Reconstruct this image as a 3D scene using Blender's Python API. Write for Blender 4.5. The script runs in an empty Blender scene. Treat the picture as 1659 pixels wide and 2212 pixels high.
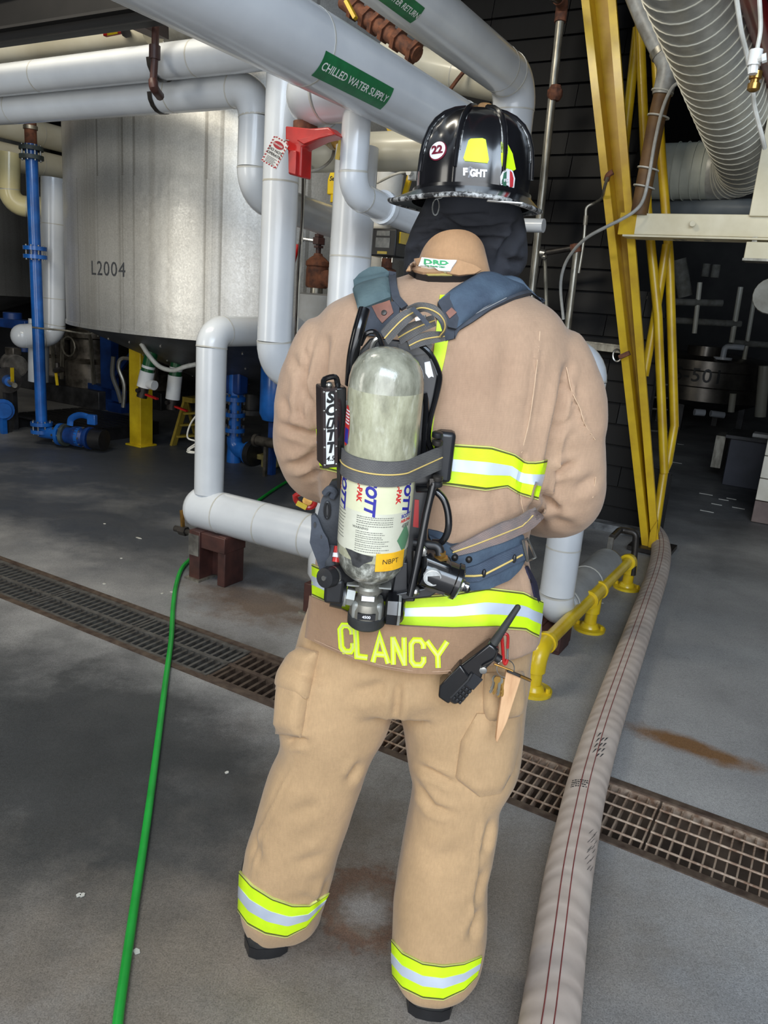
import bpy, bmesh, math, random
import numpy as np
from mathutils import Vector, Matrix, noise
from mathutils.bvhtree import BVHTree
from mathutils.geometry import tessellate_polygon
random.seed(7)
SC = bpy.context.scene
COL = SC.collection
R = math.radians

# ------------------------------------------------------------------ camera
F_PX, W_PX, H_PX = 1660.0, 1659.0, 2212.0
PITCH, ROLL, CAM_H = R(15.0), R(4.6), 1.60
_fw = Vector((0, math.cos(PITCH), -math.sin(PITCH)))
_r0 = Vector((1, 0, 0)); _u0 = _r0.cross(_fw)
_cr = _r0 * math.cos(ROLL) + _u0 * math.sin(ROLL)
_cu = -_r0 * math.sin(ROLL) + _u0 * math.cos(ROLL)
CAM = Vector((0, 0, CAM_H))
cam = bpy.data.objects.new('camera', bpy.data.cameras.new('camera'))
COL.objects.link(cam)
m = Matrix((_cr, _cu, -_fw)).transposed().to_4x4(); m.translation = CAM
cam.matrix_world = m
cam.data.sensor_fit = 'VERTICAL'; cam.data.sensor_height = 24.0
cam.data.lens = 24.0 * F_PX / H_PX
cam.data.clip_start = 0.05; cam.data.clip_end = 200
SC.camera = cam

# ------------------------------------------------------------------ world, lights, exposure
SC.view_settings.view_transform = 'Standard'; SC.view_settings.look = 'None'
SC.view_settings.gamma = 1.0; SC.view_settings.use_curve_mapping = False
SC.view_settings.exposure = 0.0
SC.cycles.max_bounces = 6; SC.cycles.diffuse_bounces = 4; SC.cycles.glossy_bounces = 4
SC.cycles.use_denoising = True
wd = bpy.data.worlds.new('sky'); SC.world = wd; wd.use_nodes = True
wd.node_tree.nodes['Background'].inputs[0].default_value = (.62, .78, 1, 1)
wd.node_tree.nodes['Background'].inputs[1].default_value = 0.9
# building frame: u runs along the drain (left to right), v runs away from the bay door
ANG = R(29.5)
UD = Vector((math.cos(ANG), -math.sin(ANG), 0)); VD = Vector((math.sin(ANG), math.cos(ANG), 0)); ZD = Vector((0, 0, 1))
def uv(u, v, z=0.0): return UD * u + VD * v + ZD * z
def area(name, loc, aim, sx, sy, power, col):
    l = bpy.data.lights.new(name, 'AREA'); l.shape = 'RECTANGLE'; l.size = sx; l.size_y = sy
    l.energy = power; l.color = col
    o = bpy.data.objects.new(name, l); COL.objects.link(o); o.location = loc
    o.rotation_euler = (Vector(aim) - Vector(loc)).to_track_quat('-Z', 'Y').to_euler()
    return o
DOOR_U0, DOOR_U1, DOOR_V, DOOR_H = -0.9, 4.8, -2.4, 4.4
# daylight coming in through the open bay door behind the photographer: sky from above, paler light from the yard
area('bay_door_skylight', uv(2.1, DOOR_V + .3, 4.1), uv(1.5, 2.4, 0), 5.2, 1.9, 330, (.70, .84, 1.0))
area('bay_door_daylight', uv((DOOR_U0 + DOOR_U1) / 2, DOOR_V - .05, 1.9), uv((DOOR_U0 + DOOR_U1) / 2, 5, 1.7), DOOR_U1 - DOOR_U0, 3.6, 190, (1.0, .98, .95))
area('side_window_daylight', uv(-5.0, DOOR_V + .05, 2.0), uv(-5.0, 4.0, 1.6), 1.5, 2.6, 75, (1.0, .97, .88))
# strip lamp under the roof between the pipes and the tanks
area('ceiling_strip_lamp', uv(-3.6, 1.3, 4.5), uv(-4.4, 4.4, 1.5), 2.6, .5, 130, (1, .93, .78))

# ------------------------------------------------------------------ back-projection helpers: pixel of the photograph -> a point on a real plane
def ray(x, y): return _fw + _cr * ((x - W_PX / 2) / F_PX) + _cu * ((H_PX / 2 - y) / F_PX)
def at(x, y, Y): d = ray(x, y); return CAM + d * (Y / d.y)
def on(x, y, z=0.0): d = ray(x, y); return CAM + d * ((z - CAM_H) / d.z)
def atv(x, y, v): d = ray(x, y); return CAM + d * ((v - CAM.dot(VD)) / d.dot(VD))
def atu(x, y, u): d = ray(x, y); return CAM + d * ((u - CAM.dot(UD)) / d.dot(UD))
def px(p, Y): return p / F_PX * Y / .97      # a length in pixels seen at distance Y, in metres

# ------------------------------------------------------------------ mesh helpers
def frame(d):
    d = Vector(d).normalized(); a = Vector((0, 0, 1)) if abs(d.z) < .9 else Vector((1, 0, 0))
    x = a.cross(d).normalized(); return x, d.cross(x), d
class MB:
    def __init__(s): s.v = []; s.f = []
    def add(s, vs, fs):
        b = len(s.v); s.v += [Vector(p) for p in vs]; s.f += [tuple(b + i for i in f) for f in fs]; return s
    def box(s, c, sz, ax=None):
        x, y, z = ax if ax else (Vector((1, 0, 0)), Vector((0, 1, 0)), Vector((0, 0, 1)))
        c = Vector(c); hx, hy, hz = sz[0] / 2, sz[1] / 2, sz[2] / 2
        vs = [c + x * (hx * i) + y * (hy * j) + z * (hz * k) for k in (-1, 1) for j in (-1, 1) for i in (-1, 1)]
        return s.add(vs, [(0, 2, 3, 1), (4, 5, 7, 6), (0, 1, 5, 4), (2, 6, 7, 3), (0, 4, 6, 2), (1, 3, 7, 5)])
    def bar(s, p0, p1, w, h, up=None):
        p0 = Vector(p0); p1 = Vector(p1); d = (p1 - p0); L = d.length; d = d / L
        up = Vector(up) if up else (ZD if abs(d.z) < .9 else VD)
        x = d.cross(up).normalized(); z = x.cross(d)
        return s.box((p0 + p1) / 2, (w, L, h), (x, d, z))
    def cyl(s, p0, p1, r0, r1=None, n=16, caps=True):
        r1 = r0 if r1 is None else r1; p0 = Vector(p0); p1 = Vector(p1); x, y, d = frame(p1 - p0)
        vs = []
        for p, r in ((p0, r0), (p1, r1)):
            vs += [p + (x * math.cos(2 * math.pi * i / n) + y * math.sin(2 * math.pi * i / n)) * r for i in range(n)]
        fs = [(i, (i + 1) % n, n + (i + 1) % n, n + i) for i in range(n)]
        if caps: fs += [tuple(range(n - 1, -1, -1)), tuple(range(n, 2 * n))]
        return s.add(vs, fs)
    def lathe(s, p0, d, prof, n=20, sq=(1, 1), caps=True, x=None):
        p0 = Vector(p0); X, Y, D = frame(d)
        if x is not None: X = Vector(x).normalized(); Y = D.cross(X).normalized()
        vs = []; fs = []
        for h, r in prof:
            vs += [p0 + D * h + X * (math.cos(2 * math.pi * i / n) * r * sq[0]) + Y * (math.sin(2 * math.pi * i / n) * r * sq[1]) for i in range(n)]
        for k in range(len(prof) - 1):
            fs += [(k * n + i, k * n + (i + 1) % n, (k + 1) * n + (i + 1) % n, (k + 1) * n + i) for i in range(n)]
        if caps: fs += [tuple(range(n - 1, -1, -1)), tuple(range((len(prof) - 1) * n, len(prof) * n))]
        return s.add(vs, fs)
    def sweep(s, pts, r, n=14, caps=True, closed=False, sq=None, up=None):
        pts = [Vector(p) for p in pts]; k = len(pts)
        rs = r if isinstance(r, (list, tuple)) else [r] * k
        T = []
        for i in range(k):
            a = pts[(i - 1) % k] if (closed or i) else pts[0]; b = pts[(i + 1) % k] if (closed or i < k - 1) else pts[-1]
            T.append((b - a).normalized())
        x = Vector(up).normalized() if up else frame(T[0])[0]
        x = (x - T[0] * x.dot(T[0])).normalized(); vs = []; fs = []
        for i in range(k):
            if i:
                if up: x = Vector(up)
                x = (x - T[i] * x.dot(T[i])).normalized()
            y = T[i].cross(x); a, b = (sq if sq else (1, 1))
            vs += [pts[i] + (x * (math.cos(2 * math.pi * j / n) * a) + y * (math.sin(2 * math.pi * j / n) * b)) * rs[i] for j in range(n)]
        for i in range(k if closed else k - 1):
            q = (i + 1) % k
            fs += [(i * n + j, i * n + (j + 1) % n, q * n + (j + 1) % n, q * n + j) for j in range(n)]
        if caps and not closed: fs += [tuple(range(n - 1, -1, -1)), tuple(range((k - 1) * n, k * n))]
        return s.add(vs, fs)
    def prism(s, poly, off):           # a planar polygon (3-D points) given thickness along off
        off = Vector(off); poly = [Vector(p) for p in poly]; n = len(poly)
        tri = tessellate_polygon([poly])
        vs = poly + [p + off for p in poly]
        fs = [tuple(t) for t in tri] + [tuple(n + i for i in reversed(t)) for t in tri]
        fs += [(i, n + i, n + (i + 1) % n, (i + 1) % n) for i in range(n)]
        return s.add(vs, fs)
    def grid(s, rows, thick=None, nrm=None):      # rows of points -> sheet; thick gives it a back face along nrm
        nr, nc = len(rows), len(rows[0]); vs = [Vector(p) for r_ in rows for p in r_]
        fs = [(i * nc + j, i * nc + j + 1, (i + 1) * nc + j + 1, (i + 1) * nc + j) for i in range(nr - 1) for j in range(nc - 1)]
        if thick:
            b = nr * nc; back = []
            for q, p in enumerate(vs):
                nn = Vector(nrm) if nrm is not None else None
                back.append(p + nn * thick)
            vs2 = vs + back
            f2 = [tuple(b + i for i in reversed(f)) for f in fs]
            rim = [i for i in range(nc)] + [i * nc + nc - 1 for i in range(1, nr)] + [(nr - 1) * nc + j for j in range(nc - 2, -1, -1)] + [i * nc for i in range(nr - 2, 0, -1)]
            side = [(rim[i], b + rim[i], b + rim[(i + 1) % len(rim)], rim[(i + 1) % len(rim)]) for i in range(len(rim))]
            return s.add(vs2, fs + f2 + side)
        return s.add(vs, fs)
    def ball(s, c, r, n=12, k=8, sq=(1, 1, 1)):
        c = Vector(c); vs = [c + Vector((0, 0, r * sq[2]))]; fs = []
        for i in range(1, k):
            a = math.pi * i / k
            vs += [c + Vector((math.sin(a) * math.cos(2 * math.pi * j / n) * r * sq[0], math.sin(a) * math.sin(2 * math.pi * j / n) * r * sq[1], math.cos(a) * r * sq[2])) for j in range(n)]
        vs.append(c - Vector((0, 0, r * sq[2])))
        fs += [(0, 1 + j, 1 + (j + 1) % n) for j in range(n)]
        for i in range(k - 2): fs += [(1 + i * n + j, 1 + (i + 1) * n + j, 1 + (i + 1) * n + (j + 1) % n, 1 + i * n + (j + 1) % n) for j in range(n)]
        e = len(vs) - 1; b = 1 + (k - 2) * n
        fs += [(e, b + (j + 1) % n, b + j) for j in range(n)]
        return s.add(vs, fs)
    def mesh(s, name, mat, sharp=38, fix=True):
        me = bpy.data.meshes.new(name); me.from_pydata([tuple(p) for p in s.v], [], s.f)
        if fix:
            bm = bmesh.new(); bm.from_mesh(me); bmesh.ops.recalc_face_normals(bm, faces=bm.faces); bm.to_mesh(me); bm.free()
        me.polygons.foreach_set('use_smooth', [True] * len(me.polygons))
        me.set_sharp_from_angle(angle=R(sharp))
        if mat: me.materials.append(mat)
        return me
def fillet(pts, rad, seg=7):
    pts = [Vector(p) for p in pts]; out = [pts[0]]
    for i in range(1, len(pts) - 1):
        a, b, c = pts[i - 1], pts[i], pts[i + 1]
        d1 = (a - b).normalized(); d2 = (c - b).normalized(); ang = d1.angle(d2)
        if ang > 3.1: out.append(b); continue
        rr = rad[i - 1] if isinstance(rad, (list, tuple)) else rad
        t = min(rr / math.tan(ang / 2), (a - b).length * .95, (c - b).length * .95); rr = t * math.tan(ang / 2)
        cen = b + (d1 + d2).normalized() * (rr / math.sin(ang / 2))
        p0 = b + d1 * t - cen; p1 = b + d2 * t - cen; th = p0.angle(p1); axis = p0.cross(p1).normalized()
        for k in range(seg + 1): out.append(cen + Matrix.Rotation(th * k / seg, 3, axis) @ p0)
    out.append(pts[-1]); return out
def crom(pts, seg=6):
    pts = [Vector(p) for p in pts]; P = [pts[0] * 2 - pts[1]] + pts + [pts[-1] * 2 - pts[-2]]; out = []
    for i in range(1, len(P) - 2):
        for k in range(seg):
            t = k / seg; a, b, c, d = P[i - 1], P[i], P[i + 1], P[i + 2]
            out.append(.5 * ((2 * b) + (c - a) * t + (2 * a - 5 * b + 4 * c - d) * t * t + (3 * b - a - 3 * c + d) * t ** 3))
    out.append(pts[-1]); return out
def set_parent(o, p):
    if p is not None:
        o.parent = p
        w = p['_w'] if '_w' in p.keys() else None
        o.matrix_parent_inverse = Matrix.Translation(-WLOC[p.name])
WLOC = {}
def thing(name, label, cat, loc, group=None):
    o = bpy.data.objects.new(name, None); COL.objects.link(o); o.location = loc; o.empty_display_size = .05
    o['label'] = label; o['category'] = cat
    if group: o['group'] = group
    WLOC[o.name] = Vector(loc); return o
def tag(o, label, cat, group=None):
    o['label'] = label; o['category'] = cat
    if group: o['group'] = group
    return o
def part(name, mb, mat, parent, label=None, bevel=0, sharp=38, kind=None, sub=0, fix=True):
    me = mb if isinstance(mb, bpy.types.Mesh) else mb.mesh(name, mat, sharp, fix)
    o = bpy.data.objects.new(name, me); COL.objects.link(o)
    if parent is not None:
        o.parent = parent; o.matrix_parent_inverse = Matrix.Translation(-WLOC[parent.name])
    WLOC[o.name] = Vector((0, 0, 0))
    if label: o['label'] = label
    if kind: o['kind'] = kind
    if bevel:
        b = o.modifiers.new('bevel', 'BEVEL'); b.width = bevel; b.segments = 2; b.limit_method = 'ANGLE'; b.angle_limit = R(40)
    if sub:
        b = o.modifiers.new('sub', 'SUBSURF'); b.levels = sub; b.render_levels = sub
    return o
def subpart(name, mb, mat, parent, **k):       # parent part has its origin at the world origin of its thing's parent inverse
    me = mb if isinstance(mb, bpy.types.Mesh) else mb.mesh(name, mat, k.get('sharp', 38))
    o = bpy.data.objects.new(name, me); COL.objects.link(o); o.parent = parent
    WLOC[o.name] = Vector((0, 0, 0))
    if k.get('label'): o['label'] = k['label']
    if k.get('kind'): o['kind'] = k['kind']
    if k.get('bevel'):
        b = o.modifiers.new('bevel', 'BEVEL'); b.width = k['bevel']; b.segments = 2; b.limit_method = 'ANGLE'; b.angle_limit = R(40)
    return o
def single(name, mb, mat, label, cat, group=None, **k):
    o = part(name, mb, mat, None, **k); return tag(o, label, cat, group)
def struct(name, mb, mat, parent=None, **k):
    o = part(name, mb, mat, None, **k)
    if parent is None: o['kind'] = 'structure'
    else: o.parent = parent
    return o

# ------------------------------------------------------------------ materials
def lin(c):
    f = lambda x: x / 12.92 if x <= .04045 else ((x + .055) / 1.055) ** 2.4
    return (f(c[0] / 255), f(c[1] / 255), f(c[2] / 255), 1)
class NT:
    def __init__(s, name):
        s.m = bpy.data.materials.new(name); s.m.use_nodes = True; s.t = s.m.node_tree
        s.b = s.t.nodes['Principled BSDF']
    def n(s, kind, **k):
        q = s.t.nodes.new(kind)
        for a, b in k.items():
            if a.startswith('i_'):
                key = a[2:]; key = int(key) if key.isdigit() else key
                q.inputs[key].default_value = b
            else: setattr(q, a, b)
        return q
    def l(s, a, b): s.t.links.new(a, b)
    def coord(s, kind='Object', scale=(1, 1, 1)):
        c = s.n('ShaderNodeTexCoord'); mp = s.n('ShaderNodeMapping'); mp.inputs['Scale'].default_value = scale
        s.l(c.outputs[kind], mp.inputs['Vector']); return mp.outputs[0]
    def noise(s, vec, scale, detail=4, rough=.55):
        q = s.n('ShaderNodeTexNoise'); q.inputs['Scale'].default_value = scale; q.inputs['Detail'].default_value = detail; q.inputs['Roughness'].default_value = rough
        s.l(vec, q.inputs['Vector']); return q.outputs['Fac']
    def ramp(s, fac, stops):
        q = s.n('ShaderNodeValToRGB'); e = q.color_ramp.elements
        while len(e) < len(stops): e.new(.5)
        for el, (p, c) in zip(e, stops): el.position = p; el.color = c if len(c) == 4 else (*c, 1)
        s.l(fac, q.inputs[0]); return q.outputs[0]
    def mix(s, fac, a, b, blend='MIX'):
        q = s.n('ShaderNodeMix', data_type='RGBA', blend_type=blend)
        for v, i in ((fac, 0), (a, 6), (b, 7)):
            if hasattr(v, 'is_linked') or isinstance(v, bpy.types.NodeSocket): s.l(v, q.inputs[i])
            else: q.inputs[i].default_value = v
        return q.outputs[2]
    def math(s, op, a, b=0.0, clamp=False):
        q = s.n('ShaderNodeMath', operation=op, use_clamp=clamp)
        for v, i in ((a, 0), (b, 1)):
            if isinstance(v, bpy.types.NodeSocket): s.l(v, q.inputs[i])
            else: q.inputs[i].default_value = v
        return q.outputs[0]
    def bump(s, h, strength=.3, dist=.01):
        q = s.n('ShaderNodeBump'); q.inputs['Strength'].default_value = strength; q.inputs['Distance'].default_value = dist
        s.l(h, q.inputs['Height']); s.l(q.outputs[0], s.b.inputs['Normal'])
def mat(name, c, rough=.5, metal=0.0, c2=None, scale=6, lo=.35, hi=.65, bump=0, bscale=60, coat=0, bdist=.004, stretch=(1, 1, 1), spec=None, rvar=0):
    t = NT(name); b = t.b; b.inputs['Roughness'].default_value = rough; b.inputs['Metallic'].default_value = metal
    if coat: b.inputs['Coat Weight'].default_value = coat; b.inputs['Coat Roughness'].default_value = .12
    if spec is not None: b.inputs['Specular IOR Level'].default_value = spec
    v = t.coord('Object', stretch)
    if c2 is None: c2 = tuple(x * .88 for x in c)
    f = t.noise(v, scale, 6)
    t.l(t.ramp(f, [(lo, lin(c)), (hi, lin(c2))]), b.inputs['Base Color'])
    if rvar:
        t.l(t.math('ADD', t.math('MULTIPLY', t.noise(v, scale * 2.3, 5), rvar), rough - rvar / 2), b.inputs['Roughness'])
    if bump: t.bump(t.noise(v, bscale, 4), bump, bdist)
    return t.m
def emit(name, c, s):
    t = NT(name); t.b.inputs['Base Color'].default_value = lin(c); t.b.inputs['Emission Color'].default_value = lin(c); t.b.inputs['Emission Strength'].default_value = s
    return t.m
MT = {}
MT['pvc'] = mat('white_pvc_jacket', (214, 218, 222), .26, c2=(198, 202, 207), scale=2.2, bump=.05, bscale=9, coat=.3, bdist=.01)
MT['pvc_seam'] = mat('pvc_seam', (192, 192, 188), .4, c2=(176, 172, 160), scale=9)
MT['pvc_warm'] = mat('aged_pvc_jacket', (214, 212, 198), .33, c2=(196, 190, 170), scale=2, bump=.05, bscale=9, coat=.2)
MT['canvas'] = mat('canvas_wrap', (206, 206, 204), .75, c2=(188, 186, 180), scale=7, bump=.2, bscale=80)
MT['foam'] = mat('grey_foam_wrap', (132, 132, 126), .85, c2=(104, 102, 94), scale=9, bump=.4, bscale=40)
MT['blue'] = mat('blue_paint', (32, 104, 190), .32, c2=(22, 78, 150), scale=6, coat=.3, bump=.08, bscale=30)
MT['dblue'] = mat('dark_blue_paint', (24, 62, 128), .45, c2=(16, 44, 96), scale=6)
MT['yellow'] = mat('yellow_paint', (212, 176, 24), .38, c2=(184, 146, 22), scale=5, bump=.1, bscale=30, coat=.15)
MT['yellow2'] = mat('yellow_safety_paint', (222, 192, 36), .32, c2=(196, 162, 24), scale=7, bump=.15, bscale=40, coat=.25)
MT['rust'] = mat('rusty_iron', (122, 74, 50), .8, c2=(74, 46, 36), scale=24, bump=.4, bscale=60)
MT['brownprimer'] = mat('brown_primer', (78, 46, 40), .5, c2=(54, 32, 30), scale=10, bump=.2, bscale=40)
MT['galv'] = mat('galvanised_steel', (168, 164, 152), .38, .7, c2=(120, 116, 106), scale=26, stretch=(1, 1, .3))
MT['steel'] = mat('bright_steel', (196, 194, 188), .25, .9, c2=(150, 148, 144), scale=20)
MT['dsteel'] = mat('dark_steel', (70, 66, 62), .42, .6, c2=(44, 40, 38), scale=14)
MT['brass'] = mat('brass', (196, 156, 84), .3, .85, c2=(150, 110, 56), scale=18)
MT['black'] = mat('black_plastic', (24, 24, 26), .42, c2=(34, 34, 36), scale=12)
MT['gblack'] = mat('black_enamel', (16, 16, 18), .2, c2=(26, 26, 28), scale=9, coat=.4)
MT['rubber'] = mat('black_rubber', (34, 34, 34), .6, c2=(52, 52, 50), scale=18, bump=.2, bscale=70)
MT['red'] = mat('red_plastic', (196, 34, 30), .35, c2=(158, 26, 26), scale=8, coat=.2)
MT['dred'] = mat('red_sprinkler_paint', (138, 24, 26), .35, c2=(104, 18, 22), scale=6, coat=.3)
MT['green'] = mat('green_pipe_wrap', (18, 92, 46), .35, c2=(12, 68, 36), scale=7, coat=.2)
MT['cream'] = mat('cream_paint', (226, 218, 192), .5, c2=(208, 198, 168), scale=4, bump=.1, bscale=30)
MT['white'] = mat('white_paint', (232, 232, 230), .4, c2=(214, 214, 210), scale=5)
MT['whitecable'] = mat('white_cable', (206, 204, 196), .5, c2=(180, 178, 168), scale=20)
MT['greycable'] = mat('grey_cable', (132, 132, 130), .5, c2=(108, 106, 104), scale=20)
MT['dark'] = mat('dark_grime', (34, 34, 36), .7, c2=(20, 20, 22), scale=3)
MT['darkmetal'] = mat('dark_machine_grey', (74, 74, 76), .45, .3, c2=(42, 42, 44), scale=6)
MT['machine'] = mat('worn_machine_metal', (112, 106, 98), .4, .5, c2=(60, 56, 50), scale=9)
# ================================================================== THE SETTING
TV0, TV1 = 2.26, 2.58            # the drain trench runs along u between these two v
def floor_material():
    t = NT('painted_concrete'); v = t.coord('Object'); b = t.b
    g = t.ramp(t.noise(v, 1.3, 8, .6), [(.3, lin((124, 123, 123))), (.5, lin((146, 145, 144))), (.72, lin((163, 162, 160)))])
    # worn bare areas, brownish, towards the bay door on the left
    geo = t.n('ShaderNodeTexCoord')
    def stain_or_shade(g, c, rx, ry, ang, col, amount, ring=False, ns=7):
        mp = t.n('ShaderNodeMapping', vector_type='TEXTURE')
        mp.inputs['Location'].default_value = (c[0], c[1], 0); mp.inputs['Rotation'].default_value = (0, 0, ang); mp.inputs['Scale'].default_value = (rx, ry, 1)
        t.l(geo.outputs['Object'], mp.inputs['Vector'])
        ln = t.n('ShaderNodeVectorMath', operation='LENGTH'); t.l(mp.outputs[0], ln.inputs[0])
        d = t.math('ADD', ln.outputs['Value'], t.math('MULTIPLY', t.math('SUBTRACT', t.noise(v, ns, 6, .65), .5), 1.5))
        if ring: f = t.ramp(d, [(.45, (0, 0, 0)), (.72, (1, 1, 1)), (.86, (.8, .8, .8)), (1.0, (0, 0, 0))])
        else: f = t.ramp(d, [(.35, (1, 1, 1)), (1.0, (0, 0, 0))])
        return t.mix(t.math('MULTIPLY', f, amount), g, lin(col))
    p = on(260, 1900); g = stain_or_shade(g, p, 1.5, .9, .2, (88, 78, 66), .7, ns=4)
    p = on(230, 1560); g = stain_or_shade(g, p, 1.0, .55, -.5, (38, 40, 41), .85, ns=3)  # near left floor, shade beside the door jamb painted dark
    g = stain_or_shade(g, on(110, 1690), 1.0, .62, -.3, (44, 46, 47), .85, ns=5)  # same jamb shade painted deeper at the left edge
    p = on(560, 1300); g = stain_or_shade(g, p, .55, .33, -.5, (92, 68, 44), .75)
    p = on(470, 1400); g = stain_or_shade(g, p, .6, .25, -.4, (70, 66, 60), .6)
    p = on(1485, 1610); g = stain_or_shade(g, p, .34, .09, -.53, (116, 78, 34), .9)
    g = stain_or_shade(g, on(760, 2120), 1.1, .5, .1, (132, 120, 106), .6, ns=3)
    g = stain_or_shade(g, on(1000, 1900), .6, .4, .1, (128, 118, 106), .5, ns=5)
    p = on(200, 1130); g = stain_or_shade(g, p, 2.2, .55, -.5, (50, 52, 56), .8, ns=2.5)  # left floor past the drain, dirt with painted shade
    g = stain_or_shade(g, uv(-5.2, 5.0), 4.0, 2.9, -.51, (58, 64, 74), .9, ns=1.1)  # floor towards the tanks, shade painted in along with the dirt
    g = stain_or_shade(g, uv(-3.0, 1.3), 2.1, 1.0, -.51, (58, 60, 62), .85, ns=1.6)  # wide left floor darkened, shade put into the colour
    g = stain_or_shade(g, uv(1.0, 8.5), 3.6, 3.8, -.51, (62, 62, 64), .85, ns=1.1)  # far room floor darkened, light falloff put into the colour
    p = on(1250, 1950); g = stain_or_shade(g, p, .5, .5, 0, (96, 88, 78), .35)
    p = on(800, 1960); g = stain_or_shade(g, p, .30, .26, 0, (88, 70, 58), .55, ns=12)
    p = on(790, 1960); g = stain_or_shade(g, p, .155, .155, 0, (100, 70, 52), .7, True, 16)
    g = stain_or_shade(g, on(790, 1965), .085, .075, 0, (150, 146, 142), .7, ns=20)
    fine = t.ramp(t.noise(v, 240, 3, .7), [(.34, (.5, .5, .5)), (.5, (1, 1, 1)), (.66, (1.35, 1.35, 1.35))])
    g = t.mix(.5, g, t.ramp(t.noise(v, 75, 5, .75), [(.36, (.7, .7, .7)), (.5, (1, 1, 1)), (.64, (1.22, 1.22, 1.22))]), 'MULTIPLY')
    g = t.mix(.75, g, fine, 'MULTIPLY')
    scuff = t.ramp(t.noise(v, 14, 9, .72), [(.56, (1, 1, 1)), (.75, (.62, .62, .62))])
    g = t.mix(.6, g, scuff, 'MULTIPLY')
    t.l(g, b.inputs['Base Color'])
    t.l(t.math('ADD', t.math('MULTIPLY', t.noise(v, 5, 7, .65), .4), .28), b.inputs['Roughness'])
    b.inputs['Specular IOR Level'].default_value = .45
    t.bump(t.noise(v, 320, 4, .7), .35, .002)
    return t.m
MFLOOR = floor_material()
fl = MB()
U0, U1, V0, V1 = -12, 9, -2.4, 17
for a, b in ((V0, TV0), (TV1, V1)):
    fl.add([uv(U0, a), uv(U1, a), uv(U1, b), uv(U0, b)], [(0, 1, 2, 3)])
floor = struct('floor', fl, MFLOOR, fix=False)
mt_trench = mat('trench_concrete', (120, 102, 86), .75, c2=(78, 64, 54), scale=7, bump=.5, bscale=30)
tr = MB()
TD = -.24
tr.add([uv(U0, TV0, 0), uv(U1, TV0, 0), uv(U1, TV0, TD), uv(U0, TV0, TD), uv(U0, TV1, 0), uv(U1, TV1, 0), uv(U1, TV1, TD), uv(U0, TV1, TD)],
       [(0, 3, 2, 1), (4, 5, 6, 7), (3, 7, 6, 2)])
trench = struct('trim_1', tr, mt_trench, floor, fix=False); trench['kind'] = 'structure'

m_wall = mat('dark_wall', (58, 58, 58), .8, c2=(40, 40, 42), scale=1.5)
m_roof = mat('roof_deck', (17, 17, 19), .85, c2=(12, 12, 13), scale=1.5)
m_front = mat('front_wall_block', (150, 148, 142), .8, c2=(132, 130, 124), scale=2)
w = MB()
for a, b in ((U0, DOOR_U0), (DOOR_U1, U1)): w.box(uv((a + b) / 2, DOOR_V - .35, 2.5), (b - a, .3, 5.0), (UD, VD, ZD))
w.box(uv((DOOR_U0 + DOOR_U1) / 2, DOOR_V - .35, (DOOR_H + 5.0) / 2 + .1), (DOOR_U1 - DOOR_U0, .3, 5.0 - DOOR_H - .2), (UD, VD, ZD))
struct('wall_front', w, m_front)
w = MB().box(uv((U0 + U1) / 2, V1 + .1, 2.5), (U1 - U0, .2, 5), (UD, VD, ZD)); struct('wall_back', w, m_wall)
w = MB().box(uv(U0 - .1, 7.2, 2.5), (.2, 20.5, 5), (UD, VD, ZD)); struct('wall_left', w, m_wall)
w = MB().box(uv(U1 + .1, 7.2, 2.5), (.2, 20.5, 5), (UD, VD, ZD)); struct('wall_right', w, m_wall)
w = MB().box(uv((U0 + U1) / 2, 7.2, 5.1), (U1 - U0 + .4, 20.6, .2), (UD, VD, ZD)); struct('ceiling', w, m_roof)

# black lapped panel wall behind the firefighter: boards in courses, each its own piece
LV = 6.15
m_lap = mat('black_lap_panel', (10, 10, 12), .55, c2=(6, 6, 8), spec=.25, scale=3, bump=.15, bscale=20, stretch=(3, 3, .4))
m_lap2 = mat('slate_lap_panel', (24, 28, 34), .5, c2=(16, 19, 24), spec=.3, scale=3, bump=.15, bscale=20, stretch=(3, 3, .4))
m_lapback = mat('wall_backing', (20, 20, 22), .8)
LU1 = atv(1385, 372, LV).dot(UD)          # the upper part of the wall ends further left, where the duct passes behind it
LUM = atv(1412, 830, LV).dot(UD)
lw = MB().box(uv(-2.13, LV + .08, .25), (2.3, .06, .5), (UD, VD, ZD)).box(uv((-3.28 + LUM) / 2, LV + .08, 1.1), (LUM + 3.28, .06, 1.4), (UD, VD, ZD))
lw.box(uv((-3.28 + LU1) / 2, LV + .08, 3.4), (LU1 + 3.28, .06, 3.2), (UD, VD, ZD))
lap_wall = struct('wall_middle', lw, m_lapback)
lap_me = {}
rl = random.Random(3)
ch = .165; z = .02; row = 0
while z < 4.9:
    u = -3.3 - rl.random() * .3; row += 1; ue = -.98 if z < .42 else (LUM if z < 1.75 else LU1)
    while u < ue - .02:
        L = rl.choice((.55, .62, .7)); a = max(u, -3.3); b = min(u + L, ue)
        if b - a > .08:
            q = MB(); off = rl.uniform(0, .008)
            c0 = uv(a + .003, LV + .045, z + ch + .02); c1 = uv(b - .003, LV + .045, z + ch + .02)
            d0 = uv(a + .003, LV + .012 - off, z); d1 = uv(b - .003, LV + .012 - off, z)
            n = VD * .016
            q.add([d0, d1, c1, c0, d0 + n, d1 + n, c1 + n, c0 + n], [(0, 1, 2, 3), (7, 6, 5, 4), (0, 4, 5, 1), (3, 2, 6, 7), (0, 3, 7, 4), (1, 5, 6, 2)])
            o = part('panel', q, m_lap2 if (rl.random() < .18 and z < 1.3) else m_lap, None); o.parent = lap_wall
        u += L
    z += ch
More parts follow.
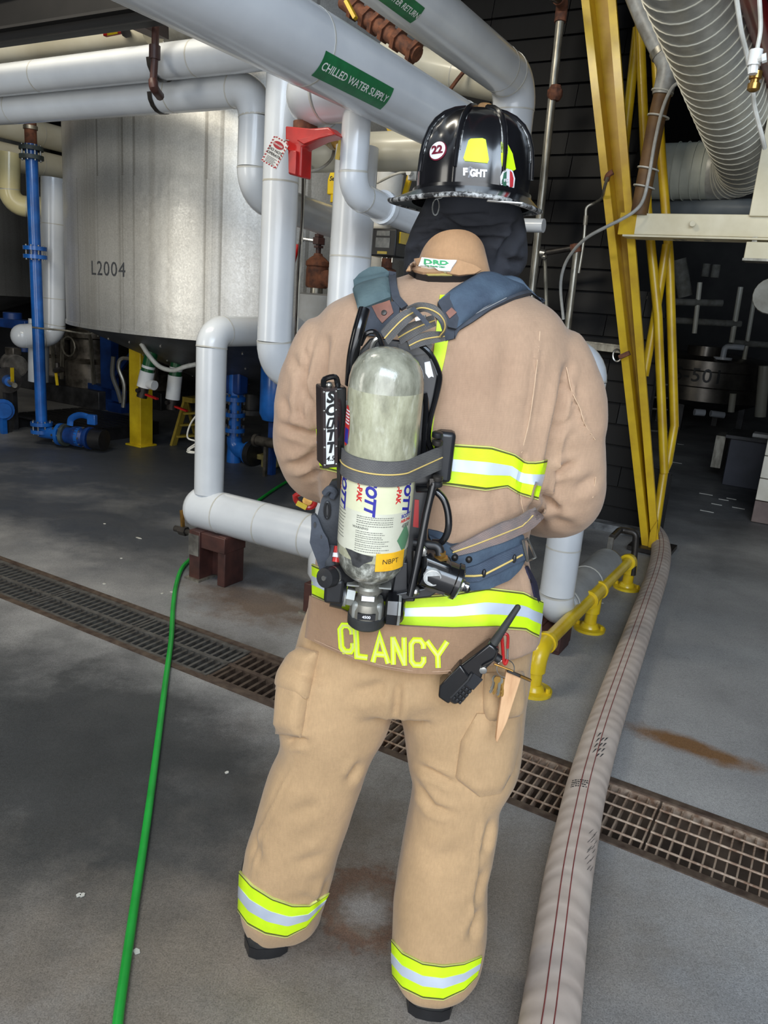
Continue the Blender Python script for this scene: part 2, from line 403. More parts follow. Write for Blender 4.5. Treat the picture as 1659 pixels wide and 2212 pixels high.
# pale kick strip and curb under the lapped wall
cb = MB().box(uv(-2.15, LV - .06, .03), (2.36, .12, .06), (UD, VD, ZD))
struct('baseboard_middle', cb, mat('chipped_curb', (132, 134, 136), .6, c2=(66, 68, 70), scale=9))
# ------------------------------------------------------------------ drain grates in the trench
m_gold = mat('rusty_grate_steel', (176, 158, 140), .55, .25, c2=(118, 92, 74), scale=30, bump=.3, bscale=120)
m_gdark = mat('dark_cast_grate', (98, 96, 92), .55, .2, c2=(68, 64, 60), scale=25, bump=.3, bscale=120)
m_gmid = mat('brown_cast_grate', (94, 80, 68), .6, .2, c2=(64, 50, 42), scale=25, bump=.3, bscale=120)
j1 = on(475, 1443).dot(UD); j1b = on(600, 1480).dot(UD); j2 = on(1405, 1790).dot(UD)
ledge = MB()
for s, vv in ((1, TV0 - .012), (-1, TV1 + .012)):
    ledge.box(uv(-1.9, vv, .001), (6.4, .03, .008), (UD, VD, ZD))
struct('trim_2', ledge, m_gmid, floor)['kind'] = 'structure'
ncast = 0
def cast_grate(u0, u1, m, label):
    t = thing('cast_drain_grate', label, 'drain grate', uv((u0 + u1) / 2, (TV0 + TV1) / 2, -.05), 'cast grates along the trench')
    f = MB(); g = .004; W = TV1 - TV0
    for vv in (TV0 + .016, (TV0 + TV1) / 2, TV1 - .016): f.box(uv((u0 + u1) / 2, vv, -.017), (u1 - u0 - g, .022, .034), (UD, VD, ZD))
    for uu in (u0 + .012, u1 - .012): f.box(uv(uu, (TV0 + TV1) / 2, -.018), (.014, W - .04, .03), (UD, VD, ZD))
    part('frame', f, m, t)
    me = None; n = max(3, int(round((u1 - u0) / .042)))
    for k in range(1, n):
        for vc in (TV0 * .75 + TV1 * .25, TV0 * .25 + TV1 * .75):
            if me is None: me = MB().box((0, 0, 0), (.014, .128, .03), (UD, VD, ZD)).mesh('bar', m)
            o = part('bar', me, None, t); p = uv(u0 + (u1 - u0) * k / n, vc, -.018)
            o.matrix_parent_inverse = Matrix.Translation(-WLOC[t.name]); o.location = p
edges = [-4.85, -4.24, -3.63, -3.02, -2.42]
edges = [j1 - .61 * k for k in range(6, -1, -1)]
places = ['outermost dark cast iron drain grate on the left, out of the picture', 'dark cast iron drain grate next to the outermost on the left', 'dark cast iron drain grate at far left of the trench', 'dark cast iron drain grate second from left in the trench', 'dark cast iron drain grate third from left, left of the green hose', 'dark cast iron drain grate under the green hose']
for a, b, l in zip(edges[:-1], edges[1:], places): cast_grate(a, b, m_gdark, l)
cast_grate(j1, j1 + .6, m_gmid, 'brown rusty cast drain grate beside the left trouser leg')
def bar_grate(u0, u1, label):
    t = thing('bar_drain_grate', label, 'drain grate', uv((u0 + u1) / 2, (TV0 + TV1) / 2, -.05), 'welded bar grates along the trench')
    f = MB()
    for vv in (TV0 + .006, TV1 - .006): f.box(uv((u0 + u1) / 2, vv, -.02), (u1 - u0 - .004, .008, .036), (UD, VD, ZD))
    part('frame', f, m_gold, t)
    for k in range(4):
        vv = TV0 + (TV1 - TV0) * (k + .75) / 4.5
        part('cross_rod', MB().cyl(uv(u0 + .002, vv, -.004), uv(u1 - .002, vv, -.004), .0042, n=8), m_gold, t)
    n = int(round((u1 - u0) / .0335)); me = None
    for k in range(n + 1):
        if me is None: me = MB().box((0, 0, 0), (.0055, TV1 - TV0 - .016, .034), (UD, VD, ZD)).mesh('bar', m_gold)
        o = part('bar', me, None, t); o.location = uv(u0 + .006 + (u1 - u0 - .012) * k / n, (TV0 + TV1) / 2, -.0205)
bs = [j1 + .6, j2 - .85, j2, j2 + .85, j2 + 1.6]
for a, b, l in zip(bs[:-1], bs[1:], ['rusty welded bar drain grate between and behind the trouser legs', 'rusty welded bar drain grate crossed by the grey fire hose', 'rusty welded bar drain grate at right edge of the floor', 'rusty welded bar drain grate outermost on the right']):
    if b - a > .05: bar_grate(a + .002, b - .002, l)
# ================================================================== PIPES
def pipe(name, label, cat, pts, r, bend, m=None, group=None, ms=None, ends=(True, True), n=20, every=None, parts=('pipe_jacket', 'elbow_cover', 'seam_band'), parent=None):
    m = m or MT['pvc']; ms = ms or MT['pvc_seam']; pts = [Vector(p) for p in pts]
    low = min(pts, key=lambda p: p.z)
    t = parent or thing(name, label, cat, low - Vector((0, 0, r)), group)
    cuts = []; k = len(pts)
    segs = []; prev = pts[0]
    for i in range(1, k - 1):
        f = fillet([pts[i - 1], pts[i], pts[i + 1]], bend, 8)
        arc = f[1:-1]; segs.append(('s', [prev, arc[0]])); segs.append(('e', arc)); prev = arc[-1]
    segs.append(('s', [prev, pts[-1]]))
    for kind, q in segs:
        if kind == 's':
            if (q[1] - q[0]).length > .01: part(parts[0], MB().sweep([q[0], q[0].lerp(q[1], .5), q[1]], r, n=n), m, t)
            if every:
                L = (q[1] - q[0]).length; d = (q[1] - q[0]).normalized(); c = every * .6
                while c < L - .1:
                    part(parts[2], MB().cyl(q[0] + d * (c - .004), q[0] + d * (c + .004), r * 1.008, n=n), ms, t); c += every
        else:
            part(parts[1], MB().sweep(q, r * 1.02, n=n), m, t)
            for e, d in ((q[0], (q[1] - q[0]).normalized()), (q[-1], (q[-1] - q[-2]).normalized())):
                part(parts[2], MB().cyl(e - d * .004, e + d * .004, r * 1.026, n=n), ms, t)
    return t
GP = 'white insulated pipes'
# --- overhead run above, ending in the tall drop pipe in front of the tank
vA = 3.0
dropT = atv(618, 104, vA); uVp = dropT.dot(UD)
a_l = atv(-260, 178, vA); zA = dropT.z
A = pipe('insulated_pipe', 'upper white insulated pipe running left under the ceiling', 'pipe', [uv(-10.5, vA, zA), uv(uVp, vA, zA)], .08, .2, group=GP, every=1.15)
# its end cap, dirty grey fitting
e0 = atv(560, 84, vA - .05); cap = MB(); d_ = (UD * .55 - ZD * .25 - VD * .7).normalized()
cap.lathe(e0 + VD * -.02, d_, [(0, .05), (.02, .066), (.05, .066), (.055, .05), (.075, .048), (.08, .03)], 8)
part('end_fitting', cap, MT['foam'], A, label='grey end fitting crusted with dirt')
zV = atv(597, 806, vA).z
Vp = pipe('insulated_pipe', 'tall white insulated drop pipe in front of the galvanised tank', 'pipe', [uv(uVp, vA, zA + .02), uv(uVp, vA, zV), uv(uVp, vA + .75, zV)], .083, .15, group=GP, every=.95)
fl_ = uv(uVp, vA + .2, zV); part('flange_ring', MB().cyl(fl_, fl_ + VD * .03, .098, n=24), MT['pvc_seam'], Vp)
# --- lower overhead run: left to right, drops, then turns away
vB = 3.16
bT = atv(555, 190, vB); uB = bT.dot(UD); zB = bT.z; zB2 = atv(556, 420, vB).z
pipe('insulated_pipe', 'lower white insulated overhead pipe that drops beside the tank and turns back', 'pipe',
     [uv(-10.5, vB, zB), uv(uB, vB, zB), uv(uB, vB, zB2), uv(uB, vB + 1.9, zB2 - .12)], .084, .13, group=GP, every=1.3)
# --- chilled water main, running away along v above the firefighter
vC = 2.72
sc = atv(838, 196, vC); uS = sc.dot(UD); zS = sc.z
s_far = atu(1035, 300, uS)
SM = pipe('insulated_pipe', 'large white insulated main with green chilled water marker passing over the helmet', 'pipe',
     [uv(uS, -.2, zS), uv(uS, s_far.dot(VD), zS), uv(uS, s_far.dot(VD), zS - 1.1)], .118, .24, group=GP, n=28, every=1.5)
# branch with round elbow over the red lockout
cE = atv(652, 203, vC); uC = cE.dot(UD); zC = cE.z
CB = pipe('insulated_pipe', 'white insulated branch with round elbow above the red valve lockout', 'pipe',
     [uv(uS, vC, zC), uv(uC, vC, zC), uv(uC, vC + .3, zC)], .112, .125, group=GP, n=28)
part('rust_stain_ring', MB().cyl(uv(uC + .01, vC + .02, zC - .10), uv(uC + .01, vC + .02, zC - .135), .05, n=20), MT['rust'], CB, label='rusty seep below the elbow')
# thin drop pipe in front (from the main, elbow to the right behind the helmet)
vE = vC - .02
eT = atv(772, 235, vE); uE = eT.dot(UD); zE = atv(772, 418, vE).z; e_end = atu(935, 497, uE)
EP = pipe('insulated_pipe', 'slim white insulated drop pipe with elbow ending behind the helmet brim', 'pipe',
     [uv(uE, vE, zC), uv(uE, vE, zE), e_end], .056, .085, group=GP)
dd = (e_end - uv(uE, vE, zE)).normalized(); q = uv(uE, vE, zE) + dd * .23
part('flange_ring', MB().cyl(q, q + dd * .03, .068, n=24), MT['pvc'], EP)
# --- the two wider vertical pipes behind
vW = 3.2
wT = atv(772, 318, vW); uW = wT.dot(UD); zD = wT.z; wB = atv(684, 1240, vW)
WP = pipe('insulated_pipe', 'thick white vertical insulated pipe left of the hood, down to the floor support', 'pipe',
     [uv(uW, vW, zD), uv(uW, vW, .24)], .099, .1, group=GP, n=24, every=.8)
part('seat_elbow', MB().lathe(uv(uW, vW, .16), ZD, [(0, .06), (.015, .098), (.06, .122), (.3, .122), (.33, .099)], 24), MT['pvc'], WP)
dl = atv(655, 333, vW + .2); dr = atv(960, 315, vW + .2)
DP = pipe('insulated_pipe', 'white insulated cross pipe behind the slim drop pipe, running behind the helmet', 'pipe',
     [uv(dl.dot(UD), vW + .2, dl.z), uv(atv(930, 318, vW + .2).dot(UD), vW + .2, dl.z)], .088, .1, group=GP, m=MT['pvc_warm'], n=24)
# floor pipe with riser
uF0 = atv(432, 1098, vW).dot(UD); zF = atv(440, 1098, vW).z
FP = pipe('insulated_pipe', 'thick white insulated pipe lying low over the floor on brown supports', 'pipe',
     [uv(uF0, vW, zF), uv(uW, vW, zF)], .118, .1, group=GP, n=26, every=.3)
part('end_dome', MB().lathe(uv(uF0, vW, zF), -UD, [(0, .118), (.02, .114), (.045, .095), (.06, .055), (.064, .01)], 26), MT['pvc'], FP)
rT = atv(458, 716, vW); uR = rT.dot(UD); zR = rT.z; rEnd = atu(672, 716, uR); vRe = rEnd.dot(VD)
pipe('insulated_pipe', 'white insulated riser standing on the floor pipe, bent back over to the right', 'pipe',
     [uv(uR, vW, zF + .1), uv(uR, vW, zR), uv(uR, vRe, rEnd.z), ], .083, .085, group=GP, every=1.6)
# canvas wrapped stub with the brass valve on top
st = thing('wrapped_pipe_stub', 'short white canvas wrapped pipe stub under the rusty tee valve', 'pipe', uv(uR, vRe, zR - .3), None)
sx = atu(680, 690, uR + .05); sTop = atu(682, 634, uR + .05)
part('canvas_wrap', MB().lathe(Vector((sx.x, sx.y, zR - .35)), ZD, [(0, .1), (.1, .118), (sTop.z - zR + .34, .118), (sTop.z - zR + .35, .09)], 20), MT['canvas'], st)
c0 = Vector((sx.x, sx.y, sTop.z))
# rusty tee valve
ZT = ZD * .66
tv = thing('rusty_tee_valve', 'rusty pipe tee with small red handled ball valve above the canvas stub', 'valve', c0, None)
b = MB().cyl(c0, c0 + ZT * .08, .04); part('nipple', b, MT['galv'], tv)
b = MB().lathe(c0 + ZT * .05, ZD, [(h * .66, r_) for h, r_ in [(0, .062), (.02, .07), (.16, .07), (.19, .066), (.2, .074), (.235, .074), (.27, .05), (.29, .03), (.31, .025)]], 16)
b.cyl(c0 + ZT * .14, c0 + ZT * .14 + UD * .1, .052).cyl(c0 + ZT * .14 + UD * .1, c0 + ZT * .14 + UD * .13, .06); part('tee_body', b, MT['rust'], tv)
part('side_pipe', MB().cyl(c0 + ZT * .14 + UD * .13, c0 + ZT * .14 + UD * .4, .04), MT['rust'], tv)
b = MB().cyl(c0 + ZT * .36, c0 + ZT * .6, .016).cyl(c0 + ZT * .44, c0 + ZT * .50, .04, n=6).cyl(c0 + ZT * .505, c0 + ZT * .53, .03, n=6).cyl(c0 + ZT * .41, c0 + ZT * .43, .032, n=6); part('ball_valve', b, MT['brownprimer'], tv)
b = MB().sweep([c0 + ZT * .47 - UD * .03, c0 + ZT * .48 - UD * .1 - VD * .02, c0 + ZT * .42 - UD * .14 - VD * .03], .01, n=8); part('handle_stem', b, MT['steel'], tv)
b = MB().sweep([c0 + ZT * .43 - UD * .138 - VD * .03, c0 + ZT * .27 - UD * .165 - VD * .04], .019, n=10); part('handle_grip', b, MT['red'], tv, label='red lever grip')
b = MB().box(c0 + ZT * .66, (.05, .02, .12), (UD, VD, ZD)); part('tag_plate', b, MT['yellow2'], tv, label='small yellow tag on a black cap')
b = MB().box(c0 + ZT * .665 - VD * .013, (.036, .006, .07), (UD, VD, ZD)); part('tag_strip', b, MT['black'], tv)
# right-hand pipe: along v from above, elbow, straight down behind the helmet
vR = 4.5
r2 = atv(1116, 176, vR); uR2 = r2.dot(UD); zR2 = r2.z
RP = pipe('insulated_pipe', 'thick white insulated pipe right of the helmet that elbows straight down', 'pipe',
     [uv(uR2, .6, zR2), uv(uR2, vR, zR2), uv(uR2, vR, .05)], .118, .15, group=GP, n=28, every=1.4)
xl = atv(830, 128, vR + .25); xr = atv(1085, 178, vR + .25)
XP = pipe('insulated_pipe', 'yellowed white insulated cross pipe between the two mains', 'pipe',
     [xl, xr], .112, .1, group=GP, m=MT['pvc_warm'], n=24, every=.35)
p0 = atv(985, 170, vR + .1)
part('strap', MB().sweep([atv(966, 202, vR + .1), atv(988, 172, vR + .08), atv(1012, 142, vR + .1)], .012, n=6), MT['rust'], XP, label='rust brown strap across the pipe')
q = atv(1150, 487, 5.2)
pipe('insulated_pipe', 'short pale pipe end just right of the black hood', 'pipe', [q - UD * .9, q + UD * .08], .045, .1, group=GP)
# pipe on the right behind the arm: down to the floor, then a grey wrapped pipe lying away from it
vQ = 3.55
qb = atv(1195, 1335, vQ); uQ = qb.dot(UD); zQ = .2
QP = pipe('insulated_pipe', 'white insulated pipe beside the right hip, standing near the floor', 'pipe',
     [uv(uQ - .8, vQ, atv(1262, 775, vQ).z), uv(uQ, vQ, atv(1262, 775, vQ).z), uv(uQ, vQ, zQ), uv(uQ, vQ + .12, zQ)], .084, .1, group=GP, n=24, every=.5)
gq = thing('grey_wrapped_pipe', 'grey wrapped pipe lying on the floor beside the yellow guard rail', 'pipe', uv(uQ, vQ + .5, zQ - .1), None)
g0, g1 = uv(uQ, vQ + .1, zQ), uv(uQ, vQ + .98, zQ)
part('wrap', MB().sweep([g0, g0.lerp(g1, .5), g1], .096, n=22), mat('grey_canvas', (150, 150, 148), .7, c2=(128, 128, 126), scale=6, bump=.2, bscale=60), gq)
for f in (.02, .5): part('seam_band', MB().cyl(g0.lerp(g1, f), g0.lerp(g1, f + .012), .099, n=22), MT['pvc_seam'], gq)
part('wrap_cap', MB().lathe(g1, VD, [(0, .096), (.03, .09), (.05, .06), (.06, .02)], 20), MT['galv'], gq)
part('strap', MB().box(g1 + ZD * .12 + VD * .02, (.03, .02, .09), (UD, VD, ZD)), MT['steel'], gq)
b = MB().sweep(fillet([g1 + ZD * .16 + VD * .04, g1 + ZD * .17 + VD * .22, g1 + ZD * .17 + VD * .22 + UD * .1, g1 - ZD * .1 + VD * .22 + UD * .12], .03), .02, n=10)
part('drain_pipe', b, MT['dsteel'], gq)
# steel supports of the floor pipes
def support(name, label, c, w, d, h, plate=False, g='brown steel pipe supports'):
    t = thing(name, label, 'pipe support', c, g)
    b = MB().box(c + ZD * h / 2 - UD * (w / 2 - .045), (.08, d, h), (UD, VD, ZD)); part('post', b, MT['brownprimer'], t, bevel=.004)
    b = MB().box(c + ZD * h / 2 + UD * (w / 2 - .03), (.055, d * .8, h), (UD, VD, ZD)); part('post', b, MT['brownprimer'], t, bevel=.004)
    b = MB().box(c + ZD * (h - .05), (w, d * .9, .09), (UD, VD, ZD)).box(c + ZD * h * .45 + VD * .02, (w * .9, .02, h * .8), (UD, VD, ZD)); part('saddle', b, MT['brownprimer'], t, bevel=.004)
    b = MB().box(c + ZD * .006 - UD * (w / 2 - .045), (.11, d + .04, .012), (UD, VD, ZD)); part('foot_plate', b, MT['galv'], t)
    if plate: part('name_plate', MB().box(c + ZD * (h * .72) - UD * (w / 2 - .045) - VD * (d / 2 + .004), (.076, .006, h * .42), (UD, VD, ZD)), MT['steel'], t, label='scratched bright steel plate')
    return t
k0 = on(445, 1222)
support('pipe_support', 'brown steel pipe support with bright plate where the green hose ends', uv(uF0 + .16, vW - .02, 0), .26, .2, zF - .1, True)
support('pipe_support', 'brown steel block under the thick pipe at left of the jacket hem', uv(uW, vW, 0), .2, .2, .17)
support('pipe_support', 'brown steel block beside the right hip under the white pipe', uv(uQ - .03, vQ + .03, 0), .2, .2, .115)
# yellow-handled drain valve at the floor pipe end
h0 = atv(395, 1146, vW - .1)
t = thing('drain_valve', 'small brass drain valve with upright lever at the floor pipe end', 'valve', h0 - ZD * .02, None)
part('body', MB().cyl(h0 - UD * .06, h0 + UD * .12, .018).cyl(h0 - UD * .02, h0 + UD * .03, .028, n=6), MT['dsteel'], t)
part('lever', MB().bar(h0 + ZD * .02, h0 + ZD * .12 - UD * .01, .012, .022), MT['brass'], t)

# --- text helper: flat letters as a mesh, mapped through a function
_tc = 0
def letters(s, size, bold=.0, shear=0.0, spacing=1.0, cut=None):
    cu = bpy.data.curves.new('txt', 'FONT'); cu.body = s; cu.size = size; cu.offset = bold * size; cu.shear = shear; cu.space_character = spacing
    cu.align_x = 'CENTER'; cu.align_y = 'CENTER'; cu.resolution_u = 3
    o = bpy.data.objects.new('txt', cu); COL.objects.link(o)
    dg = bpy.context.evaluated_depsgraph_get(); me = bpy.data.meshes.new_from_object(o.evaluated_get(dg))
    bm = bmesh.new(); bm.from_mesh(me)
    if cut:
        for ax in (0, 1):
            lo = min((v.co[ax] for v in bm.verts), default=0); hi = max((v.co[ax] for v in bm.verts), default=0)
            c = lo + cut
            while c < hi:
                no = Vector((0, 0, 0)); no[ax] = 1; co = Vector((0, 0, 0)); co[ax] = c
                bmesh.ops.bisect_plane(bm, geom=bm.verts[:] + bm.edges[:] + bm.faces[:], plane_co=co, plane_no=no); c += cut
    vs = [(v.co.x, v.co.y) for v in bm.verts]; bm.verts.index_update(); fs = [tuple(v.index for v in f.verts) for f in bm.faces]
    bm.free(); bpy.data.objects.remove(o); bpy.data.meshes.remove(me); bpy.data.curves.remove(cu)
    return vs, fs
def put_letters(mb, s, size, fn, **k):
    vs, fs = letters(s, size, **k); mb.add([fn(x, y) for x, y in vs], fs); return mb
def cyl_map(c, axis, outward, r, flip=1):
    # text x runs along the axis, y around the tube
    c = Vector(c); a = Vector(axis).normalized(); o = Vector(outward); o = (o - a * o.dot(a)).normalized(); t = o.cross(a) * flip
    return lambda x, y: c + a * x + o * (math.cos(y / r) * r) + t * (math.sin(y / r) * r)
# green marker on the chilled water main
MT['sign_green'] = mat('marker_green', (32, 116, 68), .4, c2=(26, 100, 58), scale=20)
MT['sign_white'] = mat('marker_white', (236, 238, 234), .5)
def marker(t, text, vpos, u, z, length, h, side=None):
    o = (CAM - uv(u, vpos, z)); mapf = cyl_map(uv(u, vpos, z), VD, side or o, .1195)
    g = MB(); rows = [[mapf(-length / 2 + length * i / 8, -h / 2 + h * j / 8) for j in range(9)] for i in range(9)]
    g.grid(rows); part('pipe_marker', g, MT['sign_green'], t, label='green pipe marker with white capital lettering')
    m2 = cyl_map(uv(u, vpos, z), VD, side or o, .1205); b = MB(); put_letters(b, text, h * .42, lambda x, y: m2(x, y), bold=.012, cut=.02)
    part('lettering', b, MT['sign_white'], t)
mk = atu(722, 143, uS); side = mk - uv(uS, mk.dot(VD), zS)
marker(SM, 'CHILLED WATER SUPPLY', mk.dot(VD) - .0, uS, zS, .42, .085, (CAM - mk).normalized() * 1.0 - ZD * .18)
mk2 = atu(885, -2, uR2)
marker(RP, 'CHILLED WATER RETURN', mk2.dot(VD) - .25, uR2, zR2, .42, .085, (CAM - mk2).normalized() - ZD * .3)

# --- red valve lockout with danger tag below the round elbow
L0 = uv(uC, vC, zC - .18)
vL = vC - .11
lk = thing('valve_lockout', 'red plastic valve lockout hanging under the round white elbow', 'lockout', atv(640, 380, vL), None)
def pl(pts, v): return [atv(x, y, v) for x, y in pts]
part('handle_shell', MB().prism(pl([(616, 272), (668, 277), (708, 274), (727, 291), (690, 300), (652, 318), (650, 383), (622, 376), (625, 330), (616, 318)], vL), VD * .07), MT['red'], lk, bevel=.006)
part('arm_rib', MB().prism(pl([(640, 302), (700, 287), (724, 290), (690, 299), (655, 312)], vL - .012), VD * .014), MT['red'], lk, bevel=.003)
part('cover_rib', MB().prism(pl([(622, 322), (640, 326), (638, 378), (623, 374)], vL - .014), VD * .016), MT['red'], lk, bevel=.003)
m_tagw = mat('tag_white', (235, 235, 232), .45); m_tagr = mat('tag_red', (176, 30, 44), .45)
tg = thing('danger_tag', 'white danger tag with red striped border hanging from the red lockout', 'tag', atv(590, 360, vL - .02), None)
def tagpt(x, y):                         # local tag frame, x right, y up, rotated as it hangs
    A0 = Vector((594, 329)); ax = Vector((.84, .50)); ay = Vector((.46, -.88))
    q = A0 + ax * x + ay * y
    return atv(q.x, q.y, vL - .03)
def tagpoly(mb, x0, y0, x1, y1, lift): mb.prism([tagpt(x0, y0), tagpt(x1, y0), tagpt(x1, y1), tagpt(x0, y1)], -VD * lift); return mb
part('card', MB().prism([tagpt(*p) for p in [(-19, -31), (19, -31), (19, 27), (13, 33), (-13, 33), (-19, 27)]], VD * .003), m_tagw, tg)
st_ = MB()
for k in range(9):
    y = -30 + k * 7
    for sgn in (-1, 1): st_.prism([tagpt(sgn * 18.5, y), tagpt(sgn * 15, y + 1.5), tagpt(sgn * 15, y + 4.5), tagpt(sgn * 18.5, y + 3)], -VD * .001)
for k in range(5):
    x = -14 + k * 6.5
    for y in (-30.5, 29): st_.prism([tagpt(x, y), tagpt(x + 3, y), tagpt(x + 4, y + 3), tagpt(x + 1, y + 3)], -VD * .001)
part('border_stripes', st_, m_tagr, tg)
part('danger_oval', MB().prism([tagpt(13 * math.cos(a), 17 + 8 * math.sin(a)) for a in [2 * math.pi * i / 18 for i in range(18)]], -VD * .0012), m_tagr, tg)
def tagtext(s, size, y, m, lift, nm): part(nm, put_letters(MB(), s, size, lambda a, b_: tagpt(a, b_ + y) - VD * lift, bold=.02), m, tg)
tagtext('DANGER', 5.6, 17, m_tagw, .0028, 'lettering'); tagtext('DO NOT', 8.5, 3, MT['black'], .0018, 'lettering'); tagtext('OPERATE', 8.0, -6, MT['black'], .0018, 'lettering')
ln = MB()
for k in range(5): tagpoly(ln, -12, -14 - k * 3, 12 - (k % 2) * 4, -13 - k * 3, .0012)
part('small_print', ln, mat('print_grey', (120, 120, 122), .6), tg, kind='stuff')
part('tie', MB().sweep([tagpt(6, 30), tagpt(10, 36), tagpt(16, 38)], .002, n=6), MT['greycable'], tg)

# --- cables and conduit beside the tall drop pipe
b = MB().sweep(crom([atv(655, 335, 3.3), atv(652, 470, 3.3), atv(645, 560, 3.3), atv(640, 680, 3.3), atv(636, 770, 3.3)], 4), .006, n=8)
single('grey_conduit', b, MT['dsteel'], 'thin dark conduit hanging beside the tall drop pipe', 'conduit')
b = MB().sweep(crom([atv(662, 340, 3.32), atv(654, 480, 3.32), atv(652, 560, 3.32), atv(645, 640, 3.32), atv(641, 760, 3.32)], 4), .0045, n=8)
single('white_cable', b, MT['whitecable'], 'thin pale cable running down beside the dark conduit', 'cable')
b = MB().sweep(crom([atv(655, 372, 3.25), atv(690, 365, 3.2), atv(715, 345, 3.25), atv(722, 320, 3.3)], 5), .007, n=8)
single('white_cable', b, MT['whitecable'], 'short pale cable curving from the red lockout to the cross pipe', 'cable')
b = MB().sweep(crom([atv(815, 395, 3.9), atv(850, 378, 3.8), atv(885, 368, 3.8), atv(925, 352, 3.8)], 5), .007, n=8)
single('white_cable', b, MT['whitecable'], 'pale cable arching toward the left of the helmet', 'cable')
# yellow sensor head, yellow valve levers
s0 = atv(722, 396, 3.9)
t = thing('yellow_sensor', 'small yellow rounded sensor head left of the slim drop pipe', 'sensor', s0 - ZD * .06, None)
part('head', MB().prism([s0 + UD * x + ZD * z for x, z in [(-.05, -.06), (.06, -.06), (.065, .03), (.045, .065), (0, .08), (-.035, .06), (-.05, .02)]], VD * .07), MT['yellow2'], t, bevel=.008)
part('lower_cap', MB().cyl(s0 - ZD * .06 + VD * .03, s0 - ZD * .1 + VD * .03, .035), MT['yellow2'], t)
part('logo', put_letters(MB(), 'Sense', .034, lambda a, b_: s0 + UD * (a + .005) + ZD * (b_ + .025) - VD * .002, bold=.02, shear=.2), MT['black'], t)
b = MB().bar(atv(744, 268, 3.0), atv(729, 345, 3.0), .022, .008); single('yellow_lever', b, MT['yellow2'], 'yellow lever hanging beside the slim drop pipe', 'lever')
b = MB().box(atv(730, 290, 3.25), (.12, .1, .1), (UD, VD, ZD)).cyl(atv(742, 300, 3.15), atv(725, 296, 3.3), .06); single('brass_valve', b, MT['brass'], 'brass valve body between the red lockout and the slim pipe', 'valve', bevel=.006)
b = MB().lathe(atv(700, 262, 3.2), ZD, [(-.06, .05), (-.05, .08), (.0, .08), (.01, .06), (.06, .06)], 12); single('rusty_flange', b, MT['rust'], 'rusty flange in shadow behind the red lockout', 'flange')
# meter box with two display windows
b0 = atv(839, 526, 3.9)
t = thing('meter_box', 'black meter box with two windows and yellow edges left of the hood', 'meter', b0 - ZD * .1, None)
mx = (UD * .94 - ZD * .05).normalized()
part('case', MB().box(b0, (.165, .12, .145), (UD, VD, ZD)), MT['black'], t, bevel=.008)
part('yellow_edge', MB().box(b0 - UD * .092 + VD * .02, (.016, .1, .145), (UD, VD, ZD)), MT['yellow2'], t, bevel=.004)
part('yellow_edge', MB().box(b0 + UD * .088 + VD * .02 + ZD * .03, (.01, .1, .06), (UD, VD, ZD)), MT['yellow2'], t)
m_lcd = mat('lcd_window', (104, 106, 104), .25, c2=(128, 128, 124), scale=40)
part('window', MB().box(b0 + ZD * .047 - VD * .061, (.084, .006, .026), (UD, VD, ZD)), m_lcd, t)
part('window', MB().box(b0 - ZD * .002 - VD * .061, (.09, .006, .052), (UD, VD, ZD)), m_lcd, t)
part('yellow_label', MB().box(b0 - ZD * .054 - VD * .061, (.062, .004, .014), (UD, VD, ZD)), MT['yellow2'], t)
for du in (-.03, .0, .035): part('stud', MB().cyl(b0 - ZD * .075 + UD * du, b0 - ZD * .1 + UD * du, .008, n=8), MT['steel'], t)
part('mount_pipe', MB().lathe(b0 - ZD * .18, ZD, [(0, .04), (.02, .055), (.04, .055), (.05, .03), (.1, .03)], 12), MT['rust'], t)
pipe('insulated_pipe', 'white insulated elbow behind the black meter box', 'pipe', [atv(812, 640, 4.1), atv(822, 460, 4.1), atv(822, 460, 4.1) + VD * .4 + UD * .1], .06, .09, group=GP, m=MT['canvas'])
pipe('insulated_pipe', 'stubby white pipe with torn jacket left of the helmet', 'pipe', [atv(835, 430, 4.3), atv(842, 375, 4.3)], .085, .09, group=GP, m=MT['canvas'])
b = MB().bar(atv(872, 430, 4.4), atv(888, 372, 4.4), .03, .02); single('yellow_strut', b, MT['yellow'], 'short yellow strut in the dark left of the helmet', 'strut')
b = MB().bar(atv(815, 215, 4.9), atv(852, 300, 4.9), .04, .03); single('yellow_strut', b, MT['yellow'], 'yellow strut in the dark below the chilled water main', 'strut')
b = MB().cyl(atv(892, 376, 3.8) - ZD * .03, atv(892, 376, 3.8) + ZD * .03, .025, n=8).cyl(atv(892, 376, 3.8) - VD * .02, atv(892, 376, 3.8) - VD * .05, .016, n=8); single('junction_fitting', b, MT['white'], 'small white junction fitting at left edge of the helmet', 'fitting')
# rusty threaded pipe with unions at the top
t = thing('rusty_union_pipe', 'rusty pipe with unions and hex nuts above the chilled water main', 'pipe', atv(890, 125, 4.2), None)
q0, q1 = atv(742, 2, 4.2), atv(902, 118, 4.2)
part('run', MB().cyl(q0, q1, .045, n=14), MT['rust'], t)
for f in (.14, .3, .42, .56, .72, .93): part('union_nut', MB().cyl(q0.lerp(q1, f), q0.lerp(q1, f + .045), .064, n=6), MT['rust'], t)
part('yellow_tape', MB().bar(atv(748, 2, 4.1), atv(768, 40, 4.1), .03, .02), MT['yellow'], t)
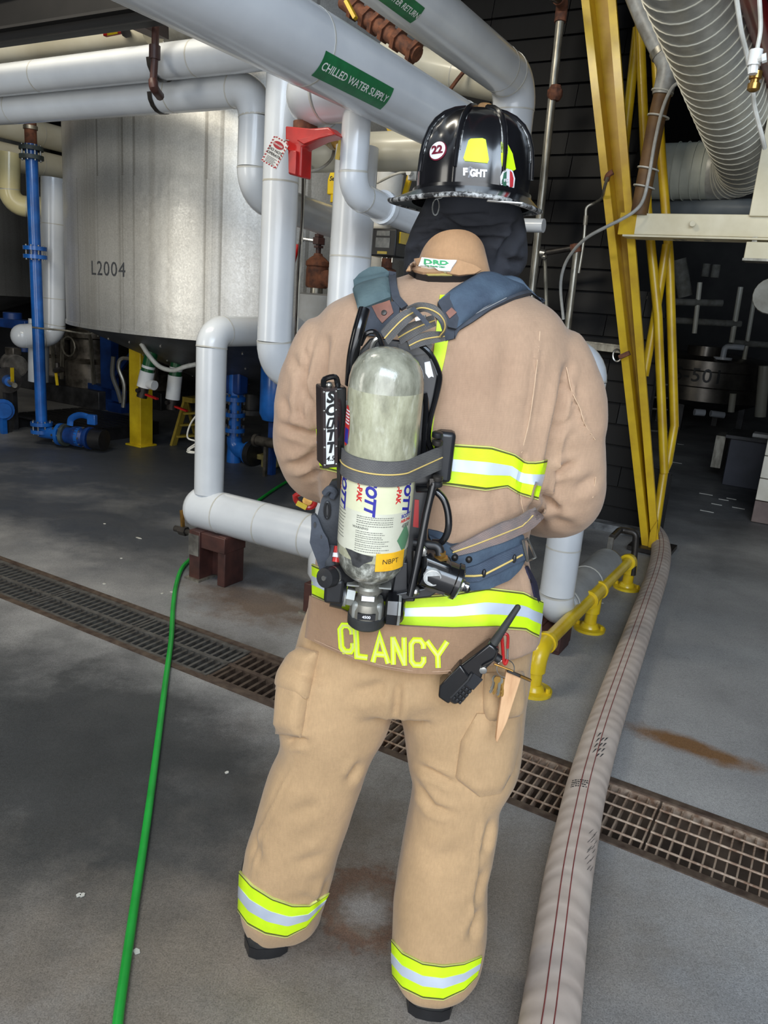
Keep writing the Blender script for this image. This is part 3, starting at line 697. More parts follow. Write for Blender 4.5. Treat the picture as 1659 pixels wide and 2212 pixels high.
# hanger frame of brown pipe at upper left
t = thing('pipe_hanger', 'brown pipe hanger dropping beside the two overhead pipes', 'hanger', atv(340, 205, 2.86), None)
hz = 2.86
part('drop_rod', MB().sweep([atv(337, 30, hz), atv(335, 110, hz), atv(331, 178, hz)], .017, n=10), MT['brownprimer'], t)
part('elbow', MB().sweep(crom([atv(331, 174, hz), atv(333, 190, hz), atv(345, 207, hz + .1)], 4), .022, n=10), MT['brownprimer'], t)
part('coupling', MB().cyl(atv(334.5, 98, hz), atv(334, 128, hz), .026, n=10), MT['brownprimer'], t)
for (zz, vv) in ((zA, vA), (zB, vB)):
    uu = atv(350, 110, vv).dot(UD); pts = [uv(uu, vv, zz) + (VD * math.cos(a) + ZD * math.sin(a)) * .087 for a in [math.pi * (1 + i / 8) for i in range(9)]]
    b = MB(); b.grid([[p - UD * .016, p + UD * .016] for p in pts]); part('saddle_strap', b, MT['dsteel'], t)
# ceiling steel
m_beam = mat('dark_roof_steel', (24, 22, 22), .65, c2=(17, 16, 16), scale=4)
for i, (x0, y0, x1, y1, vv, h) in enumerate([(-80, 98, 520, 10, 2.75, .05), (-60, 60, 480, -60, 3.4, .22), (-40, 20, 700, -160, 4.6, .2)]):
    b = MB().bar(atv(x0, y0, vv), atv(x1, y1, vv), .06, h).bar(atv(x0, y0, vv) + ZD * h / 2, atv(x1, y1, vv) + ZD * h / 2, .14, .012)
    single('roof_beam', b, m_beam, ['thin dark angle bar under the ceiling at upper left', 'dark roof beam above the overhead pipes', 'dark roof beam farther back above the tanks'][i], 'beam')
b = MB().bar(atv(285, 40, 2.9), atv(345, 70, 3.5), .1, .06); single('bracket_arm', b, MT['brownprimer'], 'dark brown bracket arm beside the pipe hanger', 'bracket')
# third overhead pipe behind with red-yellow lever
vO = 3.9
pipe('insulated_pipe', 'pale insulated pipe behind the hanger with a red lever in front', 'pipe', [atv(-150, 128, vO), atv(330, 66, vO)], .095, .2, group=GP, m=MT['pvc_warm'])
pipe('insulated_pipe', 'pale wide pipe end under the roof right of the hanger', 'pipe', [atv(375, 60, 4.3), atv(560, 20, 4.3)], .15, .2, group=GP, m=MT['foam'])
lv = atv(252, 70, vO - .16)
t = thing('ball_valve_lever', 'red lever with yellow label on the pipe under the ceiling', 'lever', lv - ZD * .03, None)
part('grip', MB().bar(atv(226, 74, vO - .16), atv(266, 66, vO - .16), .03, .03), MT['red'], t, bevel=.006)
part('label', MB().bar(atv(232, 73.5, vO - .178), atv(254, 69, vO - .178), .004, .02), MT['yellow2'], t)
part('hub', MB().cyl(atv(272, 70, vO - .19), atv(272, 70, vO - .1), .03, n=8), MT['dsteel'], t)
# ================================================================== TANKS AND PLANT ON THE LEFT
def tank_material(name, c, c2, drip):
    t = NT(name); v = t.coord('Object'); b = t.b; b.inputs['Metallic'].default_value = .6
    vs = t.coord('Object', (9, 9, .12)); base = t.ramp(t.noise(v, 1.1, 5), [(.35, lin(c)), (.65, lin(c2))])
    base = t.mix(.5, base, t.ramp(t.noise(vs, 1, 5, .6), [(.34, (.68, .66, .63)), (.5, (1, 1, 1)), (.7, (1.1, 1.1, 1.1))]), 'MULTIPLY')
    base = t.mix(.35, base, t.ramp(t.noise(v, 90, 2), [(.35, (.7, .7, .7)), (.65, (1.2, 1.2, 1.2))]), 'MULTIPLY')
    if drip:
        vd = t.coord('Object', (15, 15, .05)); dr = t.ramp(t.noise(vd, 1, 3, .4), [(.32, (1, 1, 1)), (.36, (0, 0, 0))])
        base = t.mix(t.math('MULTIPLY', dr, .5), base, lin((100, 94, 82)))
    t.l(base, b.inputs['Base Color'])
    t.l(t.math('ADD', t.math('MULTIPLY', t.noise(v, 70, 3), .3), .26), b.inputs['Roughness'])
    t.bump(t.noise(v, 2.2, 3), .25, .05); return t.m
m_tank = tank_material('galvanised_cladding', (216, 215, 211), (198, 197, 193), True)
m_tank2 = tank_material('dull_cladding', (166, 166, 164), (140, 140, 138), False)
m_cone = mat('dark_cone_sheet', (110, 112, 116), .5, .6, c2=(78, 80, 84), scale=2)
def tank(name, label, c, r, z0, z1, m, group, seam=None, cone=True, bolts=0, ny=.0):
    t = thing(name, label, 'tank', Vector((c.x, c.y, 0)), group)
    c = Vector((c.x, c.y, 0)); N = 64
    def strip(a0, a1, za, zb, rr):
        b = MB(); k = max(2, int((a1 - a0) / .025)); rows = []
        for i in range(k + 1):
            a = a0 + (a1 - a0) * i / k; d = Vector((math.cos(a), math.sin(a), 0)); rows.append([c + d * rr + ZD * za, c + d * rr + ZD * zb])
        b.grid(rows); return b
    zs = [z0, seam, z1] if seam else [z0, z1]
    for j in range(len(zs) - 1):
        nsh = 6
        for k in range(nsh):
            a0 = 2 * math.pi * (k + .35 * j) / nsh + ny; a1 = a0 + 2 * math.pi / nsh + .01
            part('cladding_sheet', strip(a0, a1, zs[j], zs[j + 1] + (.02 if j == 0 else 0), r + .004 * (1 - j) + .0015 * (k % 2)), m, t, fix=False)
    part('bottom_rim', MB().lathe(c, ZD, [(z0 - .012, r + .004), (z0 - .012, r + .012), (z0 + .02, r + .012), (z0 + .022, r + .004)], 72, caps=False), m, t)
    part('top_rim', MB().lathe(c, ZD, [(z1 - .02, r), (z1 - .02, r + .015), (z1 + .02, r + .015), (z1 + .02, 0)], 72), m, t)
    if cone:
        part('cone_bottom', MB().lathe(c, ZD, [(z0 - .62, .2), (z0 - .6, .3), (z0, r - .005)], 64), m_cone, t)
        part('outlet', MB().lathe(c, ZD, [(z0 - .85, .1), (z0 - .85, .16), (z0 - .8, .16), (z0 - .8, .1), (z0 - .6, .1)], 20), MT['darkmetal'], t)
    rv = MB()
    for k in range(bolts):
        a = math.pi * 2 * k / bolts
        for f in (.35, .62, .85):
            q = c + Vector((math.cos(a), math.sin(a), 0)) * (r * f) + ZD * (z0 - .62 + (f - .12) / .88 * .62 - .004); rv.ball(q, .012, 6, 4)
    if bolts: part('rivet_heads', rv, MT['steel'], t, kind='stuff')
    return t, c
tc = at(553, 600, 8.25); TR = 1.82; TZ0 = 1.215
seamz = at(330, 384, 6.45).z
T1, TC = tank('galvanised_tank', 'large galvanised tank with vertical drip streaks and stencilled number', tc, TR, TZ0, 4.4, m_tank, 'insulated process tanks', seamz, True, 26, .5)
# stencilled number on the cladding
m_st = mat('stencil_black', (40, 42, 46), .6, c2=(66, 68, 72), scale=60, lo=.3, hi=.55)
def ray_cyl(x, y, c, r):
    d = ray(x, y); o = CAM - c; A = d.x ** 2 + d.y ** 2; B = 2 * (o.x * d.x + o.y * d.y); C = o.x ** 2 + o.y ** 2 - r * r
    D = B * B - 4 * A * C
    return CAM + d * ((-B - math.sqrt(max(D, 0))) / (2 * A))
def stencil(t, s, c, r, x, y, size, m, **k):
    p = ray_cyl(x, y, c, r); a0 = math.atan2(p.y - c.y, p.x - c.x)
    f = lambda a, b_: Vector((c.x + math.cos(a0 + a / r) * (r + .009), c.y + math.sin(a0 + a / r) * (r + .009), p.z + b_))
    part('stencil_number', put_letters(MB(), s, size, f, cut=.05, **k), m, t)
stencil(T1, 'L2004', TC, TR, 232, 582, .165, m_st, spacing=1.12)
t2c = at(-215, 600, 11.2)
T2, T2C = tank('galvanised_tank', 'dull clad tank at far left behind the white pipes', t2c, 2.0, at(30, 644, 9.25).z, 4.4, m_tank2, 'insulated process tanks', None, True)
# tank legs: square yellow posts
def leg(x, y, w, label, top=1.0):
    p = on(x, y); b = MB().box(p + ZD * top / 2, (w, w, top), (UD, VD, ZD)).box(p + ZD * .01, (w + .06, w + .06, .02), (UD, VD, ZD))
    single('yellow_post', b, MT['yellow2'], label, 'post', bevel=.006)
leg(305, 962, .165, 'square yellow steel post standing under the tank')
# white pipes at far left
pipe('insulated_pipe', 'pale pipe sloping behind the blue riser just under the overhead run', 'pipe', [at(-60, 252, 8.0), at(-60, 252, 8.0) + VD * 3.2], .125, .2, group=GP, m=MT['pvc_warm'], every=1.2)
pipe('insulated_pipe', 'second pale pipe running behind the blue riser into the tank shadow', 'pipe', [at(-60, 322, 8.0), at(-60, 322, 8.0) + VD * 3.2], .13, .2, group=GP, m=MT['pvc_warm'], every=1.2)
yL = 8.0
pipe('insulated_pipe', 'cream elbowed pipe dropping at far left and turning right behind the blue riser', 'pipe', [at(21, 330, yL), at(20, 444, yL), at(175, 452, yL + .3)], .098, .13, group=GP, m=mat('cream_jacket', (222, 212, 164), .3, c2=(204, 192, 144), scale=3, coat=.3))
pipe('insulated_pipe', 'thick white pipe at far left that drops and turns left at its foot', 'pipe', [at(116, 385, 7.9), at(115, 722, 7.9), at(52, 726, 7.75)], .118, .11, group=GP, every=.7)
q = at(50, 726, 7.75); part_dome = MB().ball(q, .118, 20, 12)
single('pipe_end_cap', part_dome, MT['pvc'], 'rounded white end cap at far left beside the blue riser', 'pipe cap')
pipe('insulated_pipe', 'short white pipe end hanging behind the blue riser', 'pipe', [at(84, 690, 8.0), at(83, 824, 8.0)], .1, .1, group=GP)
# blue riser with flanges, elbow and valve on the floor
yB = 7.5; bx = at(78, 600, yB)
t = thing('blue_riser_pipe', 'bright blue vertical riser pipe with flanges, elbow at the floor', 'pipe', Vector((bx.x, yB, 0)), None)
zt, zr_, zf1, zf2, zb = (at(78, y, yB).z for y in (240, 312, 326, 541, 918))
def bp(z): return Vector((bx.x, yB, z))
part('rusty_top', MB().cyl(bp(zr_), bp(zt + .4), .052), MT['rust'], t, label='rusty unpainted top length')
part('coupling', MB().cyl(bp(zr_ + .12), bp(zr_ + .15), .062), MT['galv'], t)
part('riser', MB().cyl(bp(zb), bp(zr_), .054, n=20), MT['blue'], t)
def flange(z, m1, m2, r=.105):
    part('flange', MB().cyl(bp(z), bp(z + .035), r, n=24), m1, t); part('flange', MB().cyl(bp(z - .075), bp(z - .04), r, n=24), m2, t)
    bl = MB()
    for k in range(8):
        a = 2 * math.pi * k / 8; p = bp(z) + Vector((math.cos(a), math.sin(a), 0)) * (r - .022); bl.cyl(p - ZD * .088, p + ZD * .048, .008, n=6)
    part('flange_bolts', bl, MT['steel'], t)
m_gfl = mat('weathered_flange', (74, 86, 84), .5, c2=(52, 56, 54), scale=20)
flange(zf1, m_gfl, m_gfl); flange(zf2, MT['blue'], MT['blue']); flange(zb, MT['blue'], MT['blue'])
ze = .13; ed = (UD * .96 + VD * .28).normalized(); c_el = bp(ze)
part('elbow', MB().sweep(fillet([bp(zb - .06), c_el, c_el + ed * .2], .11), .06, n=18), MT['blue'], t)
def hflange(p, d, m, r=.11): part('flange', MB().cyl(p, p + d * .035, r, n=24), m, t)
e1 = c_el + ed * .2; hflange(e1, ed, MT['blue']); hflange(e1 + ed * .05, ed, m_gfl)
part('valve_body', MB().lathe(e1 + ed * .085, ed, [(0, .08), (.04, .08), (.1, .1), (.16, .1), (.2, .08), (.24, .11), (.27, .11)], 20), MT['dblue'], t)
hflange(e1 + ed * .22, ed, MT['blue'], .1)
part('black_coupling', MB().cyl(e1 + ed * .37, e1 + ed * .5, .1, n=20), MT['black'], t)
part('lever_arm', MB().sweep(crom([e1 + ed * .12 + ZD * .1, e1 + ed * .14 + ZD * .17, e1 + ed * .24 + ZD * .215, e1 + ed * .36 + ZD * .2], 4), .022, n=8, sq=(.5, 1.4)), MT['blue'], t)
part('lever_end', MB().box(e1 + ed * .37 + ZD * .185, (.09, .05, .1), (ed, ed.cross(ZD), ZD)), MT['blue'], t, bevel=.008)
bl = MB()
for k in range(8):
    a = 2 * math.pi * k / 8; x_, y_, _d = frame(ed)
    for p in (e1, e1 + ed * .22): q = p + (x_ * math.cos(a) + y_ * math.sin(a)) * .088; bl.cyl(q - ed * .03, q + ed * .05, .012, n=6)
part('flange_bolts', bl, MT['steel'], t)
# thin bracket rod from the riser to the tank outlet
b = MB().sweep(crom([at(70, 707, 7.4), at(95, 710, 7.4), at(140, 714, 7.4), at(190, 721, 7.4), at(203, 714, 7.4), at(204, 700, 7.5)], 4), .009, n=8)
single('sample_tube', b, MT['galv'], 'thin bent steel tube from the blue riser to the tank', 'tube')
b = MB().lathe(at(203, 700, 7.6), ZD, [(0, .04), (.02, .07), (.06, .07), (.08, .04)], 12); single('rusty_nozzle', b, MT['rust'], 'rusty nozzle under the left edge of the tank', 'nozzle')
# motor and pump at far left
mo = at(30, 788, 8.1)
t = thing('pump_motor', 'grey finned motor with blue pump at far left under the tank', 'pump', mo - ZD * .45, None)
ax = (UD * .9 - VD * .43).normalized()
part('motor_body', MB().cyl(mo - ax * .14, mo + ax * .14, .1, n=20), MT['machine'], t)
fins = MB()
for k in range(9): fins.cyl(mo - ax * .13 + ax * .03 * k, mo - ax * .122 + ax * .03 * k, .118, n=20)
part('cooling_fins', fins, MT['machine'], t)
part('terminal_box', MB().box(mo + ZD * .14, (.14, .1, .08), (UD, VD, ZD)), MT['machine'], t, bevel=.008)
pc = at(12, 818, 8.0)
part('pump_body', MB().lathe(pc - ax * .2, ax, [(0, .05), (.02, .09), (.2, .09), (.25, .12), (.3, .12), (.32, .06), (.46, .05)], 18), MT['blue'], t)
part('shaft_flange', MB().cyl(pc + ax * .1, pc + ax * .15, .13, n=20), MT['dsteel'], t)
part('outlet_pipe', MB().cyl(pc + ax * .15, pc + ax * .55, .025), MT['galv'], t)
part('lever', MB().bar(pc + ax * .42, pc + ax * .44 + ZD * .16, .015, .03), MT['yellow2'], t)
part('stand', MB().bar(pc - ZD * .1, Vector((pc.x, pc.y, 0)), .05, .05).bar(mo - ZD * .1 - ax * .1, Vector((mo.x, mo.y, 0)) - ax * .1, .05, .05), MT['darkmetal'], t)
p = at(6, 886, 7.9); b = MB().lathe(p - ax * .15, ax, [(0, .08), (.12, .08), (.12, .115), (.15, .115), (.15, .08), (.2, .08)], 18).bar(p, Vector((p.x, p.y, 0)), .05, .05); single('blue_pipe_end', b, MT['blue'], 'blue flanged pipe end at the left edge near the pallet', 'pipe')
# hanging yellow lever valve
q = at(120, 800, 7.9); t = thing('lever_valve', 'small brass valve with yellow lever hanging in the dark', 'valve', q - ZD * .15, None)
part('body', MB().cyl(q, q + UD * .1 + ZD * .02, .03).cyl(q + UD * .03 + ZD * .02, q + UD * .03 + ZD * .08, .022), MT['dsteel'], t)
part('lever', MB().bar(q + ZD * .0, q - ZD * .15 + UD * .02, .03, .012), MT['yellow2'], t)
# black pallet
pc = on(185, 930); t = thing('black_pallet', 'black plastic pallet lying on the floor under the tanks', 'pallet', pc, None)
for k in range(9): part('deck_slat', MB().box(pc + VD * (-.45 + k * .112) + ZD * .135, (1.25, .085, .022), (UD, VD, ZD)), MT['black'], t)
for i in (-.56, 0, .56): part('runner', MB().box(pc + UD * i + ZD * .062, (.1, 1.0, .124), (UD, VD, ZD)), MT['black'], t)
# green wrapped drain lines under the tank
def drain(x0, y0, x1, y1, Y, lab, tee):
    a, b = at(x0, y0, Y), at(x1, y1, Y); d = (b - a); t = thing('drain_line', lab, 'drain pipe', b - ZD * .1, 'green and white drain lines under the tank')
    part('green_pipe', MB().cyl(a - d * .25, a.lerp(b, .52), .06, n=18), MT['green'], t)
    part('white_sleeve', MB().cyl(a.lerp(b, .5), b, .068, n=18), MT['white'], t)
    part('white_band', MB().cyl(a.lerp(b, .32), a.lerp(b, .4), .0615, n=18), MT['white'], t)
    dn = d.normalized(); part('valve_body', MB().cyl(b, b + dn * .1, .05, n=12).cyl(b + dn * .03 - VD * .08, b + dn * .03, .02, n=8), MT['dsteel'], t)
    part('valve_handle', MB().bar(b + dn * .06, b + dn * .08 + UD * .2 - ZD * .01, .03, .016), MT['red'], t, label='red lever')
    if tee: part('side_branch', MB().cyl(b - d * .14, b - d * .1 + UD * .13, .045), MT['white'], t)
drain(326, 768, 311, 836, 7.2, 'green and white drain line leaning in front of the yellow post', True)
drain(384, 760, 373, 862, 7.4, 'green and white drain line hanging right of the yellow post', False)
b = MB().sweep(crom([at(305, 742, 6.9), at(322, 768, 6.9), at(345, 792, 6.9), at(375, 800, 6.9), at(400, 792, 6.9), at(424, 787, 6.9)], 5), .021, n=10)
single('white_conduit', b, MT['whitecable'], 'sagging pale flexible conduit under the tank cone', 'conduit')
b = MB().sweep(crom([at(286, 775, 8.2), at(262, 775, 8.2), at(256, 795, 8.2), at(268, 830, 8.2), at(266, 880, 8.2)], 4), .022, n=8)
single('grey_conduit', b, MT['galv'], 'bent grey conduit left of the yellow post', 'conduit')
b = MB().sweep(crom([at(245, 770, 8.4), at(243, 810, 8.4), at(255, 845, 8.4), at(262, 870, 8.4)], 4), .025, n=8)
single('grey_hose', b, mat('grey_hose', (98, 96, 90), .6), 'dull grey hose curving down in the dark left of the yellow post', 'hose')
# yellow stepladder
t = thing('step_ladder', 'yellow stepladder standing behind the yellow post', 'ladder', on(400, 955), None)
top = at(403, 862, 7.9); f1 = on(374, 962); f2 = on(425, 950)
m_lad = mat('ladder_yellow', (170, 146, 56), .45, c2=(132, 112, 44), scale=8)
for off in (0, .32):
    o_ = VD * off + UD * .1 * (off > 0)
    part('rail', MB().bar(top + o_, f1 + o_, .03, .07), m_lad, t); part('rail', MB().bar(top + o_, f2 + o_, .03, .05), m_lad, t)
for k in range(3):
    p = top.lerp(f1, .3 + .25 * k); part('tread', MB().bar(p, p + VD * .32 + UD * .1, .08, .02), m_lad, t)
part('top_cap', MB().box(top + VD * .16 + UD * .05, (.14, .4, .05), (UD, VD, ZD)), m_lad, t)
# white cord loops
b = MB().sweep(crom([at(432, 888, 5.2), at(412, 915, 5.2), at(405, 945, 5.2), at(425, 955, 5.2), at(405, 972, 5.2), at(428, 978, 5.2), at(404, 976, 5.2), at(430, 962, 5.2), at(438, 985, 5.2), on(447, 1062, .01)], 5), .006, n=6)
single('extension_lead', b, MT['whitecable'], 'loose white lead looped behind the white riser', 'lead')
# machines in the dark between the tanks
def machine(x, y, Y, s, lab):
    c = at(x, y, Y); t = thing('dark_machine', lab, 'machine', Vector((c.x, c.y, 0)), 'machines in the dark under the tanks')
    part('base', MB().box(Vector((c.x, c.y, .12)), (.9 * s, .6 * s, .24), (UD, VD, ZD)), MT['darkmetal'], t, bevel=.01)
    part('housing', MB().lathe(Vector((c.x, c.y, .24)), ZD, [(0, .28 * s), (.25 * s, .28 * s), (.3 * s, .22 * s), (.5 * s, .22 * s), (.52 * s, .3 * s), (.58 * s, .3 * s), (.6 * s, .16 * s), (.85 * s, .16 * s), (.95 * s, .06 * s)], 18), MT['machine'], t)
    for sgn in (-1, 1): part('clamp_bar', MB().bar(Vector((c.x, c.y, .3)) + UD * sgn * .26 * s - VD * .2 * s, Vector((c.x, c.y, .24 + .75 * s)) + UD * sgn * .2 * s - VD * .2 * s, .03, .04), MT['galv'], t)
    part('valve_wheel', MB().sweep([Vector((c.x, c.y, .24 + .42 * s)) - VD * .3 * s + UD * (.1 * s * math.cos(a)) + ZD * (.1 * s * math.sin(a)) for a in [2 * math.pi * i / 16 for i in range(16)]], .012, n=6, closed=True), MT['galv'], t)
machine(200, 780, 10.5, 1.25, 'dark pump machine between the tanks left of the blue frame')
machine(335, 842, 10.7, .85, 'low dark machine behind the yellow post')
machine(120, 850, 11.5, 1.0, 'dark machine far back behind the brass lever valve')
t = thing('steel_stand', 'dark blue steel frame post with braces behind the blue riser', 'frame', on(238, 885), None)
f0 = on(238, 885); part('post', MB().box(f0 + ZD * .55, (.2, .12, 1.1), (UD, VD, ZD)), MT['dblue'], t)
part('foot_beam', MB().bar(f0 + ZD * .28 - UD * .8, f0 + ZD * .2 + UD * .25, .12, .14), MT['dblue'], t); part('brace', MB().bar(f0 + ZD * .35, f0 + ZD * .95 + UD * .6, .05, .05), MT['dblue'], t)
part('foot', MB().box(f0 + UD * .2 + ZD * .06, (.25, .2, .12), (UD, VD, ZD)), MT['dblue'], t)
for x, y, lab in ((40, 700, 'blue pump top under the dull tank at far left'),):
    c = at(x, y, 8.8); b = MB().box(c, (.5, .2, .1), (UD, VD, ZD)).cyl(c - UD * .1 + ZD * .02, c - UD * .1 + ZD * .12, .1).cyl(c + UD * .1 - ZD * .3, c + UD * .1, .06); single('blue_pump_top', b, MT['dblue'], lab, 'pump', bevel=.008)
# blue valve stack and blue vessel behind the white riser
q = on(515, 1000); t = thing('blue_valve_stack', 'blue valve and flange stack standing behind the white riser', 'valve', q, None)
q = Vector((q.x, q.y, 0)) - UD * .06
prof = [(.0, .07), (.06, .07), (.3, .06), (.3, .1), (.34, .1), (.34, .06), (.45, .06), (.45, .1), (.49, .1), (.49, .06), (.6, .06), (.6, .1), (.64, .1), (.66, .075), (.95, .075), (.98, .04), (1.1, .04)]
part('stack', MB().lathe(q, ZD, prof, 18), MT['blue'], t)
part('actuator_box', MB().box(q + ZD * .8, (.2, .14, .26), (UD, VD, ZD)), MT['dblue'], t, bevel=.02)
part('outlet_elbow', MB().sweep(fillet([q + ZD * .25, q + ZD * .14, q + ZD * .12 + UD * .18], .08), .075, n=14), MT['blue'], t)
part('black_flange', MB().cyl(q + ZD * .12 + UD * .2, q + ZD * .12 + UD * .26, .12, n=20), MT['black'], t)
part('end_flange', MB().cyl(q + ZD * .12 + UD * .17, q + ZD * .12 + UD * .2, .11, n=20), MT['blue'], t)
bl = MB()
for z in (.32, .47, .62):
    for k in range(6): a = math.pi * k / 3; bl.cyl(q + Vector((math.cos(a), math.sin(a), 0)) * .085 + ZD * (z - .05), q + Vector((math.cos(a), math.sin(a), 0)) * .085 + ZD * (z + .05), .011, n=6)
part('flange_bolts', bl, MT['steel'], t)
q = at(592, 865, 7.0); b = MB().lathe(Vector((q.x, q.y, q.z)), ZD, [(-.2, .03), (-.18, .1), (-.12, .13), (.3, .13), (.36, .1), (.38, .03)], 20); v_ = single('blue_vessel', b, MT['blue'], 'blue filter vessel half hidden by the left sleeve', 'vessel')
subpart('leg', MB().bar(q - ZD * .2, Vector((q.x, q.y, 0)), .06, .06), MT['dblue'], v_)
q = on(580, 995, .06); b = MB().box(q + ZD * .03, (.34, .12, .05), (UD, VD, ZD)).box(q + UD * .02 - ZD * .0, (.12, .13, .12), (UD, VD, ZD)).cyl(q + UD * .12 - VD * .07, q + UD * .12 + VD * .07, .045); single('olive_bracket', b, mat('olive_paint', (134, 124, 74), .5, c2=(96, 90, 56), scale=12), 'olive yellow floor bracket left of the sleeve elbow', 'bracket', bevel=.006)
q = at(575, 955, 6.9); b = MB().cyl(q - UD * .1, q + UD * .12, .045, n=14).cyl(q - UD * .13, q - UD * .1, .06, n=14).bar(q, Vector((q.x, q.y, 0)), .03, .03); single('steel_fitting', b, MT['machine'], 'dull steel pipe fitting beside the left sleeve elbow', 'fitting')
# green air hose on the floor: two visible lengths of one run
_g0 = on(262, 2150, .013); _gd = (_g0 - on(290, 1960, .013)).normalized()
gh = [_g0 + _gd * 2.8 - UD * .4, _g0 + _gd * 1.5 - UD * .1, _g0 + _gd * .5, _g0, on(290, 1960, .013), on(317, 1780, .013), on(340, 1610, .013), on(358, 1470, .013), on(370, 1380, .013), on(374, 1310, .013), on(381, 1262, .013), on(394, 1226, .013), on(420, 1200, .013), on(470, 1150, .013), on(540, 1095, .013), on(585, 1062, .013), on(620, 1040, .013), on(680, 1005, .013)]
b = MB().sweep(crom(gh, 8), .0125, n=10); single('green_hose', b, mat('green_hose', (34, 168, 62), .35, c2=(26, 140, 50), scale=4), 'bright green air hose running along the floor at left', 'hose')
# ================================================================== RIGHT SIDE
# leaning tapered yellow frame column (two flanges and a web)
bv = 5.72
t = thing('yellow_frame_column', 'tall yellow steel frame column leaning left, flanged with darker web', 'column', on(1405, 1183), None)
def colpts(y): 
    f = (y - -120) / (1185 + 120)
    le = 1243 + (1388 - 1243) * f; ri = 1321 + (1424 - 1321) * f
    return le, ri
P = []
for y in (-120, 1185):
    le, ri = colpts(y); P.append((atv(le, y, bv), atv(ri, y, bv)))
(tl, tr_), (bl_, br_) = P
dz = (tl - bl_)
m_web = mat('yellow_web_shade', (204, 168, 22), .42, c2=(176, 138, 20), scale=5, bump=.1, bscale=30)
wd_ = .15
def flange_plate(p0, p1, s):       # flange faces +-u, width along v
    a = (p1 - p0).normalized(); n = (UD - a * UD.dot(a)).normalized()
    b = MB(); q = []
    return MB().box((p0 + p1) / 2 + n * s * .006, (.014, .24, (p1 - p0).length), (n, VD, a))
def fplate(p0, p1, w):             # flange seen as a strip: plate facing the viewer (width along u)
    a = (p1 - p0).normalized(); n = (UD - a * UD.dot(a)).normalized()
    return MB().box((p0 + p1) / 2, (w, .016, (p1 - p0).length), (n, VD, a))
half = .026
part('flange', fplate(bl_ + UD * half, tl + UD * half * 1.0, .052), MT['yellow'], t)
part('flange', fplate(br_ - UD * half, tr_ - UD * half, .052), MT['yellow'], t)
wb = MB(); wb.prism([bl_ + UD * .03, br_ - UD * .03, tr_ - UD * .03, tl + UD * .03], VD * .012)
for v_ in wb.v: v_ += VD * .15
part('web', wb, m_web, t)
for p0, p1, s in ((bl_, tl, 1), (br_, tr_, -1)):
    a = (p1 - p0).normalized(); n = (UD - a * UD.dot(a)).normalized()
    part('flange_side', MB().box((p0 + p1) / 2 + VD * .09 + n * s * .046, (.012, .18, (p1 - p0).length), (n, VD, a)), MT['yellow'], t)
part('base_plate', MB().box((bl_ + br_) / 2 + VD * .05 - ZD * .0, (.3, .3, .03), (UD, VD, ZD)), MT['dsteel'], t)
part('gusset', MB().prism([atv(1404, 1150, bv - .03), atv(1420, 1125, bv - .03), atv(1415, 1185, bv - .03), atv(1400, 1185, bv - .03)], VD * .03), MT['yellow'], t)
# yellow tube truss
t = thing('yellow_tube_truss', 'yellow tube truss of two long chords with zigzag braces', 'truss', on(1415, 1170), None)
tv_ = bv + .25
def tube(nm, *pts, r=.033): part(nm, MB().sweep([atv(x, y, tv_ + dv) for x, y, dv in pts], r, n=12), MT['yellow'], t)
tube('chord', (1377, -60, .04), (1398, 450, .04), (1421, 680, .04), (1435, 1022, .04))
tube('chord', (1408, -20, .14), (1428, 330, .14), (1446, 560, .14), (1457, 922, .14))
tube('brace', (1377, 60, .06), (1343, 370, .06), r=.034)
tube('brace', (1440, 528, .1), (1416, 680, .08), (1392, 812, .06), r=.032)
tube('brace', (1457, 918, .14), (1443, 1000, .1), (1434, 1020, .06), (1414, 1155, -.05), r=.032)
# cream crossbeam with post
cv = 4.9
t = thing('cream_crossbeam', 'cream painted steel crossbeam at head height on the right', 'beam', atv(1500, 505, cv), None)
xb0 = atv(1356, 486, bv - .07); xb1 = xb0 + UD * 6.5
part('beam', MB().bar(xb0, xb1, .14, .135), MT['cream'], t, bevel=.004)
part('flange', MB().bar(xb0 - ZD * .078, xb1 - ZD * .078, .2, .012), MT['cream'], t)
part('yellow_end', MB().bar(xb0 - UD * .04, xb0 + UD * .07, .146, .139), MT['yellow'], t)
pp = atv(1650, 470, bv - .1); pq = Vector((pp.x, pp.y, pp.z + .75))
part('post', MB().bar(pp, pq, .16, .13), MT['cream'], t, bevel=.004)
part('bolt_head', MB().cyl(atv(1496, 483, bv - .15), atv(1496, 483, bv - .19), .018, n=8), MT['cream'], t)
lumps = MB()
for i, x in enumerate((1450, 1462, 1476, 1488, 1500, 1530, 1562, 1590)): lumps.ball(atv(x, 512 + (i % 2), bv - .05), .022 + .006 * (i % 3), 8, 5, (1.4, 1, .7))
part('pipe_fittings', lumps, MT['foam'], t)
part('clamp', MB().bar(atv(1631, 512, bv - .15), atv(1629, 527, bv - .15), .03, .01), MT['galv'], t)
q = atv(1680, 545, bv - .15); lf = single('strip_light', MB().box(q, (.36, .16, .1), (UD, VD, ZD)), MT['cream'], 'cream fluorescent lamp housing hanging at the right edge', 'lamp', bevel=.004)
subpart('lip', MB().box(q - ZD * .055, (.37, .17, .015), (UD, VD, ZD)), MT['galv'], lf)
q = atv(1668, 640, 5.2); b = MB().lathe(q, -VD, [(0, .02), (0, .1), (.02, .105), (.05, .1), (.06, .06), (.06, 0)], 20); single('round_plate', b, MT['foam'], 'round pale plate at the right edge below the lamp housing', 'plate')
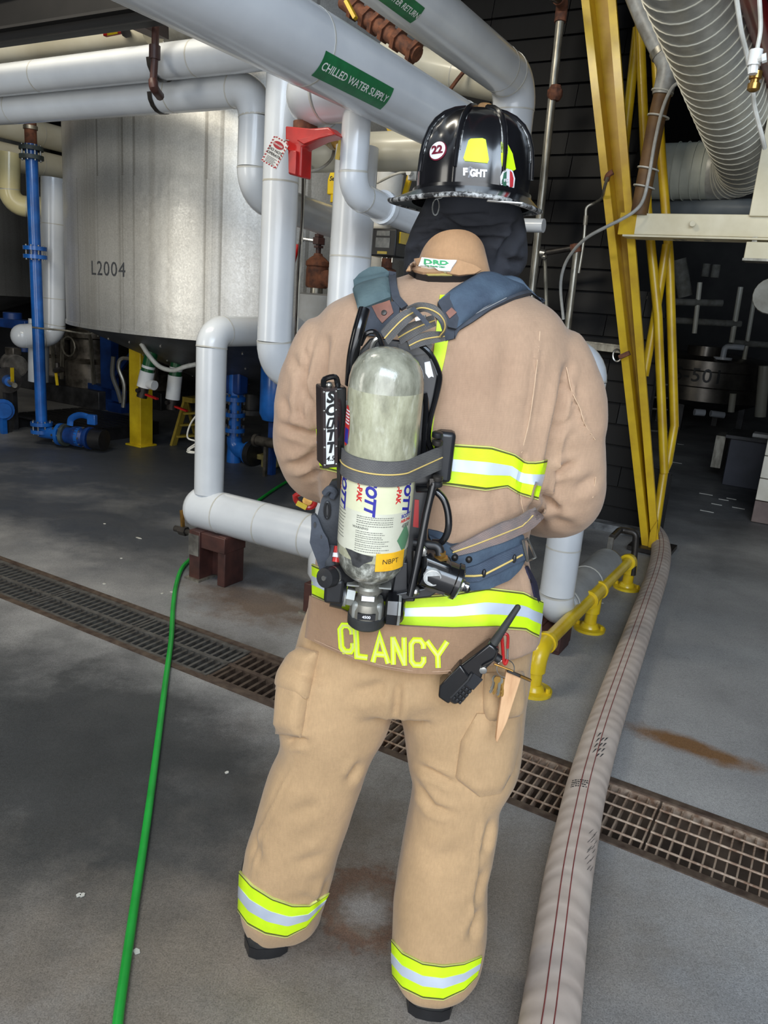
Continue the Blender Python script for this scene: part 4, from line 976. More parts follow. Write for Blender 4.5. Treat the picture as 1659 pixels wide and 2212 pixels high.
# large spiral duct along v then turning left
rd = .208
dA = atv(1507, 0, 4.2); dB = atv(1622, 368, 6.72)
m_duct = mat('silver_duct_sheet', (200, 200, 194), .42, .3, c2=(176, 176, 170), scale=16, stretch=(1, 1, 1), bump=.15, bscale=12)
m_flex = mat('pale_flex_duct', (206, 210, 198), .5, c2=(186, 190, 178), scale=5, bump=.25, bscale=25)
t = thing('spiral_duct', 'large silver spiral duct with wire hoops coming from upper right', 'duct', dB - ZD * .3, None)
dV = (dB - dA).normalized(); dC = uv(atv(1395, 372, 6.72).dot(UD) - .12, dB.dot(VD), dB.z)
a0 = dA - dV * 2.2; bend_ = fillet([dA, dB, dC], .27, 14); arc = bend_[1:-1]; a1 = arc[0]
part('duct_run', MB().sweep([a0.lerp(a1, k / 10) for k in range(11)], rd, n=36), m_duct, t)
part('duct_elbow', MB().sweep(arc, rd, n=36), m_duct, t)
part('flex_run', MB().sweep([arc[-1], arc[-1].lerp(dC, .5), dC], rd * .98, n=36), m_flex, t)
def hoop(c, d, m_, r_=.0042, tilt=0.0):
    x_, y_, _ = frame(d); part('wire_hoop', MB().sweep([c + (x_ * math.cos(a) + y_ * math.sin(a)) * (rd + .002) + Vector(d).normalized() * tilt * math.cos(a) for a in [2 * math.pi * i / 32 for i in range(32)]], r_, n=5, closed=True), m_, t)
L = (a1 - a0).length; n = int(L / .105)
for k in range(n): hoop(a0.lerp(a1, k / (n - 1)), dV, MT['pvc_warm'], tilt=.02)
for k in range(1, 13, 2): hoop(arc[k], arc[k + 1] - arc[k - 1], MT['pvc_warm'])
for k in range(4): hoop(arc[-1] - UD * (.05 + .07 * k), -UD, m_flex, .004)
# grey pipe under the duct
q0, q1 = atv(1700, 452, 6.6), atv(1405, 452, 6.9); b = MB().cyl(q0, q1, .075, n=18); single('grey_cross_pipe', b, mat('grey_pipe', (128, 134, 138), .4, c2=(108, 114, 118), scale=4), 'grey pipe running level just under the pale duct', 'pipe')
# grey conduit with brown wrapped lower half, cable tied along
t = thing('brown_wrapped_conduit', 'grey conduit whose lower half is brown, beside the yellow column', 'conduit', atv(1372, 465, bv - .2), None)
kv = bv - .12
m_brn = mat('brown_tape', (112, 82, 46), .6, c2=(88, 62, 36), scale=10, bump=.2, bscale=50)
gr = mat('grey_conduit_paint', (160, 160, 156), .42, c2=(126, 122, 114), scale=14)
part('upper_run', MB().sweep(crom([atv(1352, -60, kv), atv(1392, 40, kv), atv(1428, 112, kv)], 5), .062, n=16), gr, t)
part('elbow_piece', MB().sweep(crom([atv(1428, 110, kv), atv(1441, 138, kv), atv(1439, 170, kv), atv(1431, 205, kv)], 5), .066, n=16), gr, t)
part('collar', MB().cyl(atv(1425, 106, kv), atv(1431, 118, kv), .07, n=16), MT['galv'], t)
part('brown_run', MB().sweep(crom([atv(1433, 195, kv), atv(1418, 260, kv), atv(1403, 340, kv), atv(1388, 420, kv), atv(1380, 465, kv)], 5), [.056] * 20 + [.062], n=16), m_brn, t)
for x, y in ((1431, 198), (1422, 252), (1400, 365), (1391, 404)):
    d = Vector((0, 0, 1)) + UD * .18; c = atv(x, y, kv); X_, Y_, D_ = frame(d)
    part('cable_tie', MB().sweep([c + (X_ * math.cos(a) + Y_ * math.sin(a)) * .068 for a in [2 * math.pi * i / 16 for i in range(16)]], .006, n=5, closed=True), MT['whitecable'], t)
b = MB().sweep(crom([atv(1490, 182, kv - .1), atv(1465, 180, kv - .1), atv(1448, 196, kv - .1), atv(1430, 240, kv - .08), atv(1414, 310, kv - .08), atv(1402, 380, kv - .08), atv(1390, 430, kv - .1), atv(1372, 455, kv - .14), atv(1340, 475, kv - .16), atv(1310, 490, kv - .16), atv(1270, 512, kv - .1), atv(1240, 540, kv), atv(1219, 575, kv + .1), atv(1211, 620, kv + .15), atv(1217, 690, kv + .2)], 5), .0115, n=8)
single('grey_cable', b, mat('pale_grey_cable', (172, 172, 168), .5, c2=(150, 150, 146), scale=20), 'pale grey cable looping from the duct past the yellow column', 'cable')
# red sprinkler pipe, cables and connectors on it
rv_ = 2.9
rp0 = atv(1626, 0, 4.1); b = MB().sweep([rp0 - VD * 5, rp0, rp0 + VD * 6], .052, n=18); single('red_pipe', b, MT['dred'], 'dark red sprinkler pipe at the upper right corner', 'pipe')
b = MB().sweep(crom([atv(1590, -10, 2.6), atv(1602, 70, 2.65), atv(1614, 120, 2.7), atv(1626, 190, 2.75), atv(1630, 230, 2.8), atv(1645, 290, 2.85), atv(1652, 320, 2.9)], 5), .007, n=8); single('pale_cable', b, MT['whitecable'], 'pale cable running down along the red pipe', 'cable')
b = MB().sweep(crom([atv(1640, -10, 2.5), atv(1643, 60, 2.5), atv(1636, 105, 2.5)], 5), .006, n=8); single('pale_cable', b, MT['whitecable'], 'thin pale cable hanging to the connector on the red pipe', 'cable')
t = thing('cable_connector', 'pale cable connector hanging beside the red pipe', 'connector', atv(1630, 165, 2.5), None)
part('body', MB().cyl(atv(1634, 108, 2.5), atv(1628, 142, 2.5), .018, n=10), MT['white'], t)
part('lower_nut', MB().cyl(atv(1628, 142, 2.5), atv(1626, 160, 2.5), .013, n=8), MT['white'], t)
part('side_plug', MB().cyl(atv(1632, 130, 2.5), atv(1650, 126, 2.48), .008, n=8).cyl(atv(1646, 127, 2.48), atv(1656, 124, 2.48), .012, n=8), MT['white'], t)
t = thing('cable_connector', 'olive ringed cable gland below the pale connector', 'connector', atv(1628, 200, 2.55), None)
part('gland', MB().lathe(atv(1626, 198, 2.55), ZD, [(0, .01), (.005, .017), (.02, .017), (.022, .012), (.03, .012), (.032, .017), (.05, .017), (.055, .01)], 12), MT['brass'], t)
# rusty-jointed galvanised conduits in front of the lapped wall
gvv = LV - .35
t = thing('tall_conduit', 'tall galvanised conduit with rusty elbow and union right of the helmet', 'conduit', atv(1150, 640, gvv), None)
c0, c1 = atv(1211, 35, gvv), atv(1148, 640, gvv); c2_ = c1 + (c1 - c0) * .9
part('run', MB().cyl(c0, c2_, .03, n=14), MT['galv'], t)
part('union', MB().lathe(atv(1197, 218, gvv), (c0 - c1), [(0, .036), (.02, .048), (.03, .055), (.07, .055), (.075, .046), (.1, .04)], 8), MT['rust'], t)
part('elbow', MB().sweep(crom([atv(1210, 48, gvv), atv(1213, 22, gvv), atv(1214, 6, gvv - .05), atv(1206, -4, gvv - .14)], 4), .042, n=12), MT['rust'], t)
part('top_pipe', MB().cyl(atv(1206, -4, gvv - .12), atv(1190, -14, gvv - .7), .034, n=12), MT['dsteel'], t)
t = thing('lower_conduit', 'galvanised conduit with rusty tee below the leaning column', 'conduit', atv(1235, 690, gvv), None)
part('run', MB().cyl(atv(1246, 540, gvv), atv(1225, 720, gvv), .026, n=12), MT['galv'], t)
part('tee', MB().cyl(atv(1243, 528, gvv), atv(1246, 546, gvv), .036, n=10).cyl(atv(1244, 534, gvv), atv(1234, 537, gvv), .03, n=10), MT['rust'], t)
part('cross_run', MB().cyl(atv(1236, 536, gvv), atv(1172, 547, gvv), .022, n=10), MT['dsteel'], t)
part('end_cap', MB().cyl(atv(1178, 548, gvv - .01), atv(1168, 546, gvv - .01), .03, n=10).ball(atv(1176, 555, gvv - .03), .022, 8, 6), MT['steel'], t)
part('drop_rod', MB().cyl(atv(1177, 556, gvv), atv(1181, 680, gvv), .014, n=8), MT['galv'], t)
t = thing('small_conduit', 'thin bent conduit hanging from a rusty elbow on the yellow column', 'conduit', atv(1250, 560, gvv - .1), None)
part('run', MB().sweep(crom([atv(1312, 384, bv - .15), atv(1306, 405, bv - .1), atv(1300, 428, bv), atv(1285, 438, bv + .1), atv(1268, 448, bv + .1), atv(1265, 470, bv + .1), atv(1261, 520, bv + .1), atv(1250, 590, bv + .1)], 5), .011, n=8), MT['galv'], t)
part('coupling', MB().cyl(atv(1266, 466, bv + .1), atv(1264, 486, bv + .1), .016, n=8), MT['galv'], t)
part('elbow', MB().sweep(crom([atv(1310, 390, bv - .1), atv(1314, 378, bv - .12), atv(1324, 371, bv - .12)], 4), .02, n=8), MT['rust'], t)
t = thing('wall_rail', 'grey steel channel rail on the lapped wall behind the right arm', 'rail', atv(1300, 750, LV - .1), None)
rl0, rl1 = atv(1262, 746, LV - .09), atv(1345, 756, LV - .09)
part('channel', MB().bar(rl0, rl1, .05, .05), MT['galv'], t); part('lip', MB().bar(rl0 + ZD * .03, rl1 + ZD * .03, .07, .01), MT['galv'], t)
part('hook_ring', MB().sweep([atv(1333 + 9 * math.cos(a), 768 + 13 * math.sin(a), LV - .2) for a in [2 * math.pi * i / 16 for i in range(16)]], .008, n=6, closed=True), MT['steel'], t)
part('rust_clip', MB().bar(atv(1338, 772, bv - .1), atv(1360, 762, bv - .1), .04, .03), MT['rust'], t)
# yellow guard rail on the floor
t = thing('yellow_guard_rail', 'low yellow pipe guard rail with flanged feet beside the fire hose', 'guard rail', on(1270, 1362), None)
gb = [on(1147, 1492), on(1268, 1358), on(1360, 1272)]
gu = sum(p.dot(UD) for p in gb) / 3; gh_ = .2
vs_ = [p.dot(VD) for p in gb]; rg = .033
ends_ = [uv(gu, v_, gh_) for v_ in vs_]
part('rail', MB().cyl(ends_[0] + VD * .05, ends_[1] - VD * .06, rg, n=18), MT['yellow2'], t); part('rail', MB().cyl(ends_[1] + VD * .08, ends_[2] - VD * .05, rg, n=18), MT['yellow2'], t)
part('corner_elbow', MB().sweep(fillet([ends_[0] + VD * .1, ends_[0], ends_[0] - ZD * .1], .07), rg * 1.3, n=18), MT['yellow2'], t)
part('elbow_lip', MB().cyl(ends_[0] + VD * .09, ends_[0] + VD * .115, rg * 1.5, n=18), MT['yellow2'], t)
part('corner_elbow', MB().sweep(fillet([ends_[2] - VD * .1, ends_[2], ends_[2] - ZD * .1], .07), rg * 1.3, n=18), MT['yellow2'], t)
part('elbow_lip', MB().cyl(ends_[2] - VD * .115, ends_[2] - VD * .09, rg * 1.5, n=18), MT['yellow2'], t)
part('tee', MB().cyl(ends_[1] - VD * .1, ends_[1] + VD * .1, rg * 1.28, n=18).cyl(ends_[1], ends_[1] - ZD * .1, rg * 1.28, n=18), MT['yellow2'], t)
for s in (-1, 1): part('tee_lip', MB().cyl(ends_[1] + VD * s * .085, ends_[1] + VD * s * .108, rg * 1.5, n=18), MT['yellow2'], t)
for e in ends_:
    f = Vector((e.x, e.y, 0))
    part('post', MB().cyl(f + ZD * .01, e - ZD * .06, rg, n=16), MT['yellow2'], t)
    part('foot_flange', MB().lathe(f, ZD, [(0, .085), (.014, .085), (.016, .05), (.035, .042), (.04, .036)], 20), MT['yellow2'], t)
    for s in (-1, 1): part('anchor_bolt', MB().cyl(f + UD * s * .066, f + UD * s * .066 + ZD * .035, .01, n=6), MT['yellow2'], t)
# fire hose
fh = [(1187, 2212), (1206, 2060), (1227, 1900), (1250, 1780), (1270, 1690), (1302, 1580), (1340, 1470), (1372, 1380), (1398, 1305), (1420, 1240), (1428, 1195), (1424, 1165), (1412, 1146), (1405, 1139)]
f0_ = on(1187, 2212, .055); f1_ = on(1206, 2060, .055); fd_ = (f0_ - f1_).normalized()
hp = crom([f0_ + fd_ * 2.6 + UD * .5, f0_ + fd_ * 1.6 + UD * .15, f0_ + fd_ * .7] + [on(x, y, .055) for x, y in fh], 7)
def hose_material():
    t = NT('woven_hose_jacket'); v = t.coord('Object'); b = t.b
    g = t.ramp(t.noise(v, 6, 6, .6), [(.3, lin((176, 160, 148))), (.7, lin((196, 182, 170)))])
    w2 = t.n('ShaderNodeTexWave', wave_type='BANDS', bands_direction='Y'); w2.inputs['Scale'].default_value = 4.5; w2.inputs['Distortion'].default_value = 6; w2.inputs['Detail'].default_value = 3; t.l(v, w2.inputs['Vector'])
    g = t.mix(.3, g, t.ramp(w2.outputs['Fac'], [(.2, (.82, .8, .8)), (.8, (1.08, 1.08, 1.08))]), 'MULTIPLY')
    sm = t.ramp(t.noise(t.coord('Object', (1, .5, 1)), 9, 8, .7), [(.66, (0, 0, 0)), (.74, (1, 1, 1))]); g = t.mix(t.math('MULTIPLY', sm, .7), g, lin((84, 80, 80)))
    t.l(g, b.inputs['Base Color']); b.inputs['Roughness'].default_value = .8
    t.bump(w2.outputs['Fac'], .25, .006); return t.m
t = thing('fire_hose', 'large charged grey fire hose lying across the drain on the right', 'hose', hp[len(hp) // 2] - ZD * .055, None)
part('jacket', MB().sweep(hp, .068, n=28, sq=(1.0, .82), up=(1, -.4, 0)), hose_material(), t)
m_str = mat('red_stitch', (132, 62, 58), .7, c2=(112, 52, 50), scale=30)
for off in (-.004, .022):
    pts = []
    for i, p in enumerate(hp):
        d = (hp[min(i + 1, len(hp) - 1)] - hp[max(i - 1, 0)]).normalized(); sd = d.cross(ZD)
        pts.append(p + sd * (off - .014) + ZD * (.0557 - (abs(off - .014) / .068) ** 2 * .02))
    part('stitch_line', MB().sweep(pts, .0017, n=5), m_str, t)
# printed maker's block and black scuffs on the hose
m_ink = mat('hose_ink', (58, 56, 56), .8)
def hose_pt(f, s, lift=.0008):
    k = f * (len(hp) - 1); i = int(k); p = hp[i].lerp(hp[i + 1], k - i); d = (hp[i + 1] - hp[i]).normalized(); sd = d.cross(ZD)
    a = s / .068; return p + sd * math.sin(a) * (.068 + lift) + ZD * math.cos(a) * (.0558 + lift), d
def near_f(x, y):
    q = on(x, y, .1); return min(range(len(hp)), key=lambda i: (hp[i] - q).length) / (len(hp) - 1)
ink = MB(); rk = random.Random(5)
f0 = near_f(1245, 1690)
for rr in range(4):
    s = -.052
    while s < .0:
        w_ = rk.uniform(.003, .008); f = f0 - .0032 * rr + rk.uniform(-.0003, .0003)
        ink.add([hose_pt(f, s)[0], hose_pt(f, s + w_)[0], hose_pt(f - .0016, s + w_)[0], hose_pt(f - .0016, s)[0]], [(0, 1, 2, 3)]); s += w_ + rk.uniform(.001, .004)
part('printed_block', ink, m_ink, t, kind='stuff')
sc_ = MB(); f0 = near_f(1275, 1840)
for k in range(16):
    f = f0 + k * .0026 - .016; s = .050 + .014 * math.sin(k * 1.7); sc_.add([hose_pt(f, s)[0], hose_pt(f + .0016, s + .004)[0], hose_pt(f + .010, s + .017)[0], hose_pt(f + .007, s + .011)[0]], [(0, 1, 2, 3)])
f0 = near_f(1292, 1620)
for k in range(12):
    f = f0 + k * .0022 - .012; s = .006 + .016 * math.sin(k * 2.1); sc_.add([hose_pt(f, s)[0], hose_pt(f + .002, s + .005)[0], hose_pt(f + .007, s + .013)[0], hose_pt(f + .0055, s + .006)[0]], [(0, 1, 2, 3)])
part('black_scuff', sc_, m_ink, t)
# ------------------------------------------------------------------ far room on the right
c501 = at(1512, 880, 13.2); c501.z = 0
r501 = .96; z0 = at(1512, 868, 12.3).z; z1 = at(1512, 778, 12.6).z
m_501 = mat('dark_steel_tank', (122, 116, 108), .3, .8, c2=(84, 80, 76), scale=3)
t = thing('numbered_tank', 'dark steel tank with black number in the far room', 'tank', c501, None)
part('shell', MB().lathe(c501, ZD, [(z0, r501), (z1, r501)], 48, caps=False), m_501, t)
part('top_dome', MB().lathe(c501, ZD, [(z1, r501), (z1 + .06, r501 * .9), (z1 + .12, .4), (z1 + .14, .05)], 40, caps=False), m_501, t)
part('bottom_dish', MB().lathe(c501, ZD, [(z0 - .25, .1), (z0 - .2, .5), (z0, r501)], 40), MT['darkmetal'], t)
for f in (.35, .75): part('weld_band', MB().lathe(c501, ZD, [(z0 + (z1 - z0) * f - .01, r501 + .001), (z0 + (z1 - z0) * f, r501 + .006), (z0 + (z1 - z0) * f + .01, r501 + .001)], 48, caps=False), m_501, t)
stencil(t, 'S-501', c501, r501, 1508, 812, .3, MT['black'], spacing=1.1, bold=.01)
for k in range(4):
    a = math.pi * (.25 + .5 * k); q = c501 + Vector((math.cos(a), math.sin(a), 0)) * .7
    part('leg', MB().bar(q, q + ZD * (z0 + .02), .09, .09), MT['darkmetal'], t)
part('manway', MB().cyl(c501 + ZD * (z1 + .0) - VD * .5, c501 + ZD * (z1 + .22) - VD * .5, .28, n=24), m_501, t)
e = at(1562, 770, 12.4); part('vent_pipe', MB().sweep(fillet([e - ZD * .05, e + ZD * .16, e + ZD * .16 + UD * .28], .06), .045, n=10), MT['pvc'], t)
part('vent_flange', MB().cyl(e - ZD * .05, e - ZD * .01, .14, n=18), MT['pvc'], t)
GF = 'thin pipes in the far room'
far_ = [((1512, 610), (1500, 720), .035, 'pvc_warm', 'pale vertical pipe left above the numbered tank'), ((1600, 620), (1580, 740), .04, 'pvc_warm', 'pale vertical pipe above the right of the numbered tank'), ((1632, 630), (1605, 790), .035, 'pvc_warm', 'slim pale pipe right of the numbered tank, reaching its top'), ((1455, 652), (1560, 655), .05, 'foam', 'dull grey level pipe high in the far room'), ((1456, 692), (1600, 700), .05, 'foam', 'dull grey level pipe lower in the far room'), ((1580, 740), (1659, 745), .05, 'foam', 'dull grey level pipe right of the numbered tank'), ((1500, 890), (1522, 892), .05, 'pvc', 'pale pipe end under the left of the numbered tank'), ((1535, 893), (1564, 897), .05, 'pvc', 'pale pipe end under the right of the numbered tank'), ((1632, 790), (1622, 840), .07, 'pvc_warm', 'pale pipe stub left of the two at the right edge'), ((1652, 790), (1642, 900), .08, 'pvc_warm', 'pale thick pipe at the right edge of the far room'), ((1584, 850), (1579, 890), .05, 'pvc_warm', 'short pale pipe beside the gold canister'), ((1527, 570), (1522, 598), .06, 'foam', 'dull hanging pipe high in the far room, left one'), ((1548, 572), (1543, 600), .06, 'foam', 'dull hanging pipe high in the far room, right one'), ((1480, 640), (1466, 560), .11, 'foam', 'grey duct leaning in the far room beyond the truss')]
for i, (p0, p1, r_, mm, lab) in enumerate(far_):
    Y = 11.5 + (i % 3) * .5
    single('far_pipe', MB().cyl(at(*p0, Y), at(*p1, Y), r_, n=10), MT[mm], lab, 'pipe', GF)
q = on(1572, 1045); q = q + UD * .55 + VD * .3 + ZD * (at(1580, 945, q.y).z + .05 + .61); b = MB().lathe(q, ZD, [(-.1, .02), (-.1, .085), (.07, .085), (.08, .07), (.08, .02)], 18); g_ = single('gold_canister', b, MT['brass'], 'gold coloured canister on the dark bench', 'canister')
subpart('black_base', MB().lathe(q, ZD, [(-.24, .1), (-.12, .12), (-.1, .05)], 14), MT['black'], g_); subpart('black_cap', MB().lathe(q, ZD, [(.08, .075), (.2, .075), (.22, .03)], 14), MT['black'], g_)
# dark cabinets / workbench
q = on(1572, 1045); t = thing('dark_workbench', 'dark blue grey workbench cabinet in the far room', 'workbench', q, None)
m_cab = mat('dark_blue_cabinet', (70, 72, 84), .5, c2=(54, 56, 66), scale=3)
hb = at(1580, 945, q.y).z
cx = q + UD * .45 + VD * .2
part('cabinet', MB().box(cx - UD * .25 + ZD * hb / 2, (.5, .6, hb), (UD, VD, ZD)), m_cab, t, bevel=.006)
part('cabinet', MB().box(cx + UD * .29 + ZD * hb / 2, (.5, .6, hb), (UD, VD, ZD)), m_cab, t, bevel=.006)
part('worktop', MB().box(cx + UD * .1 + ZD * (hb + .02), (1.3, .7, .04), (UD, VD, ZD)), MT['darkmetal'], t, bevel=.004)
part('side_panel', MB().box(cx - UD * .62 + VD * .1 + ZD * (hb * .62), (.1, .4, hb * .7), (UD, VD, ZD)), MT['galv'], t)
top = cx + ZD * (hb + .05)
for i, (du, dv, w_, lab) in enumerate(((-.15, -.15, .3, 'white folded papers on the left of the dark workbench'), (.12, -.25, .14, 'small white card at the front of the dark workbench'))):
    b = MB().box(top + UD * du + VD * dv + ZD * .01, (w_, .2, .04), (UD, VD, ZD)); single('papers', b, MT['white'], lab, 'papers', bevel=.006)
t = thing('bench_machine', 'black bench machine on the workbench below the gold canister', 'machine', top, None)
part('body', MB().box(top + UD * .1 + VD * .1 + ZD * .12, (.34, .3, .24), (UD, VD, ZD)), MT['black'], t, bevel=.02); part('head', MB().cyl(top + UD * .1 + VD * .1 + ZD * .24, top + UD * .1 + VD * .1 + ZD * .36, .1, n=16), MT['black'], t)
# white block pier at the right edge
m_blk = mat('painted_block', (214, 208, 194), .6, c2=(196, 190, 174), scale=5, bump=.25, bscale=40)
m_blkb = mat('mauve_block', (122, 106, 100), .65, c2=(100, 86, 82), scale=6, bump=.3, bscale=40)
q = on(1621, 1126); pier = struct('wall_pier', MB().box(q + UD * .62 + VD * .12 + ZD * 1.27, (1.2, .18, 2.5), (UD, VD, ZD)), m_blk)
zc = 0; row = 0
while zc < 2.55:
    for k in range(4):
        off = -.2 if row % 2 else 0; a = max(0, .4 * k + off); b_ = min(.4 * (k + 1) + off, 1.25)
        if b_ - a > .05: o = part('block', MB().box(q + UD * ((a + b_) / 2) + VD * .1 + ZD * (zc + .1), (b_ - a - .008, .24, .192), (UD, VD, ZD)), m_blkb if zc < .19 else m_blk, None, bevel=.004); o.parent = pier
    zc += .2; row += 1
# guard cage / ladder dimly behind the truss
t = thing('wire_shelf', 'dim wire shelving behind the yellow truss', 'shelving', on(1415, 960), None)
for x in (1398, 1440): part('upright', MB().cyl(at(x, 640, 10), Vector((at(x, 640, 10).x, 10, 0)), .015, n=6), MT['galv'], t)
for y in (828, 857, 882, 930): part('shelf_wire', MB().cyl(at(1398, y, 10), at(1442, y + 3, 10), .012, n=6), MT['galv'], t)
for i, (x, y) in enumerate(((1462, 1000), (1470, 960), (1525, 1068), (1563, 1080), (1580, 1078), (1595, 1098), (1527, 1105), (1548, 1090))):
    p = on(x, y); d = random.Random(i); b = MB().box(p + ZD * .003, (.08 + .05 * d.random(), .012, .005), (UD, VD, ZD)); single('floor_scrap', b, MT['whitecable'], 'pale scrap on the far floor, ' + ['left of all, near the wire shelving', 'behind the leftmost one', 'first of three before the workbench', 'second before the workbench', 'third before the workbench', 'closest to the block pier', 'nearest the yellow truss foot', 'between truss foot and pier'][i], 'scrap', 'pale scraps on the far floor')
near_scraps = [(300, 1163, .05), (226, 1132, .02), (375, 1281, .05), (350, 1283, .014), (262, 1207, .015), (225, 1262, .02), (1300, 1303, .02), (1216, 1386, .02), (170, 1935, .012), (178, 1935, .012), (295, 2057, .02), (490, 1670, .012)]
nsl = ['large white flake on the floor left of the thick pipe', 'small white flake left of the large one', 'long white flake beside the drain at the green hose', 'tiny flake beside the long one near the green hose', 'small flake left of the pipe support', 'flake on the dark floor above the drain grates', 'white flake beside the far foot of the yellow guard rail', 'white flake beside the middle foot of the guard rail', 'left of two tiny flakes on the near floor at left', 'right of two tiny flakes on the near floor at left', 'small grey flake beside the green hose at the bottom', 'tiny flake left of the left thigh on the floor']
for (x, y, w_), nl in zip(near_scraps, nsl):
    p = on(x, y); single('floor_scrap', MB().prism([p + ZD * .001 + UD * a + VD * b_ for a, b_ in ((-w_ / 2, -.004), (w_ * .2, -.008), (w_ / 2, .002), (w_ * .1, .008), (-w_ * .4, .006))], ZD * .003), MT['whitecable'], nl, 'scrap', 'paint flakes on the near floor')
# ================================================================== THE FIREFIGHTER
def fabric(name, c, c2, warm, twill=(0, 0, 1), tscale=520, bump=.25):
    t = NT(name); v = t.coord('Object'); b = t.b
    g = t.ramp(t.noise(v, 3.2, 6, .6), [(.32, lin(c)), (.68, lin(c2))])
    g = t.mix(.35, g, t.ramp(t.noise(v, 26, 6, .7), [(.35, (.86, .85, .84)), (.65, (1.07, 1.07, 1.07))]), 'MULTIPLY')
    g = t.mix(.4, g, t.ramp(t.noise(t.coord('Object', (260, 260, 60)), 1, 2), [(.3, (.86, .86, .86)), (.7, (1.1, 1.1, 1.1))]), 'MULTIPLY')
    dirt = t.ramp(t.noise(v, 5.5, 8, .7), [(.62, (0, 0, 0)), (.8, (1, 1, 1))])
    g = t.mix(t.math('MULTIPLY', dirt, .35), g, lin(warm))
    t.l(g, b.inputs['Base Color']); b.inputs['Roughness'].default_value = .85; b.inputs['Specular IOR Level'].default_value = .25
    b.inputs['Sheen Weight'].default_value = .15; b.inputs['Sheen Roughness'].default_value = .5
    w = t.n('ShaderNodeTexWave', wave_type='BANDS', bands_direction='Z'); w.inputs['Scale'].default_value = 95; w.inputs['Distortion'].default_value = 1.2; t.l(v, w.inputs['Vector'])
    h = t.math('ADD', t.math('MULTIPLY', w.outputs['Fac'], .5), t.noise(v, tscale, 3)); t.bump(h, bump, .0012)
    return t.m
m_coat = fabric('tan_turnout_cloth', (178, 148, 122), (164, 134, 110), (134, 108, 88))
m_coat2 = fabric('tan_turnout_cloth_collar', (184, 144, 106), (168, 130, 95), (136, 106, 80))
m_pant = fabric('tan_trouser_cloth', (188, 155, 116), (168, 138, 102), (134, 110, 84))
m_tail = fabric('tan_tail_cloth', (158, 126, 98), (144, 114, 88), (120, 96, 76), tscale=300, bump=.4)
m_lime = mat('lime_reflective', (208, 244, 22), .55, c2=(200, 236, 24), scale=40, bump=.1, bscale=300)
_t = NT('silver_reflective'); _v = _t.coord('Object'); _t.l(_t.ramp(_t.noise(_v, 12, 3), [(.35, lin((196, 206, 222))), (.65, lin((212, 222, 236)))]), _t.b.inputs['Base Color']); _t.b.inputs['Roughness'].default_value = .3; _t.b.inputs['Metallic'].default_value = .25; m_silver = _t.m
m_thread = mat('lime_stitching', (214, 220, 120), .7); m_olive = mat('olive_edge', (96, 100, 40), .8)
m_hood = mat('black_knit_hood', (48, 50, 57), .9, c2=(37, 39, 45), scale=14, bump=.25, bscale=420, bdist=.002)
m_skin = mat('skin', (206, 158, 132), .5, c2=(196, 144, 118), scale=20)
person = thing('person', 'person in tan turnout coat and trousers seen from behind, head bowed', 'person', (.03, 1.55, 0))

def loft(rings, n=36, steps=4):
    # ring: (Lx,Ly, Rx,Ry, Y, back depth, front depth, exponent)
    rs = [r + (2.3,) if len(r) == 7 else r for r in rings]
    P = np.array(rs, float); k = len(P); out = []
    ext = np.vstack([2 * P[0] - P[1], P, 2 * P[-1] - P[-2]])
    for i in range(1, k):
        for s in range(steps + (1 if i == k - 1 else 0)):
            t = s / steps; a, b, c, d = ext[i - 1], ext[i], ext[i + 1], ext[i + 2]
            out.append(.5 * ((2 * b) + (c - a) * t + (2 * a - 5 * b + 4 * c - d) * t * t + (3 * b - a - 3 * c + d) * t ** 3))
    mb = MB(); vs = []; fs = []
    for r in out:
        L = at(r[0], r[1], r[4]); Rr = at(r[2], r[3], r[4]); c = (L + Rr) / 2; ax = (Rr - L) / 2; e = 2 / r[7]
        for j in range(n):
            a = 2 * math.pi * j / n; ca, sa = math.cos(a), math.sin(a)
            q = c + ax * math.copysign(abs(ca) ** e, ca) + Vector((0, 1, 0)) * math.copysign(abs(sa) ** e, sa) * (r[5] if sa < 0 else r[6])
            vs.append(q)
    m_ = len(out)
    for i in range(m_ - 1): fs += [(i * n + j, i * n + (j + 1) % n, (i + 1) * n + (j + 1) % n, (i + 1) * n + j) for j in range(n)]
    fs += [tuple(range(n - 1, -1, -1)), tuple(range((m_ - 1) * n, m_ * n))]
    return mb.add(vs, fs)
def remesh(mbs, voxel, smooth=6, name='tmp'):
    # union of closed shells as ONE continuous surface
    al = MB()
    for m_ in mbs: al.add(m_.v, m_.f)
    me = al.mesh(name, None); o = bpy.data.objects.new(name, me); COL.objects.link(o)
    r = o.modifiers.new('r', 'REMESH'); r.mode = 'VOXEL'; r.voxel_size = voxel
    s = o.modifiers.new('s', 'SMOOTH'); s.factor = .5; s.iterations = smooth
    dg = bpy.context.evaluated_depsgraph_get(); me2 = bpy.data.meshes.new_from_object(o.evaluated_get(dg))
    bpy.data.objects.remove(o); bpy.data.meshes.remove(me); return me2
def project(co):                   # numpy (n,3) -> pixel coordinates of the reference camera
    d = co - np.array(CAM); z = d @ np.array(_fw)
    return np.stack([W_PX / 2 + F_PX * (d @ np.array(_cr)) / z, H_PX / 2 - F_PX * (d @ np.array(_cu)) / z], 1)
